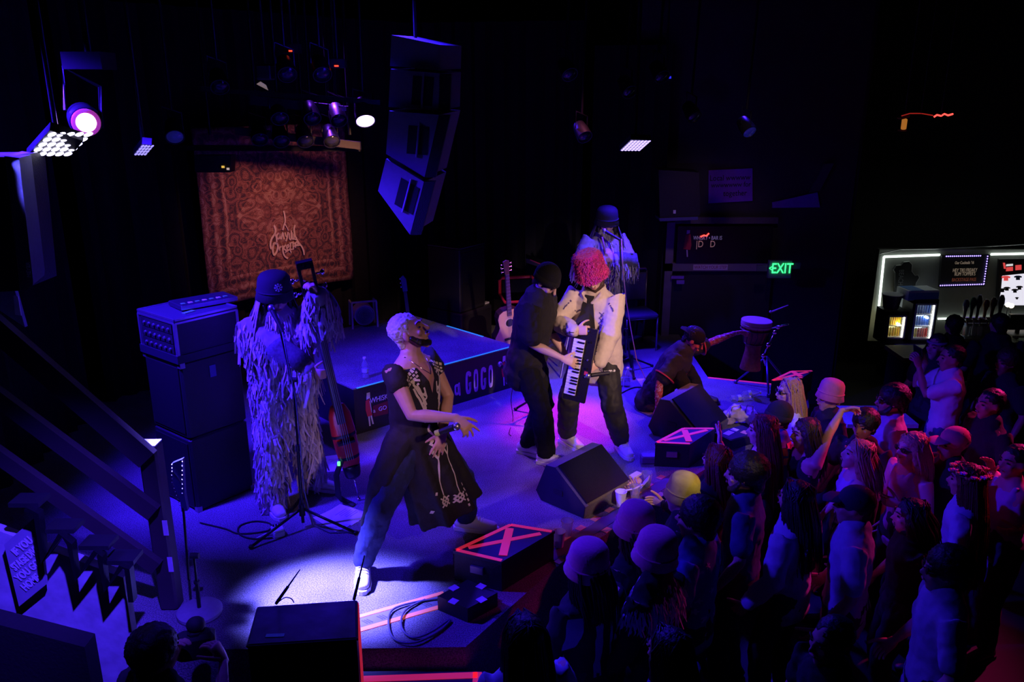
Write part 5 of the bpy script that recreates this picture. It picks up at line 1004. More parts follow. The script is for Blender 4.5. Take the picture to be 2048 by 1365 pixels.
# ---- truss and lamps
tr = thing('lighting_truss', 'black lighting bars and pipes hung in front of the rug', 'truss', D(560, 250, 8.0)); bp = V(tr.location)
for (x0, y0_, x1, y1_, d0, hh, nm, m_) in ((470, 262, 720, 292, 7.9, .07, 'bar', mat('brown dusty bar', (.025, .018, .016), .8)), (500, 200, 695, 222, 7.6, .08, 'bar', mat('brown dusty bar', (.025, .018, .016), .8)), (330, 296, 720, 298, 8.1, .05, 'pipe', blackm), (400, 178, 760, 205, 7.3, .04, 'pipe', blackm)):
    a, b = D(x0, y0_, d0)-bp, D(x1, y1_, d0+.15)-bp; MB().prism([a+ZZ*hh/2, b+ZZ*hh/2, b-ZZ*hh/2, a-ZZ*hh/2], (0, .06, 0)).build(nm, m_, tr)
for x in (420, 560, 700): p = D(x, 270, 8.0)-bp; MB().cyl(p, p+V((0, 0, 2.0)), .015).build('hanger', blackm, tr)
MB().prism([D(x, y, 7.55)-bp for x, y in ((677, 211), (692, 213), (692, 222), (684, 222), (684, 216), (677, 215))], (0, .01, 0)).build('tape_mark', mat('cream tape', (.7, .6, .45), .6), tr)
def par(label, p, aim, lens, r=.075, L=.2, lit=False):
    o = thing('stage_lamp', label, 'stage lamp', p, 0, 'stage lamps'); d = (V(aim)-V(p)).normalized(); M_ = V((0, 0, 1)).rotation_difference(d).to_matrix()
    MB().lathe([(r*.5, -L), (r*.8, -L*.9), (r, -L*.4), (r*1.05, 0), (r*.95, 0), (r*.9, -.02), (.01, -.022)], (0, 0, 0), M_, 20).build('lamp_can', blackm, o, 'auto')
    ln = MB().lathe([(.01, .0), (r*.9, -.004), (r*.9, -.012), (.01, -.014)], (0, 0, 0), M_, 20).build('lens', lens, o, True)
    q = M_@V((1, 0, 0)); MB().tube([q*r*1.1-d*L*.5, q*r*1.1+V((0, 0, .16))-d*L*.5, -q*r*1.1+V((0, 0, .16))-d*L*.5, -q*r*1.1-d*L*.5], .008).build('yoke', blackm, o); MB().cyl(V((0, 0, .16))-d*L*.5, V((0, 0, 5.70-p[2])), .012).build('hanger', blackm, o); return o
glass_d = mat('dark lamp glass', (.02, .022, .03), .1)
i = 0
for x, y, d in ((520, 280, 7.9), (563, 284, 7.9), (611, 284, 7.9), (664, 284, 7.9), (560, 238, 7.6), (625, 238, 7.6), (678, 242, 7.6), (440, 175, 7.2), (350, 275, 7.2), (575, 150, 7.0), (645, 150, 7.0), (1325, 155, 8.2), (1140, 150, 8.0), (1260, 185, 8.2), (1170, 275, 8.4), (1500, 265, 8.6), (1390, 235, 8.6)):
    p = D(x, y, d); i += 1
    par(['first', 'second', 'third', 'fourth'][i-1]+' unlit lamp from the left in the low row over the rug' if i < 5 else (['left', 'middle', 'right'][i-5]+' unlit lamp in the upper row over the rug' if i < 8 else ('unlit lamp high at the left of the truss' if i == 8 else 'blue glinting lamp between the small panel and the rug' if i == 9 else 'unlit lamp below the red pilot lights, %s one' % ('left' if i == 10 else 'right') if i < 12 else 'dark ceiling lamp over the crowd, number %s from the left' % ['two', 'one', 'three', 'four', 'six', 'five'][i-12])), p, p+V((.4, -.9, -.8)), mat('blue glint glass', (.03, .03, .2), .1, emit=(.06, .06, .9), es=.06) if i in (9, 16) else glass_d)  # blue glint on two of the lenses is put in as faint emission
lab6 = ['second', 'first', 'fourth', 'third', 'sixth', 'fifth']
n6 = 0
for ob in list(COL.objects):
    if ob.get('label', '').startswith('dark ceiling lamp over'): ob['label'] = '%s dark ceiling lamp from the left in the black upper right area' % lab6[n6]; n6 += 1
par('lit purple stage lamp at the right end of the truss', D(731, 243, 7.4), D(731, 243, 7.4)+V((.25, -.75, -.9)), emis('violet lamp glow', (.75, .45, 1), 9), .085, .24)
# barn-door lamp
o = thing('barn_door_lamp', 'small lamp with a cream barn door flap above the truss', 'stage lamp', D(527, 160, 7.0)); bp = V(o.location); MB().bbox((0, .08, .06), (.12, .16, .12), .01).build('lamp_box', black, o); MB().cyl((0, .08, .1), (0, .08, 5.7-bp.z), .01).build('hanger', black, o)
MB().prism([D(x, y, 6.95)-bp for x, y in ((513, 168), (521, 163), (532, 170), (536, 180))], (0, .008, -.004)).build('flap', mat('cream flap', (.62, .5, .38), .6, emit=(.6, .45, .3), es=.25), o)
for nm, x, y in (('left', 582, 102), ('right', 673, 132)): 
    o = thing('pilot_light', '%s one of two tiny red pilot lights above the truss' % nm, 'light', D(x, y, 7.2), 0, 'red pilot lights'); MB().box((0, .04, .02), (.14, .08, .07)).build('case', black, o); MB().cyl((0, .04, .05), (0, .04, 5.7-o.location.z), .01).build('hanger', black, o); MB().box((0, -.004, .0), (.035, .008, .010), .2).build('led', emis('red pilot', (1, .05, .02), 2.5), o)
# black box hung over the rug corner
o = thing('dimmer_box', 'black box with two tiny indicator lights over the rug\'s upper left corner', 'control box', D(425, 327, 8.1)); bp = V(o.location); MB().prism([D(x, y, 8.1)-bp for x, y in ((388, 311), (462, 311), (460, 345), (390, 345))], (0, .15, 0)).build('case', black, o)
MB().box(D(446, 334, 8.09)-bp, (.026, .01, .02)).build('amber_light', emis('amber pilot', (1, .6, .1), .8), o); MB().box(D(456, 338, 8.09)-bp, (.024, .01, .02)).build('pale_light', emis('pale pilot', (.8, .6, .5), .6), o)
# moving head, lit
p = D(172, 245, 5.2); o = thing('moving_head_lamp', 'lit magenta moving head lamp shining towards the camera', 'stage lamp', p); aim = (V((.4, 0, 3.3))-p).normalized(); M_ = V((0, 0, 1)).rotation_difference(aim).to_matrix()
MB().lathe([(.05, -.30), (.09, -.26), (.095, -.05), (.088, 0), (.08, -.002), (.02, -.004)], (0, 0, 0), M_, 26).build('head', blackm, o, 'auto'); MB().lathe([(.082, .002), (.08, .008), (.058, .011)], (0, 0, 0), M_, 26).build('lens_rim', emis('magenta lens rim', (.55, .05, .55), .55), o, True); MB().lathe([(.058, .010), (.05, .02), (.01, .026)], (0, 0, 0), M_, 26).build('lens', emis('magenta lens', (1, .62, .95), 7), o, True)
MB().tube([M_@V((.11, 0, -.15)), M_@V((.11, 0, -.15))+V((0, .05, .25)), M_@V((-.11, 0, -.15))+V((0, .05, .25)), M_@V((-.11, 0, -.15))], .014).build('yoke', blackm, o); MB().box((0, .15, .36), (.24, .2, .1)).build('base', blackm, o); MB().cyl((0, .15, .4), (0, .15, 5.70-p.z), .02).build('hanger', blackm, o)
# LED panels
def panel(label, c4, dep, nx, ny, em, fx=.86):
    P_ = [D(x, y, d) for (x, y), d in zip(c4, dep)]; cen = sum(P_, V())/4; o = thing('led_flood_lamp', label, 'stage lamp', cen, 0, 'LED panels'); P_ = [p-cen for p in P_]
    nr = (P_[1]-P_[0]).cross(P_[3]-P_[0]).normalized(); nr = nr if nr.dot(cen-V((0, 0, CZ))) > 0 else -nr
    MB().prism([p*1.06+nr*.004 for p in P_], nr*.05).build('housing', blackm, o); MB().cyl(nr*.04, V((nr.x*.04, nr.y*.04, 5.70-cen.z)), .014).build('hanger', blackm, o)
    ux, uy = (P_[1]-P_[0]), (P_[3]-P_[0]); rx, ry = ux.length/nx/2*.92, uy.length/ny/2*.92; M_ = Matrix((ux.normalized(), (uy-ux.normalized()*uy.dot(ux.normalized())).normalized(), nr)).transposed(); first = None
    base = MB().add([(ux*(.5/nx*.92*math.cos(a))+uy*(.5/ny*.92*math.sin(a))) for a in [6.283*i/14 for i in range(14)]]+[-nr*.01], [tuple(range(14))]+[(i, (i+1) % 14, 14) for i in range(14)]).build('led_lens', em, o)
    for i in range(nx):
        for j in range(ny):
            q = base if first is None else child(base, 'led_lens', o); first = 1; q.location = P_[0]+ux*((i+.5)/nx)+uy*((j+.5)/ny)
    return o
panel('bright white-blue LED panel of round lenses at the upper left', [(55, 313), (140, 313), (163, 284), (100, 264)], (5.0, 5.0, 4.75, 4.7), 5, 5, emis('blue white led', (.72, .68, 1), 3.2))
panel('small slanted blue LED panel right of the moving head lamp', [(267, 311), (292, 311), (302, 292), (284, 290)], (6.2, 6.2, 6.0, 6.0), 4, 4, emis('dim blue led', (.40, .34, 1), 1.1))
panel('violet-blue LED panel high above the flute player', [(1240, 302), (1280, 302), (1300, 282), (1262, 281)], (8.2, 8.2, 7.9, 7.9), 6, 6, emis('violet led', (.52, .42, 1), 1.8))
# small blue glow on the ceiling and the lantern with red neon at upper right
o = thing('blue_indicator', 'small blurred blue glow high above the crowd', 'light', D(1332, 155, 8.5)); MB().box((0, .03, .0), (.18, .05, .07)).build('case', black, o); MB().cyl((0, .03, .03), (0, .03, 5.7-o.location.z), .01).build('hanger', black, o); MB().box((0, -.002, .0), (.10, .008, .022), -.05).build('glow', emis('deep blue', (.03, .03, 1), .8), o)
o = thing('wall_lantern', 'small amber lantern under a hooded cap at the upper right', 'lamp', D(1812, 245, 9.5)); bp = V(o.location); MB().prism([D(x, y, 9.5)-bp for x, y in ((1800, 236), (1820, 230), (1820, 235), (1804, 239))], (0, .1, 0)).build('hood', wood, o); MB().cyl((0, .05, .05), (0, .05, 5.7-bp.z), .008).build('wire', black, o)
MB().bbox((0, .04, -.02), (.05, .05, .12), .01).build('glass', mat('amber glass', (.5, .2, .05), .3, emit=(1, .35, .05), es=.35), o); MB().box((0, .07, -.09), (.07, .07, .02)).build('foot', wood, o)
pts = [D(x, y, 9.4) for x, y in ((1868, 234), (1874, 230), (1882, 232), (1889, 228), (1896, 231), (1906, 228))]; nt_ = tag(MB().tube(pts, .010).build('neon_tube', emis('red neon', (1, .05, .04), 3)), 'wavy red neon tube at the upper right', 'neon light'); MB().cyl(pts[2], (pts[2].x, pts[2].y, 5.7), .006).build('wire', black, nt_)
nt_ = tag(MB().tube([D(x, y, 9.45) for x, y in ((1803, 232), (1820, 227), (1842, 227), (1866, 231))], .006).build('neon_tube', mat('dim red neon', (.4, .02, .02), .4, emit=(.7, .03, .02), es=.35)), 'dim red neon strip above the amber lantern', 'neon light'); q = D(1842, 227, 9.45); MB().cyl(q, (q.x, q.y, 5.7), .006).build('wire', black, nt_)
# ================================================================== BAR at the rear right
BY = 11.9
bd_ = lambda x, y, d=BY: D(x, y, d)
struct(MB().box((bd_(1753, 560).x+1.8, BY+.08, bd_(1900, 500).z-.7), (3.6, .1, 1.4)).build('wall_bar', mat('grey bar panel', (.15, .155, .145), .55, 0, .25, 5)))
led = emis('white led strip', (.86, 1, .90), 2.6)
fr = thing('led_strip', 'white LED light strip framing the left side of the bar wall', 'light strip', bd_(1768, 513)); bp = V(fr.location)
MB().tube([bd_(1757, 622)-bp, bd_(1768, 514)-bp], .016).build('strip', led, fr); MB().tube([bd_(1768, 514)-bp, bd_(1880, 510)-bp], .016).build('strip', led, fr)
fr = thing('led_strip', 'white LED light strip above the merchandise screen', 'light strip', bd_(2010, 508)); bp = V(fr.location); MB().tube([bd_(1982, 509)-bp, bd_(2140, 506)-bp], .016).build('strip', led, fr)
fr = thing('led_strip', 'short white LED strip low on the bar wall behind the taps', 'light strip', bd_(1900, 637)); bp = V(fr.location); MB().tube([bd_(1876, 638)-bp, bd_(2100, 634)-bp], .014).build('strip', led, fr)
tag(MB().tube([bd_(1760, 508), bd_(1800, 499), bd_(1870, 498), bd_(1960, 494), bd_(2060, 488)], .008).build('conduit', steel), 'thin metal conduit along the top of the bar wall', 'pipe')
c = bd_(1900, 590); area('bar_wash', (c.x, BY-.5, 2.35), (c.x, BY+.1, 1.4), (.9, 1, .88), .8, 2.6, .1)
# counter
cz_ = bd_(1810, 690, 11.3).z
ctr = thing('bar_counter', 'dark back counter with a pale worktop carrying the two fridges', 'counter', (bd_(1900, 690).x, 11.45, 0)); MB().box((.6, 0, cz_/2-.03), (3.4, .75, cz_-.08)).build('cabinet', black, ctr); MB().box((.6, -.02, cz_-.03), (3.4, .8, .05)).build('worktop', mat('pale worktop', (.55, .5, .4), .35), ctr)
# fridges with cans
def fridge(label, x0, y0_, x1, y1_, rows, yy, glow, lc):
    a, b = D(x0, y1_, yy), D(x1, y0_, yy); w_, h_ = b.x-a.x, b.z-a.z; o = thing('can_fridge', label, 'fridge', (a.x+w_/2, yy, cz_)); z0 = a.z-cz_; dp = .32
    MB().box((-w_/2-.02, dp/2, z0+h_/2), (.04, dp, h_+.10)).build('side_wall', black, o); MB().box((w_/2+.02, dp/2, z0+h_/2), (.04, dp, h_+.10)).build('side_wall', black, o); MB().box((0, dp/2, z0+h_+.03), (w_+.08, dp, .06)).build('roof', black, o); MB().box((0, dp/2, (z0-.0)/2), (w_+.08, dp, max(.02, z0))).build('plinth', black, o)
    MB().box((0, dp-.02, z0+h_/2), (w_, .02, h_)).build('lit_back', glow, o)
    MB().box((w_/2-.012, .02, z0+h_/2), (.014, .02, h_)).build('light_bar', emis('fridge light', (1, 1, .9), 3.0), o)
    fr_ = MB().box((0, -.012, z0+h_-.006), (w_, .02, .018)).box((0, -.012, z0+.006), (w_, .02, .018)).box((-w_/2+.006, -.012, z0+h_/2), (.018, .02, h_)).box((w_/2-.0, -.012, z0+h_/2), (.018, .02, h_)).build('door_frame', mat('grey fridge frame', (.35, .35, .37), .4), o)
    MB().box((0, -.012, z0+h_/2), (w_-.02, .004, h_-.02)).build('glass', mat('fridge glass', (1, 1, 1), .03, 0, 0, trans=1, alpha=.12), fr_)
    pl_ = bpy.data.lights.new('fridge_lamp', 'POINT'); pl_.energy = .45; pl_.color = lc; pl_.shadow_soft_size = .02; po = bpy.data.objects.new('fridge_lamp', pl_); COL.objects.link(po); po.parent = o; po.location = (w_*.2, .025, z0+h_*.6)
    n = len(rows); ch = h_/n
    for r, cols in enumerate(rows):
        zb = z0+h_-(r+1)*ch; MB().box((0, dp/2, zb+.008), (w_-.03, dp-.05, .012)).build('shelf', white, o)
        for i, cm in enumerate(cols):
            x = -w_/2+.03+(i+.5)*(w_-.06)/len(cols); rr = (w_-.06)/len(cols)*.44; can('%s drink can, %s from the left on the %s shelf of the %s fridge' % (cm[0], ['first', 'second', 'third', 'fourth', 'fifth', 'sixth'][i], ['top', 'middle' if n == 3 else 'bottom', 'bottom'][r], 'larger' if n == 3 else 'smaller'), (a.x+w_/2+x, yy+.07, cz_+zb+.016), rr, ch*.78, cm[1])
CANM = {}
def can(label, loc, r, h_, cm):
    key = (round(r, 3), round(h_, 3), cm.name)
    if key not in CANM:
        o = MB().lathe([(r*.8, 0), (r, h_*.06), (r, h_*.88), (r*.78, h_*.97), (r*.8, h_), (r*.3, h_*.985)], n=12).build('drink_can', cm, None, 'auto'); CANM[key] = o.data
    else: o = bpy.data.objects.new('drink_can', CANM[key]); COL.objects.link(o)
    o.location = loc; tag(o, label, 'can', 'drink cans in the bar fridges')
cy = ('yellow', mat('yellow can', (.85, .65, .02), .35, .2, .1, emit=(.85, .6, .02), es=.0)); cb = ('blue', mat('blue can', (.05, .15, .6), .3, .3)); cr = ('red', mat('red can', (.6, .03, .03), .3, .3)); cg = ('orange', mat('orange can', (.85, .45, .03), .35, .2))
fridge('small fridge full of yellow cans under the bucket', 1771, 632, 1812, 677, [[cy, cy, cg, cg, cy, cy], [cy, cy, cg, cy, cg]], 11.35, emis('warm fridge glow', (1, .95, .45), 1.6), (1, .93, .6))
fridge('taller fridge with rows of blue and red cans', 1822, 608, 1872, 679, [[cb]*6, [cb]*6, [cy, cy, cr, cr, cr, cr]], 11.35, emis('cool fridge glow', (.75, .9, 1), 1.7), (.85, .93, 1))
p = D(1780, 626, 11.5)+V((0, 0, .07)); o = thing('ice_bucket', 'dark violet bucket standing on the smaller fridge', 'bucket', p); MB().lathe([(.10, 0), (.105, .01), (.135, .20), (.14, .21), (.13, .21), (.10, .02), (.02, .015)], n=22).build('bucket', mat('violet bucket', (.05, .03, .14), .3), o, 'auto'); MB().lathe([(.138, .20), (.146, .205), (.138, .212)], n=22).build('rim', mat('pale rim', (.5, .5, .6), .3), o)
p = D(1832, 606, 11.52)+V((0, 0, .075)); o = thing('can_case', 'blue and white cardboard can case lying on the taller fridge', 'box', p, .12); MB().box((0, 0, .07), (.46, .3, .14)).build('carton', mat('white carton', (.6, .63, .66), .6), o); MB().box((-.1, 0, .142), (.2, .3, .004)).build('print_patch', mat('blue carton print', (.05, .16, .5), .6), o); MB().box((.0, -.152, .06), (.46, .004, .10)).build('print_patch', mat('blue carton print', (.05, .16, .5), .6), o)
# silhouette sign
o = thing('neon_sign', 'dark unlit beer sign with a figure outline on the bar wall', 'sign', bd_(1808, 555)); bp = V(o.location)
sil = [(1790, 586), (1791, 546), (1788, 540), (1793, 532), (1803, 531), (1808, 525), (1818, 524), (1824, 530), (1823, 543), (1830, 552), (1836, 551), (1838, 556), (1832, 566), (1828, 586)]
MB().prism([bd_(x, y, BY-.03)-bp for x, y in sil], (0, .05, 0)).build('backing', black, o); MB().tube([bd_(x, y, BY-.01)-bp for x, y in sil]+[bd_(*sil[0], BY-.01)-bp], .010).build('outline', mat('pale outline', (.3, .3, .3), .4), o)
text('BEACH 66', .10, mat('grey sign letters', (.16, .16, .17), .5), o, frame(bd_(1801, 562, BY-.05)-bp, (0.05, 0, -1), (1, 0, .05)), ext=.002, sx=.75)
# menu tv with blue dots
o = thing('menu_screen', 'dark menu screen edged with blue fairy lights on the bar wall', 'screen', bd_(1925, 543)); bp = V(o.location)
sc = [(1880, 576), (1970, 573), (1980, 510), (1884, 512)]; MB().prism([bd_(x, y, BY-.08)-bp for x, y in sc], (0, .06, 0)).build('panel', black, o)
dots = [(1893+4*i, 513-.06*i) for i in range(18)]+[(1975.5-.7*i, 513+5*i) for i in range(12)]+[(1881+4.3*i, 571.5-.13*i) for i in range(21)]
d0 = MB().ell((0, 0, 0), (.010, .008, .010), None, 6, 4).build('light_bulb', emis('blue fairy light', (.35, .25, 1), 3.2), o)
for i, (x, y) in enumerate(dots): q = d0 if i == 0 else child(d0, 'light_bulb', o); q.location = bd_(x, y, BY-.09)-bp
mm = mat('menu print', (.5, .4, .3), .5, emit=(.55, .42, .3), es=.28); mo = mat('dim red menu print', (.3, .1, .06), .5, emit=(.4, .1, .05), es=.2)
for t_, s_, x, y, m_ in (("Our Cocktails '16", .062, 1929, 526, mm), ('HEY TIKI FREAKY', .075, 1930, 541, mm), ("RUM TOPPER'S", .075, 1930, 548.5, mm), ('BACKSTAGE PASS', .072, 1928, 560, mo)): text(t_, s_, m_, o, frame(bd_(x, y, BY-.085)-bp, (1, 0, .02), ZZ), ext=.001, sx=.62)
# merch screen
o = thing('merch_poster', 'glowing white merchandise poster with printed T-shirts', 'poster', bd_(2030, 565)); bp = V(o.location); mp = lambda x, y, d=0: bd_(x, y, BY-.06-d)-bp
MB().prism([mp(*q) for q in ((1994, 612), (2075, 612), (2080, 517), (1999, 519))], (0, .05, 0)).build('frame', black, o)
MB().prism([mp(*q, .004) for q in ((1996, 611), (2070, 611), (2074, 545), (2005, 552), (2002, 585))], (0, .004, 0)).build('lit_sheet', emis('lit poster', (.9, .88, 1), .85), o)
def tee(x, y, s_, m_, nm): MB().prism([mp(x+a*s_, y+b*s_, .010) for a, b in ((-.5, .55), (.5, .55), (.5, -.1), (.85, -.0), (1, -.35), (.4, -.55), (-.4, -.55), (-1, -.35), (-.85, 0), (-.5, -.1))], (0, .003, 0)).build(nm, m_, o)
rp = emis('red shirt print', (.9, .08, .08), .7); kp = mat('black shirt print', (.02, .02, .025), .5); bp_ = mat('navy shirt print', (.04, .08, .18), .5)
tee(2012, 557, 9, rp, 'printed_shirt'); tee(2036, 556, 8, bp_, 'printed_shirt'); tee(2005, 581, 7, kp, 'printed_shirt'); tee(2014, 578, 7, kp, 'printed_shirt'); tee(2030, 582, 7, kp, 'printed_shirt'); tee(2039, 576, 7, kp, 'printed_shirt'); tee(2034, 597, 4, kp, 'printed_shirt')
MB().prism([mp(x, y, .010) for x, y in ((2008, 538), (2012, 538), (2010, 526), (2006, 526))], (0, .003, 0)).prism([mp(x, y, .010) for x, y in ((2012, 543), (2026, 542), (2026, 534), (2013, 535))], (0, .003, 0)).prism([mp(x, y, .010) for x, y in ((2031, 541), (2043, 540), (2043, 530), (2031, 531))], (0, .003, 0)).build('printed_logo', rp, o); MB().prism([mp(x, y, .010) for x, y in ((2012, 533), (2026, 532), (2026, 528), (2013, 529))], (0, .003, 0)).build('printed_logo', emis('white print glow', (.9, .9, .9), .7), o)
# beer tap tower
ty = 10.9; p = D(1965, 690, ty); o = thing('beer_tap_tower', 'chrome beer tap tower with six tall tap handles', 'beer taps', p); bp = V(o.location)
MB().bbox(D(1965, 640, ty)-bp, (.62, .10, .07), .02).build('manifold', chrome, o); MB().box(D(1965, 668, ty)-bp+V((0, .02, 0)), (.5, .06, .30)).build('column', mat('glass block', (.45, .5, .5), .15, .2), o)
hm = [mat('blue grey handle', (.3, .33, .42), .4), mat('green handle', (.05, .16, .05), .4), mat('black handle', (.02, .02, .02), .3), mat('amber handle', (.55, .25, .07), .3), mat('brown handle', (.16, .09, .06), .4), mat('dark handle', (.04, .035, .03), .4)]
for i, x in enumerate((1928, 1941, 1953, 1968, 1982, 1997)):
    b_ = D(x, 636, ty-.03)-bp; hh = .26+.03*((i*7) % 3); t_ = MB().lathe([(.014, 0), (.02, .02), (.022, hh*.35), (.042, hh*.65), (.038, hh*.85), (.018, hh)], b_, None, 12).build('tap_handle', hm[i], o, 'auto'); MB().tube([b_, b_+V((0, -.09, -.02)), b_+V((0, -.11, -.09))], .014).ell(b_, (.022, .022, .022)).build('spout', chrome, t_, True)
for i, (x, y, nm) in enumerate(((2016, 610, 'left'), (2023, 612, 'right'))): lb = tag(MB().ell((0, 0, 0), (.035, .03, .035)).build('lamp_bulb', emis('warm bulb', (1, .85, .55), 4)), '%s warm bulb beside the tap handles' % nm, 'bulb', 'warm bulbs at the bar'); lb.location = D(x, y, 11.3); MB().cyl((0, 0, -.03), (0, 0, cz_-lb.location.z-.005), .008).build('stem', steel, lb)
o = thing('cash_register', 'dark till screen and pale trays at the right end of the bar', 'till', D(2035, 660, 11.2)); MB().box((0, 0, .12), (.30, .06, .22)).build('screen', black, o); MB().box((.1, 0, -.06), (.5, .3, .03)).build('tray', mat('pale tray', (.6, .55, .42), .5), o); MB().box((.1, -.05, -.14), (.55, .3, .03)).build('tray', mat('pale tray', (.6, .55, .42)), o); MB().cyl((0, 0, -.14), (0, 0, .04), .03).build('stem', black, o)
# front bar counter and glasses
o = thing('front_bar', 'dark front bar with a thin wooden top behind the crowd', 'bar', (6.6, 10.2, 0)); MB().box((0, 0, .4), (3.2, .5, .8)).build('bar_front', dark, o); MB().box((0, -.02, .82), (3.3, .56, .05)).build('bar_top', wood, o)
for i, x in enumerate((1933, 1946, 1958, 1972)): 
    q = thing('beer_glass', ['first', 'second', 'third', 'fourth'][i]+' clear beer glass from the left below the taps', 'glass', D(x, 672, 10.75), 0, 'beer glasses under the taps'); MB().lathe([(.028, 0), (.03, .01), (.036, .13), (.033, .13), (.027, .014), (.01, .012)], n=16).build('glass_wall', clear, q, 'auto')
rk_ = thing('glass_shelf', 'small shelf carrying the beer glasses below the taps', 'shelf', D(1953, 674, 10.75)); MB().box((0, 0, -.012), (.5, .16, .02)).build('board', steel, rk_)
for sx in (-1, 1): MB().box((.23*sx, .04, -.02-rk_.location.z/2), (.02, .02, rk_.location.z-.04)).build('support', steel, rk_)
# white-topped barrier table glimpsed in the crowd
o = thing('table', 'pale speckled table top glimpsed behind the man in sunglasses', 'table', G(1745, 830, .95)); o.location.z = 0; MB().box((0, 0, .93), (.7, .5, .04)).build('table_top', mat('speckled pale top', (.55, .68, .66), .6, 0, .5, 90), o); MB().cyl((0, 0, .03), (0, 0, .91), .04).build('pedestal', blackm, o); MB().lathe([(.25, 0), (.25, .02), (.04, .05)], n=20).build('base', blackm, o)
# ================================================================== THE AUDIENCE
def C(label, px, py, h, face, extra=.0, **kw):
    g = G(px, py, h+extra); return person(label, (g.x, g.y), face, h, 0.0, **kw)
dk = mat('black cotton top', (.018, .016, .02), .9, 0, .2, 50, .2); nav = mat('navy polo', (.04, .05, .16), .85, 0, .15, 60, .15); ltb = mat('pale blue cotton', (.42, .46, .60), .85, 0, .1, 50, .15); wht = mat('white cotton', (.75, .74, .74), .85, 0, .06, 50, .1); lilac = mat('lilac cotton', (.50, .36, .60), .8, 0, .1, 40, .1)
greyt = mat('grey cotton', (.30, .28, .30), .85, 0, .1, 50, .1); pinkcap = mat('pink cotton cap', (.62, .18, .26), .9); blkcap = mat('navy cap', (.02, .02, .05), .8)
trd = mat('dark trousers', (.03, .03, .04), .85)
ST = (-.72, .7)
c1 = C('person in the lowest of the three pink bucket hats, dark jacket with pale back panels', 1180, 1085, 1.70, (-.55, .83), .05, hat=('bucket', pinkhat, 1.05), hair=('long', hair_d, .26), top=('long', dk, .045), legs=trd)
c2 = C('person in the highest of the three near pink bucket hats', 1276, 1008, 1.70, ST, .05, hat=('bucket', pinkhat, 1.05), hair=('long', hair_br, .2), top=('long', dk, .03), legs=trd)
c3 = C('person in the right-hand near pink bucket hat with a shaggy white shoulder cape', 1318, 1062, 1.70, ST, .05, hat=('bucket', pinkhat, 1.08), hair=('short', hair_d), top=('long', dk, .04), legs=trd)
c4 = C('dark-haired man in a blue shirt printed with white stars', 1402, 1002, 1.76, (-.8, .5), .0, hair=('big', hair_d), top=('tee', mat('blue star shirt', (.10, .13, .42), .8), .035), legs=trd, hs=1.05)
c5 = C('person in a yellow and brown striped hat reaching towards the cups', 1372, 946, 1.66, (-.85, .4), .05, hat=('bucket', mat('yellow striped wool', (.9, .68, .09), .95, 0, .6, 14, .4), 1.0), hair=('short', hair_br), top=('long', dk, .03), legs=trd, R=dict(p=G(1312, 1002, 1.08), pole=(.2, -.3, -1), d=(-.8, .5, .0), curl=.4))
c6 = C('man with thick black hair in a navy polo with a pale collar line', 1500, 914, 1.80, (-.9, .35), .0, hair=('big', hair_d), top=('tee', nav, .035), legs=trd, beard=hair_d, hs=1.06)
c7 = C('woman with dark wavy reddish hair just left of the navy polo man', 1440, 892, 1.64, ST, .0, hair=('long', hair_red, .42), top=('long', dk, .03), legs=trd)
c8 = C('woman with long straight red hair raising an open hand over the red cross box', 1532, 832, 1.68, (-.95, .25), .0, hair=('long', hair_red, .62), top=('tank', dk, .02), legs=trd, skin=SK3, L=dict(p=D(1440, 885, 6.0), pole=(.2, -.3, -1), d=(-.05, -.1, 1), n=(-1, .2, 0), curl=.1, spread=.8))
c9 = C('blonde long-haired woman in glasses and a white top facing left', 1585, 757, 1.68, (-.98, -.1), .0, hair=('long', hair_bl, .55), top=('long', wht, .03), legs=trd, skin=SK3, glasses=lens_m)
c10 = C('person in a dark ribbed beanie and colourful jacket with a pink lit forehead', 1562, 803, 1.66, (-.97, .1), .03, hair=('short', hair_br), hat=('beanie', mat('dark knit', (.02, .02, .03), .95, 0, .4, 120, .4)), top=('long', mat('colour block jacket', (.05, .07, .3), .7), .035), legs=trd, skin=SK3)
c11 = C('person in a dark pink bucket hat and glasses in profile beside the raised arm', 1668, 757, 1.66, (-.98, -.1), .05, hair=('short', hair_bl), hat=('bucket', pinkcap, 1.0), glasses=lens_m, top=('tee', dk, .03), legs=trd)
c12 = C('dark-haired woman stretching one bare arm to the right above her head', 1618, 838, 1.66, (-.95, -.1), .0, hair=('long', hair_br, .35), top=('tank', dk, .02), legs=trd, L=dict(p=D(1694, 800, 6.1), pole=(-.8, -.6, .7), d=(.9, .1, .15), n=(.1, -.6, -.6), curl=.5))
c13 = C('black-haired person with a red lit cheek in front of the speckled table', 1735, 822, 1.66, (-.6, -.5), .0, hair=('big', hair_d), top=('tee', dk, .03), legs=trd, skin=SK2)
c14 = C('curly-haired man in sunglasses and a shiny lilac shirt', 1792, 772, 1.78, (-.97, .1), .0, hair=('big', hair_d), glasses=lens_m, top=('tee', lilac, .04), legs=trd, skin=SK2, beard=hair_d)
c15 = C('man in a white T-shirt holding a phone up with both hands', 1912, 690, 1.80, (-.95, .15), .0, hair=('short', hair_d), top=('tee', wht, .04), legs=jeans, skin=SK2, R=dict(p=D(1850, 728, 7.6), pole=(.2, .3, -1), d=(-.5, .1, .8), n=(-.2, .9, 0), curl=.6), L=dict(p=D(1838, 735, 7.45), pole=(.2, -.3, -1), d=(-.3, .1, .9), n=(-.2, .9, 0), curl=.6))
c16 = C('dark silhouetted man at the bar under the LED strip, left of the taps', 1912, 630, 1.76, (.1, 1), .0, hair=('short', hair_d), top=('tee', dk, .035), legs=trd)
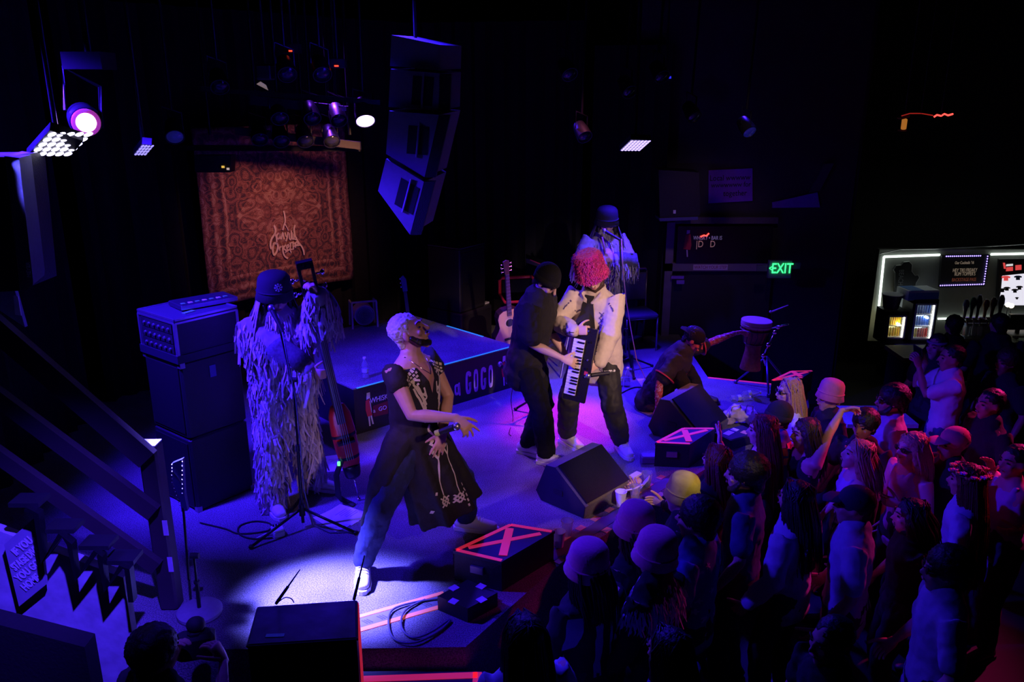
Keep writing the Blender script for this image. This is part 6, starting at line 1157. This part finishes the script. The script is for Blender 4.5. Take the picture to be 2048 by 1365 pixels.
c17 = C('dark silhouetted man at the bar right of the taps', 2004, 627, 1.82, (.1, 1), .0, hair=('short', hair_d), top=('tee', dk, .04), legs=trd, w=1.1)
c18 = C('man with a light headband standing behind the phone', 1880, 668, 1.74, (-.8, -.4), .0, hair=('short', hair_br), top=('tee', dk, .03), legs=trd)
c19 = C('blonde woman in sunglasses and a pink lit camisole', 1832, 866, 1.68, (-.97, -.2), .0, hair=('long', hair_bl, .32), glasses=lens_m, top=('tank', lilac, .02), legs=trd, skin=SK3, L=dict(p=D(1800, 1010, 5.4), pole=(.4, -.2, -1), d=(-.9, .1, .2), curl=.6))
c20 = C('man in a faded pink cap turned to the left', 1918, 848, 1.74, (-.95, -.15), .03, hair=('short', hair_d), hat=('cap', pinkcap), top=('tee', dk, .03), legs=trd, skin=SK2)
c21 = C('woman with tied red-gold hair and a white hair clip tilting her face upwards', 1722, 880, 1.66, (-.95, .1), .0, head=(0, 14, 0), hair=('long', hair_bl, .28), top=('tank', lilac, .02), legs=trd, skin=SK3)
c22 = C('man in a dark cap and pale blue shirt near the middle of the crowd', 1722, 966, 1.78, (-.9, .35), .03, hair=('short', hair_d), hat=('cap', blkcap), top=('tee', ltb, .04), legs=trd)
c23 = C('person with long dark hair in a loose pale shirt in front of the cap man', 1600, 964, 1.72, (-.7, .7), .0, hair=('long', hair_d, .45), top=('long', ltb, .05), legs=trd)
c24 = C('woman wearing a sparkling flower crown over very long red hair', 1945, 930, 1.68, (-.8, .55), .0, hair=('long', hair_red, .75), top=('tee', ltb, .03), legs=trd)
c25 = C('woman at the right edge in a lilac top lifting one hand', 2040, 890, 1.70, (-.95, -.2), .0, hair=('short', hair_d), top=('tank', lilac, .025), legs=trd, R=dict(p=D(1985, 945, 5.6), pole=(.5, .3, -1), d=(-.4, 0, .9), n=(-.8, -.3, .2), curl=.3, spread=.5), L=dict(p=D(2045, 1060, 5.2)))
c26 = C('dark-haired man in a pale shirt at the lower right, head in profile', 1905, 1100, 1.74, (-.9, .2), .0, hair=('big', hair_d), top=('tee', ltb, .04), legs=trd, glasses=lens_m)
c27 = C('dim blue face of a person at the bottom beside the yellow flowers', 1675, 1236, 1.70, (-.95, -.3), .0, hair=('short', hair_d), top=('tee', dk, .03), legs=trd)
c28 = C('long dark-haired person in a pale blue top at the bottom centre', 1052, 1236, 1.68, (-.3, .95), .0, hair=('long', hair_d, .5), top=('long', ltb, .03), legs=trd)
c29 = C('dim long-haired person at the bottom between the hats and the pale shirt', 1345, 1262, 1.66, ST, .0, hair=('long', hair_d, .5), top=('long', mat('dark blue cotton', (.06, .06, .16), .85), .03), legs=trd)
c30 = C('man in a dark shirt in profile behind the pink cap', 1990, 778, 1.76, (-.97, -.1), .0, hair=('short', hair_d), top=('tee', dk, .03), legs=trd, skin=SK2)
c31 = C('dim person at the right edge below the bar silhouettes', 2022, 700, 1.72, (-.9, -.2), .0, hair=('big', hair_br), top=('tee', dk, .03), legs=trd, skin=SKD)
c32 = C('photographer at the lower left raising a camera towards the stage', 300, 1262, 1.72, (.45, .9), .0, hair=('big', hair_d), top=('tee', dk, .03), legs=trd, R=dict(p=D(447, 1325, 3.55), pole=(.4, -.2, -1), d=(-.5, .2, .9), n=(-.8, .2, .2), curl=.6), L=dict(p=D(345, 1320, 3.55), pole=(-.4, -.2, -1), d=(.3, .1, .9), curl=.6))
c33 = C('person with a blue cup mostly hidden by the flower crown woman', 1832, 1000, 1.60, (-.9, .2), .0, hair=('long', hair_d, .2), top=('tee', dk, .03), legs=trd, L=dict(p=D(1838, 1085, 4.75), pole=(.3, -.2, -1), d=(-.7, .2, .3), curl=.6))
# things held or worn by the audience
o = thing('camera', 'bulky black camera held up at the lower left', 'camera', D(392, 1290, 3.7), .3); MB().bbox((0, 0, 0), (.20, .10, .15), .02).build('camera_body', rubber, o); MB().cyl((0, .04, 0), (0, .14, -.01), .045, .05).build('lens', rubber, o, 'auto'); MB().bbox((0, 0, .075), (.07, .07, .05), .015).build('viewfinder', rubber, o); MB().ell((.01, .01, .115), (.05, .05, .04)).build('flash_hood', rubber, o, True)
o = thing('smartphone', 'phone held up by the man in the white T-shirt', 'phone', D(1836, 702, 7.55), 1.6); MB().box((0, 0, 0), (.16, .010, .08), m=Q3('X', -10)).build('case', rubber, o); MB().box((0, .006, 0), (.15, .003, .07), m=Q3('X', -10)).build('screen', lens_m, o)
o = thing('plastic_cup', 'blue plastic cup held in the crowd left of the flower crown', 'cup', D(1838, 1078, 4.70)); MB().lathe([(.032, 0), (.045, .11), (.047, .115), (.042, .113), (.03, .006), (.01, .005)], n=18).build('cup_wall', mat('blue cup', (.08, .12, .5), .4), o, 'auto')
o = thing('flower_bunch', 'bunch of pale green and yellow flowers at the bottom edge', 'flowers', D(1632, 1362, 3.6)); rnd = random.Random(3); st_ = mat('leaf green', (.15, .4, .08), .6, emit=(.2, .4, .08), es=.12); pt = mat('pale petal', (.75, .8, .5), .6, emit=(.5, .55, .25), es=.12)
for i in range(9):
    e = V((rnd.uniform(-.09, .09), rnd.uniform(-.05, .05), rnd.uniform(.03, .10))); s_ = MB().tube([(0, 0, -.08), e], .004).build('stem', st_, o); f_ = MB()
    for j in range(6): a = j*1.047; f_.ell(e+V((.014*math.cos(a), .014*math.sin(a), .004)), (.010, .010, .006), None, 6, 4)
    f_.build('blossom', pt, s_, True)
    MB().ell(e*.6+V((.01, 0, 0)), (.012, .03, .006), Q3('Z', rnd.uniform(0, 180)), 6, 4).build('leaf', st_, s_, True)
# flower crown, hair clip, headlight
p = c24; rnd = random.Random(5); cols = [mat('pink flower', (.9, .25, .35), .6), mat('yellow flower', (.85, .6, .15), .6), mat('violet flower', (.4, .2, .8), .6), mat('coral flower', (.9, .3, .15), .6)]
cr_ = MB().tube([p.H(.098*math.cos(a), -.02+.108*math.sin(a), .065) for a in [6.283*i/20 for i in range(21)]], .006).build('flower_crown', mat('crown wire', (.1, .2, .06), .6), p.root, True)
for i in range(22):
    a = 6.283*i/22; q = p.H(.10*math.cos(a), -.02+.112*math.sin(a), .07+rnd.uniform(-.012, .02)); f_ = MB()
    for j in range(5): b = j*1.257; f_.ell(q+V((.013*math.cos(b), .013*math.sin(b), 0.006)), (.012, .012, .009), None, 6, 4)
    f_.build('crown_flower', cols[i % 4], cr_, True)
p = c21; MB().box(p.H(-.085, -.05, .01), (.016, .10, .035), m=p.HM@Q3('X', 35)).build('hair_clip', white, p.root)
p = c18; MB().lathe([(.095, -.012), (.10, 0), (.095, .012)], p.H(0, -.012, .05), p.HM@Matrix.Diagonal((1, 1.1, 1)), 22).build('headband', greyt, p.root)
for pp, side in ((c19, 'L'), (c25, 'R')): el, wr = pp.arm[side][1], pp.arm[side][2]; d = (wr-el).normalized(); MB().loft([el.lerp(wr, .86), el.lerp(wr, .94)], [.036, .034], (1, 0, 0), 12, False).build('wrist_watch', rubber, pp.root, 'auto')
p = c6; u = p.up; MB().tube([u(.085*math.cos(a)*1.05, .0+.082*math.sin(a)*1.02, 1.475+.012*math.sin(a)) for a in [6.283*i/24 for i in range(25)]], .006).build('collar_stripe', white, p.root, True)
# ================================================================== bake the soft solids, then dress their surfaces
bake()
emb = mat('cream embroidery', (.78, .70, .62), .8)
# singer: embroidery on the chest panels and down the front
O = sg_.up(0, 0, 1.0); A, B, Dv = sg_.rx, sg_.uz, -sg_.fy; L = []
for sx in (-1, 1):
    for i in range(5): L.append(([(sx*(.08+.024*i), .44-.012*i), (sx*(.098+.024*i), .432-.012*i)], .014)); L.append(([(sx*(.085+.022*i), .415-.012*i), (sx*(.10+.022*i), .408-.012*i)], .010)); L.append(([(sx*(.085+.022*i), .392-.012*i), (sx*(.104+.022*i), .384-.012*i)], .012))
    L += [([(sx*.085, .36), (sx*.12, .37), (sx*.135, .345), (sx*.10, .27), (sx*.075, .20), (sx*.06, .12)], .012), ([(sx*.10, .345), (sx*.115, .335), (sx*.085, .25), (sx*.06, .19)], .010), ([(sx*.14, .32), (sx*.11, .24), (sx*.085, .17), (sx*.07, .09)], .010), ([(sx*.07, .31), (sx*.055, .24), (sx*.09, .22), (sx*.065, .17), (sx*.10, .15), (sx*.07, .11)], .010)]
    for i in range(5): y = .28-.045*i; L += [([(sx*(.06+.004*i), y), (sx*(.095-.004*i), y-.03)], .009), ([(sx*(.095-.004*i), y), (sx*(.06+.004*i), y-.03)], .009)]
    x = sx*.045; L += [([(x, .05), (x+.02, .02), (x-.01, -.03), (x+.025, -.06)], .012), ([(x-.02, -.05), (x+.03, -.07), (x-.01, -.12), (x+.03, -.13), (x+.02, -.10)], .012), ([(x-.03, -.12), (x+.0, -.18), (x+.03, -.12), (x-.03, -.12)], .010), ([(x, -.18), (x, -.44)], .007)]
    yy = -.48; L += [([(x-.03, yy), (x, yy+.035), (x+.03, yy), (x, yy-.035), (x-.03, yy)], .010), ([(x-.035, yy+.03), (x+.035, yy-.03)], .008), ([(x-.035, yy-.03), (x+.035, yy+.03)], .008)]
    for i in range(5): L.append(([(x+sx*.05, -.40-.035*i), (x+sx*.055, -.42-.035*i)], .010))
decal(sg_.tunic, [(q_, w_*1.2) for q_, w_ in L], O, A, B, Dv, emb)
# V neck with skin and chain
ne = MB(); u = sg_.up; t = bvh(sg_.tunic)
def onf(x, z, off): 
    q = u(x, 0, z); r = t.ray_cast(q+sg_.fy*.6, -sg_.fy); return r[0]+sg_.fy*off if r[0] is not None else q
G_ = [[onf((-.075+.15*i/6)*(1-j/7)*.95+0, 1.435-.028*j, .006) for i in range(7)] for j in range(8)]
ne.add([p for r in G_ for p in r], [(j*7+i, j*7+i+1, j*7+7+i+1, j*7+7+i) for j in range(7) for i in range(6)]); ne.build('bare_chest', SK2, sg_.root, True)
MB().tube([onf(-.075, 1.46, .012), onf(-.04, 1.40, .012), onf(0, 1.36, .014), onf(.04, 1.40, .012), onf(.075, 1.46, .012)], .003).build('neck_chain', chrome, sg_.root, True)
# tattoos on the singer's forearms
ink = mat('tattoo ink', (.13, .08, .09), .6); rnd = random.Random(11); W_ = sg_.W
for sd in 'RL':
    sh, el, wr = sg_.arm[sd]; ax = (wr-el); n = ax.cross(sg_.Wd((0, 0, 1))); B = ax.normalized(); tt = sg_.Wd((-.05, -.9, -.0)); A_ = B.cross(-tt).normalized(); L = []
    for i in range(16): a, b = rnd.uniform(-.035, .035), rnd.uniform(.02, .9)*ax.length; L.append(([(a, b), (a+rnd.uniform(-.015, .015), b+.012), (a+rnd.uniform(-.02, .02), b+.022)], .005))
    decal(sg_.body, L, el, A_, B, -tt*-1, ink, 'tattoo', sg_.root, .002, .008)
# beige shirt: opening, black undershirt and dark embroidery
u = kb.up; t = bvh(kb.shirt)
def onk(x, z, off):
    q = u(x, 0, z); r = t.ray_cast(q+kb.fy*.6, -kb.fy); return r[0]+kb.fy*off if r[0] is not None else q
G_ = [[onk((-.5+i/6)*(.085+.012*j*(1 if j < 6 else .6))+.01, 1.455-.065*j, .006) for i in range(7)] for j in range(10)]
MB().add([p for r in G_ for p in r], [(j*7+i, j*7+i+1, j*7+7+i+1, j*7+7+i) for j in range(9) for i in range(6)]).build('undershirt', dk, kb.root, True)
O = u(0, 0, 1.0); A, B, Dv = kb.rx, kb.uz, -kb.fy; L = []; ind = mat('indigo embroidery', (.09, .07, .2), .8)
for sx in (-1, 1):
    for i in range(7): y = .34-.045*i; L += [([(sx*.085, y), (sx*.12, y-.025), (sx*.09, y-.045), (sx*.125, y-.02)], .007), ([(sx*.13, y), (sx*.10, y-.03)], .006)]
    for i in range(6): y = .02-.05*i; L += [([(sx*.09, y), (sx*.115, y-.025), (sx*.09, y-.05)], .007), ([(sx*.105, y), (sx*.13, y-.025), (sx*.105, y-.05)], .006)]
    for i in range(4): L.append(([(sx*(.16+.012*i), .41-.008*i), (sx*(.172+.012*i), .42-.02*i)], .010))
decal(kb.shirt, L, O, A, B, Dv, ind)
for i in range(6): MB().ell(onk(.075, 1.34-.09*i, .012), (.008, .008, .008), None, 8, 6).build('button', mat('dark button', (.03, .03, .08), .3), kb.root, True)
# print on the trouser thigh
hp, kn, an = kb.leg['L']; c = hp.lerp(kn, .30); f = kb.Wd((-.1, -1, .1)); a = kb.Wd((1, -.1, .03)); b = V((0, 0, 1)); lt = []
for ch, x in (('p', -.05), ('u', -.02), ('m', .012), ('a', .05)):
    s = {'p': [([(0, -.02), (0, .012), (.014, .012), (.014, 0), (0, 0)], .006)], 'u': [([(0, .012), (0, 0), (.016, 0), (.016, .012)], .006)], 'm': [([(0, 0), (0, .012), (.012, .012), (.012, 0)], .006), ([(.012, .012), (.024, .012), (.024, 0)], .006)], 'a': [([(0, .012), (.014, .012), (.014, 0), (0, 0), (0, .006), (.014, .006)], .005)]}[ch]
    lt += [([(q[0]+x, q[1]) for q in pts], w_) for pts, w_ in s]
decal(kb.cl['legs'], lt, c, a, b, -f, white, 'lettering', kb.root, .004, .006)
# fuzz on the pink hat
fringe(kb.hat, 5200, .010, .022, .0045, kb.hat.data.materials[0], kb.root, name='hat_fuzz', out=.006, seed=2)
# fringe suits
for p, m_, sd in ((bs, strip_m, 3), (fl, strip_g, 4)):
    fringe(p.cl['top'], 2600, .10, .24, .017, m_, p.root, seed=sd); fringe(p.cl['legs'], 1900, .09, .20, .017, m_, p.root, zmin=.12, seed=sd+5)
    rnd = random.Random(sd); mb = MB()                                  # cloth strips hanging from the hat like hair
    for i in range(150):
        a = rnd.uniform(-.35, 3.49)+math.pi                             # all round except the face
        if math.sin(a) > .55: continue
        b0 = p.H(.108*math.cos(a), -.015+.12*math.sin(a), .03); out = (b0-p.HC); out.z = 0; out = out.normalized(); Lh = rnd.uniform(.34, .55); sw = V((-out.y, out.x, 0))*rnd.uniform(.005, .010)
        pts = [b0, b0+out*.035-ZZ*.10, b0+out*(.06+rnd.uniform(0, .03))-ZZ*Lh*.55, b0+out*(.10+rnd.uniform(0, .05))-ZZ*Lh]
        mb.add([q+sw*s_ for q in pts for s_ in (-1, 1)], [(0, 1, 3, 2), (2, 3, 5, 4), (4, 5, 7, 6)])
    mb.build('cloth_strip_hair', m_, p.root, False, False)['kind'] = 'stuff'
    # woven band over the shoulders
# hat emblem of the bassist
O = bs.H(0, 0, .115); L = []
for i in range(8):
    a = i*math.pi/4; c_, s_ = math.cos(a), math.sin(a); L.append(([(.006*c_, .006*s_), (.030*c_, .030*s_)], .006))
    for q in (-.5, .5): L.append(([(.016*c_, .016*s_), (.016*c_+.012*math.cos(a+q), .016*s_+.012*math.sin(a+q))], .0045))
decal(bs.hat, L, O, bs.HM@V((1, 0, 0)), bs.HM@V((0, 0, 1)), bs.HM@V((0, -1, 0)), white, 'hat_emblem', bs.root, .003, .006)
for p in (bs, fl):
    for sx in (-1, 1):
        sd = 'R' if sx > 0 else 'L'; sh, el, wr = p.arm[sd]
        for i in range(3): MB().loft([el.lerp(wr, .66+.09*i), el.lerp(wr, .70+.09*i)], [.066-.005*i, .064-.005*i], (1, 0, 0), 14, False).build('cuff_stripe', dk if i % 2 == 0 else white, p.root, 'auto')
for p in (bs, fl):                                  # dark woven sleeves over the forearms
    for sd in 'RL':
        sh, el, wr = p.arm[sd]; MB().loft([sh.lerp(el, .82), el, el.lerp(wr, .5), el.lerp(wr, .93)], [.112, .114, .106, .088], p.rx, 16, False).build('sleeve', mat('dark woven sleeve', (.10, .09, .11), .9, 0, .8, 45, .3), p.root, True)
# white sleeve bars of the percussionist, red print
O = pc.up(0, 0, 1.2); L = []
for i in range(9): rnd = random.Random(i); L.append(([(-.05+.02*rnd.random(), .12-.04*i), (.0+.03*rnd.random(), .10-.04*i), (.03, .14-.04*i)], .02))
decal(pc.cl['top'], L, O, pc.rx, pc.uz, -pc.fy, redp, 'shirt_print', pc.root)
for sd in 'RL': sh, el, wr = pc.arm[sd]; MB().loft([sh.lerp(el, .70), sh.lerp(el, .74)], [.112, .110], (1, 0, 0), 16, False).build('sleeve_piping', redp, pc.root, 'auto')
lace = mat('cream lace', (.7, .5, .42), .8); rnd = random.Random(8)
for sd in 'RL':
    sh, el, wr = pc.arm[sd]; ax = wr-el; B_ = ax.normalized()
    for f in (pc.Wd((.1, -1, .1)), pc.Wd((-.3, -.5, .8))):
        f = (f-B_*f.dot(B_)).normalized(); A_ = B_.cross(f); L = []
        for i in range(26): a, b = rnd.uniform(-.035, .035), rnd.uniform(.0, 1.25)*ax.length; L.append(([(a, b), (a+rnd.uniform(-.012, .012), b+.014), (a+.01, b+.02)], .006))
        decal(pc.body, L, el, A_, B_, -f, lace, 'lace', pc.root, .003, .006)
# stars on the blue shirt
O = c4.up(0, 0, 1.1); rnd = random.Random(4); wp = mat('white star print', (.7, .72, .85), .7)
for Dv, A_ in ((c4.fy, c4.rx), (c4.rx, c4.fy), (-c4.rx, c4.fy), (-c4.fy, c4.rx)):
    L = []
    for i in range(13):
        cx, cy = rnd.uniform(-.16, .16), rnd.uniform(-.25, .33)
        for j in range(5): a = j*1.2566+cx*9; L.append(([(cx, cy), (cx+.021*math.cos(a), cy+.021*math.sin(a))], .010))
    decal(c4.cl['top'], L, O, A_, c4.uz, Dv, wp, 'star_print', c4.root)
# pale panels on the jacket, white shaggy cape, orange and white blocks
O = c1.up(0, 0, 1.2); [decal(c1.cl['top'], [q_], O, c1.rx, c1.uz, c1.fy, ltb, 'pale_panel', c1.root) for q_ in (([(-.15, .20), (-.19, .02)], .10), ([(-.02, .2), (-.02, -.2)], .05), ([(.12, .2), (.16, .02)], .07), ([(.06, .15), (.075, -.1)], .02))]
fringe(c3.cl['top'], 700, .10, .17, .010, mat('white shag', (.8, .8, .82), .8), c3.root, zmin=1.30, zmax=1.47, name='shaggy_cape', seed=9)
O = c10.up(0, 0, 1.2); 
for m_, L in ((redp, [([(-.1, .2), (.1, .2)], .05)]), (oranget, [([(-.1, .14), (.1, .12)], .05)]), (white, [([(-.1, .05), (-.04, .05)], .12)])): decal(c10.cl['top'], L, O, c10.fy, c10.uz, c10.rx, m_, 'colour_block', c10.root); decal(c10.cl['top'], L, O, c10.rx, c10.uz, c10.fy, m_, 'colour_block', c10.root); decal(c10.cl['top'], L, O, c10.fy, c10.uz, -c10.rx, m_, 'colour_block', c10.root)
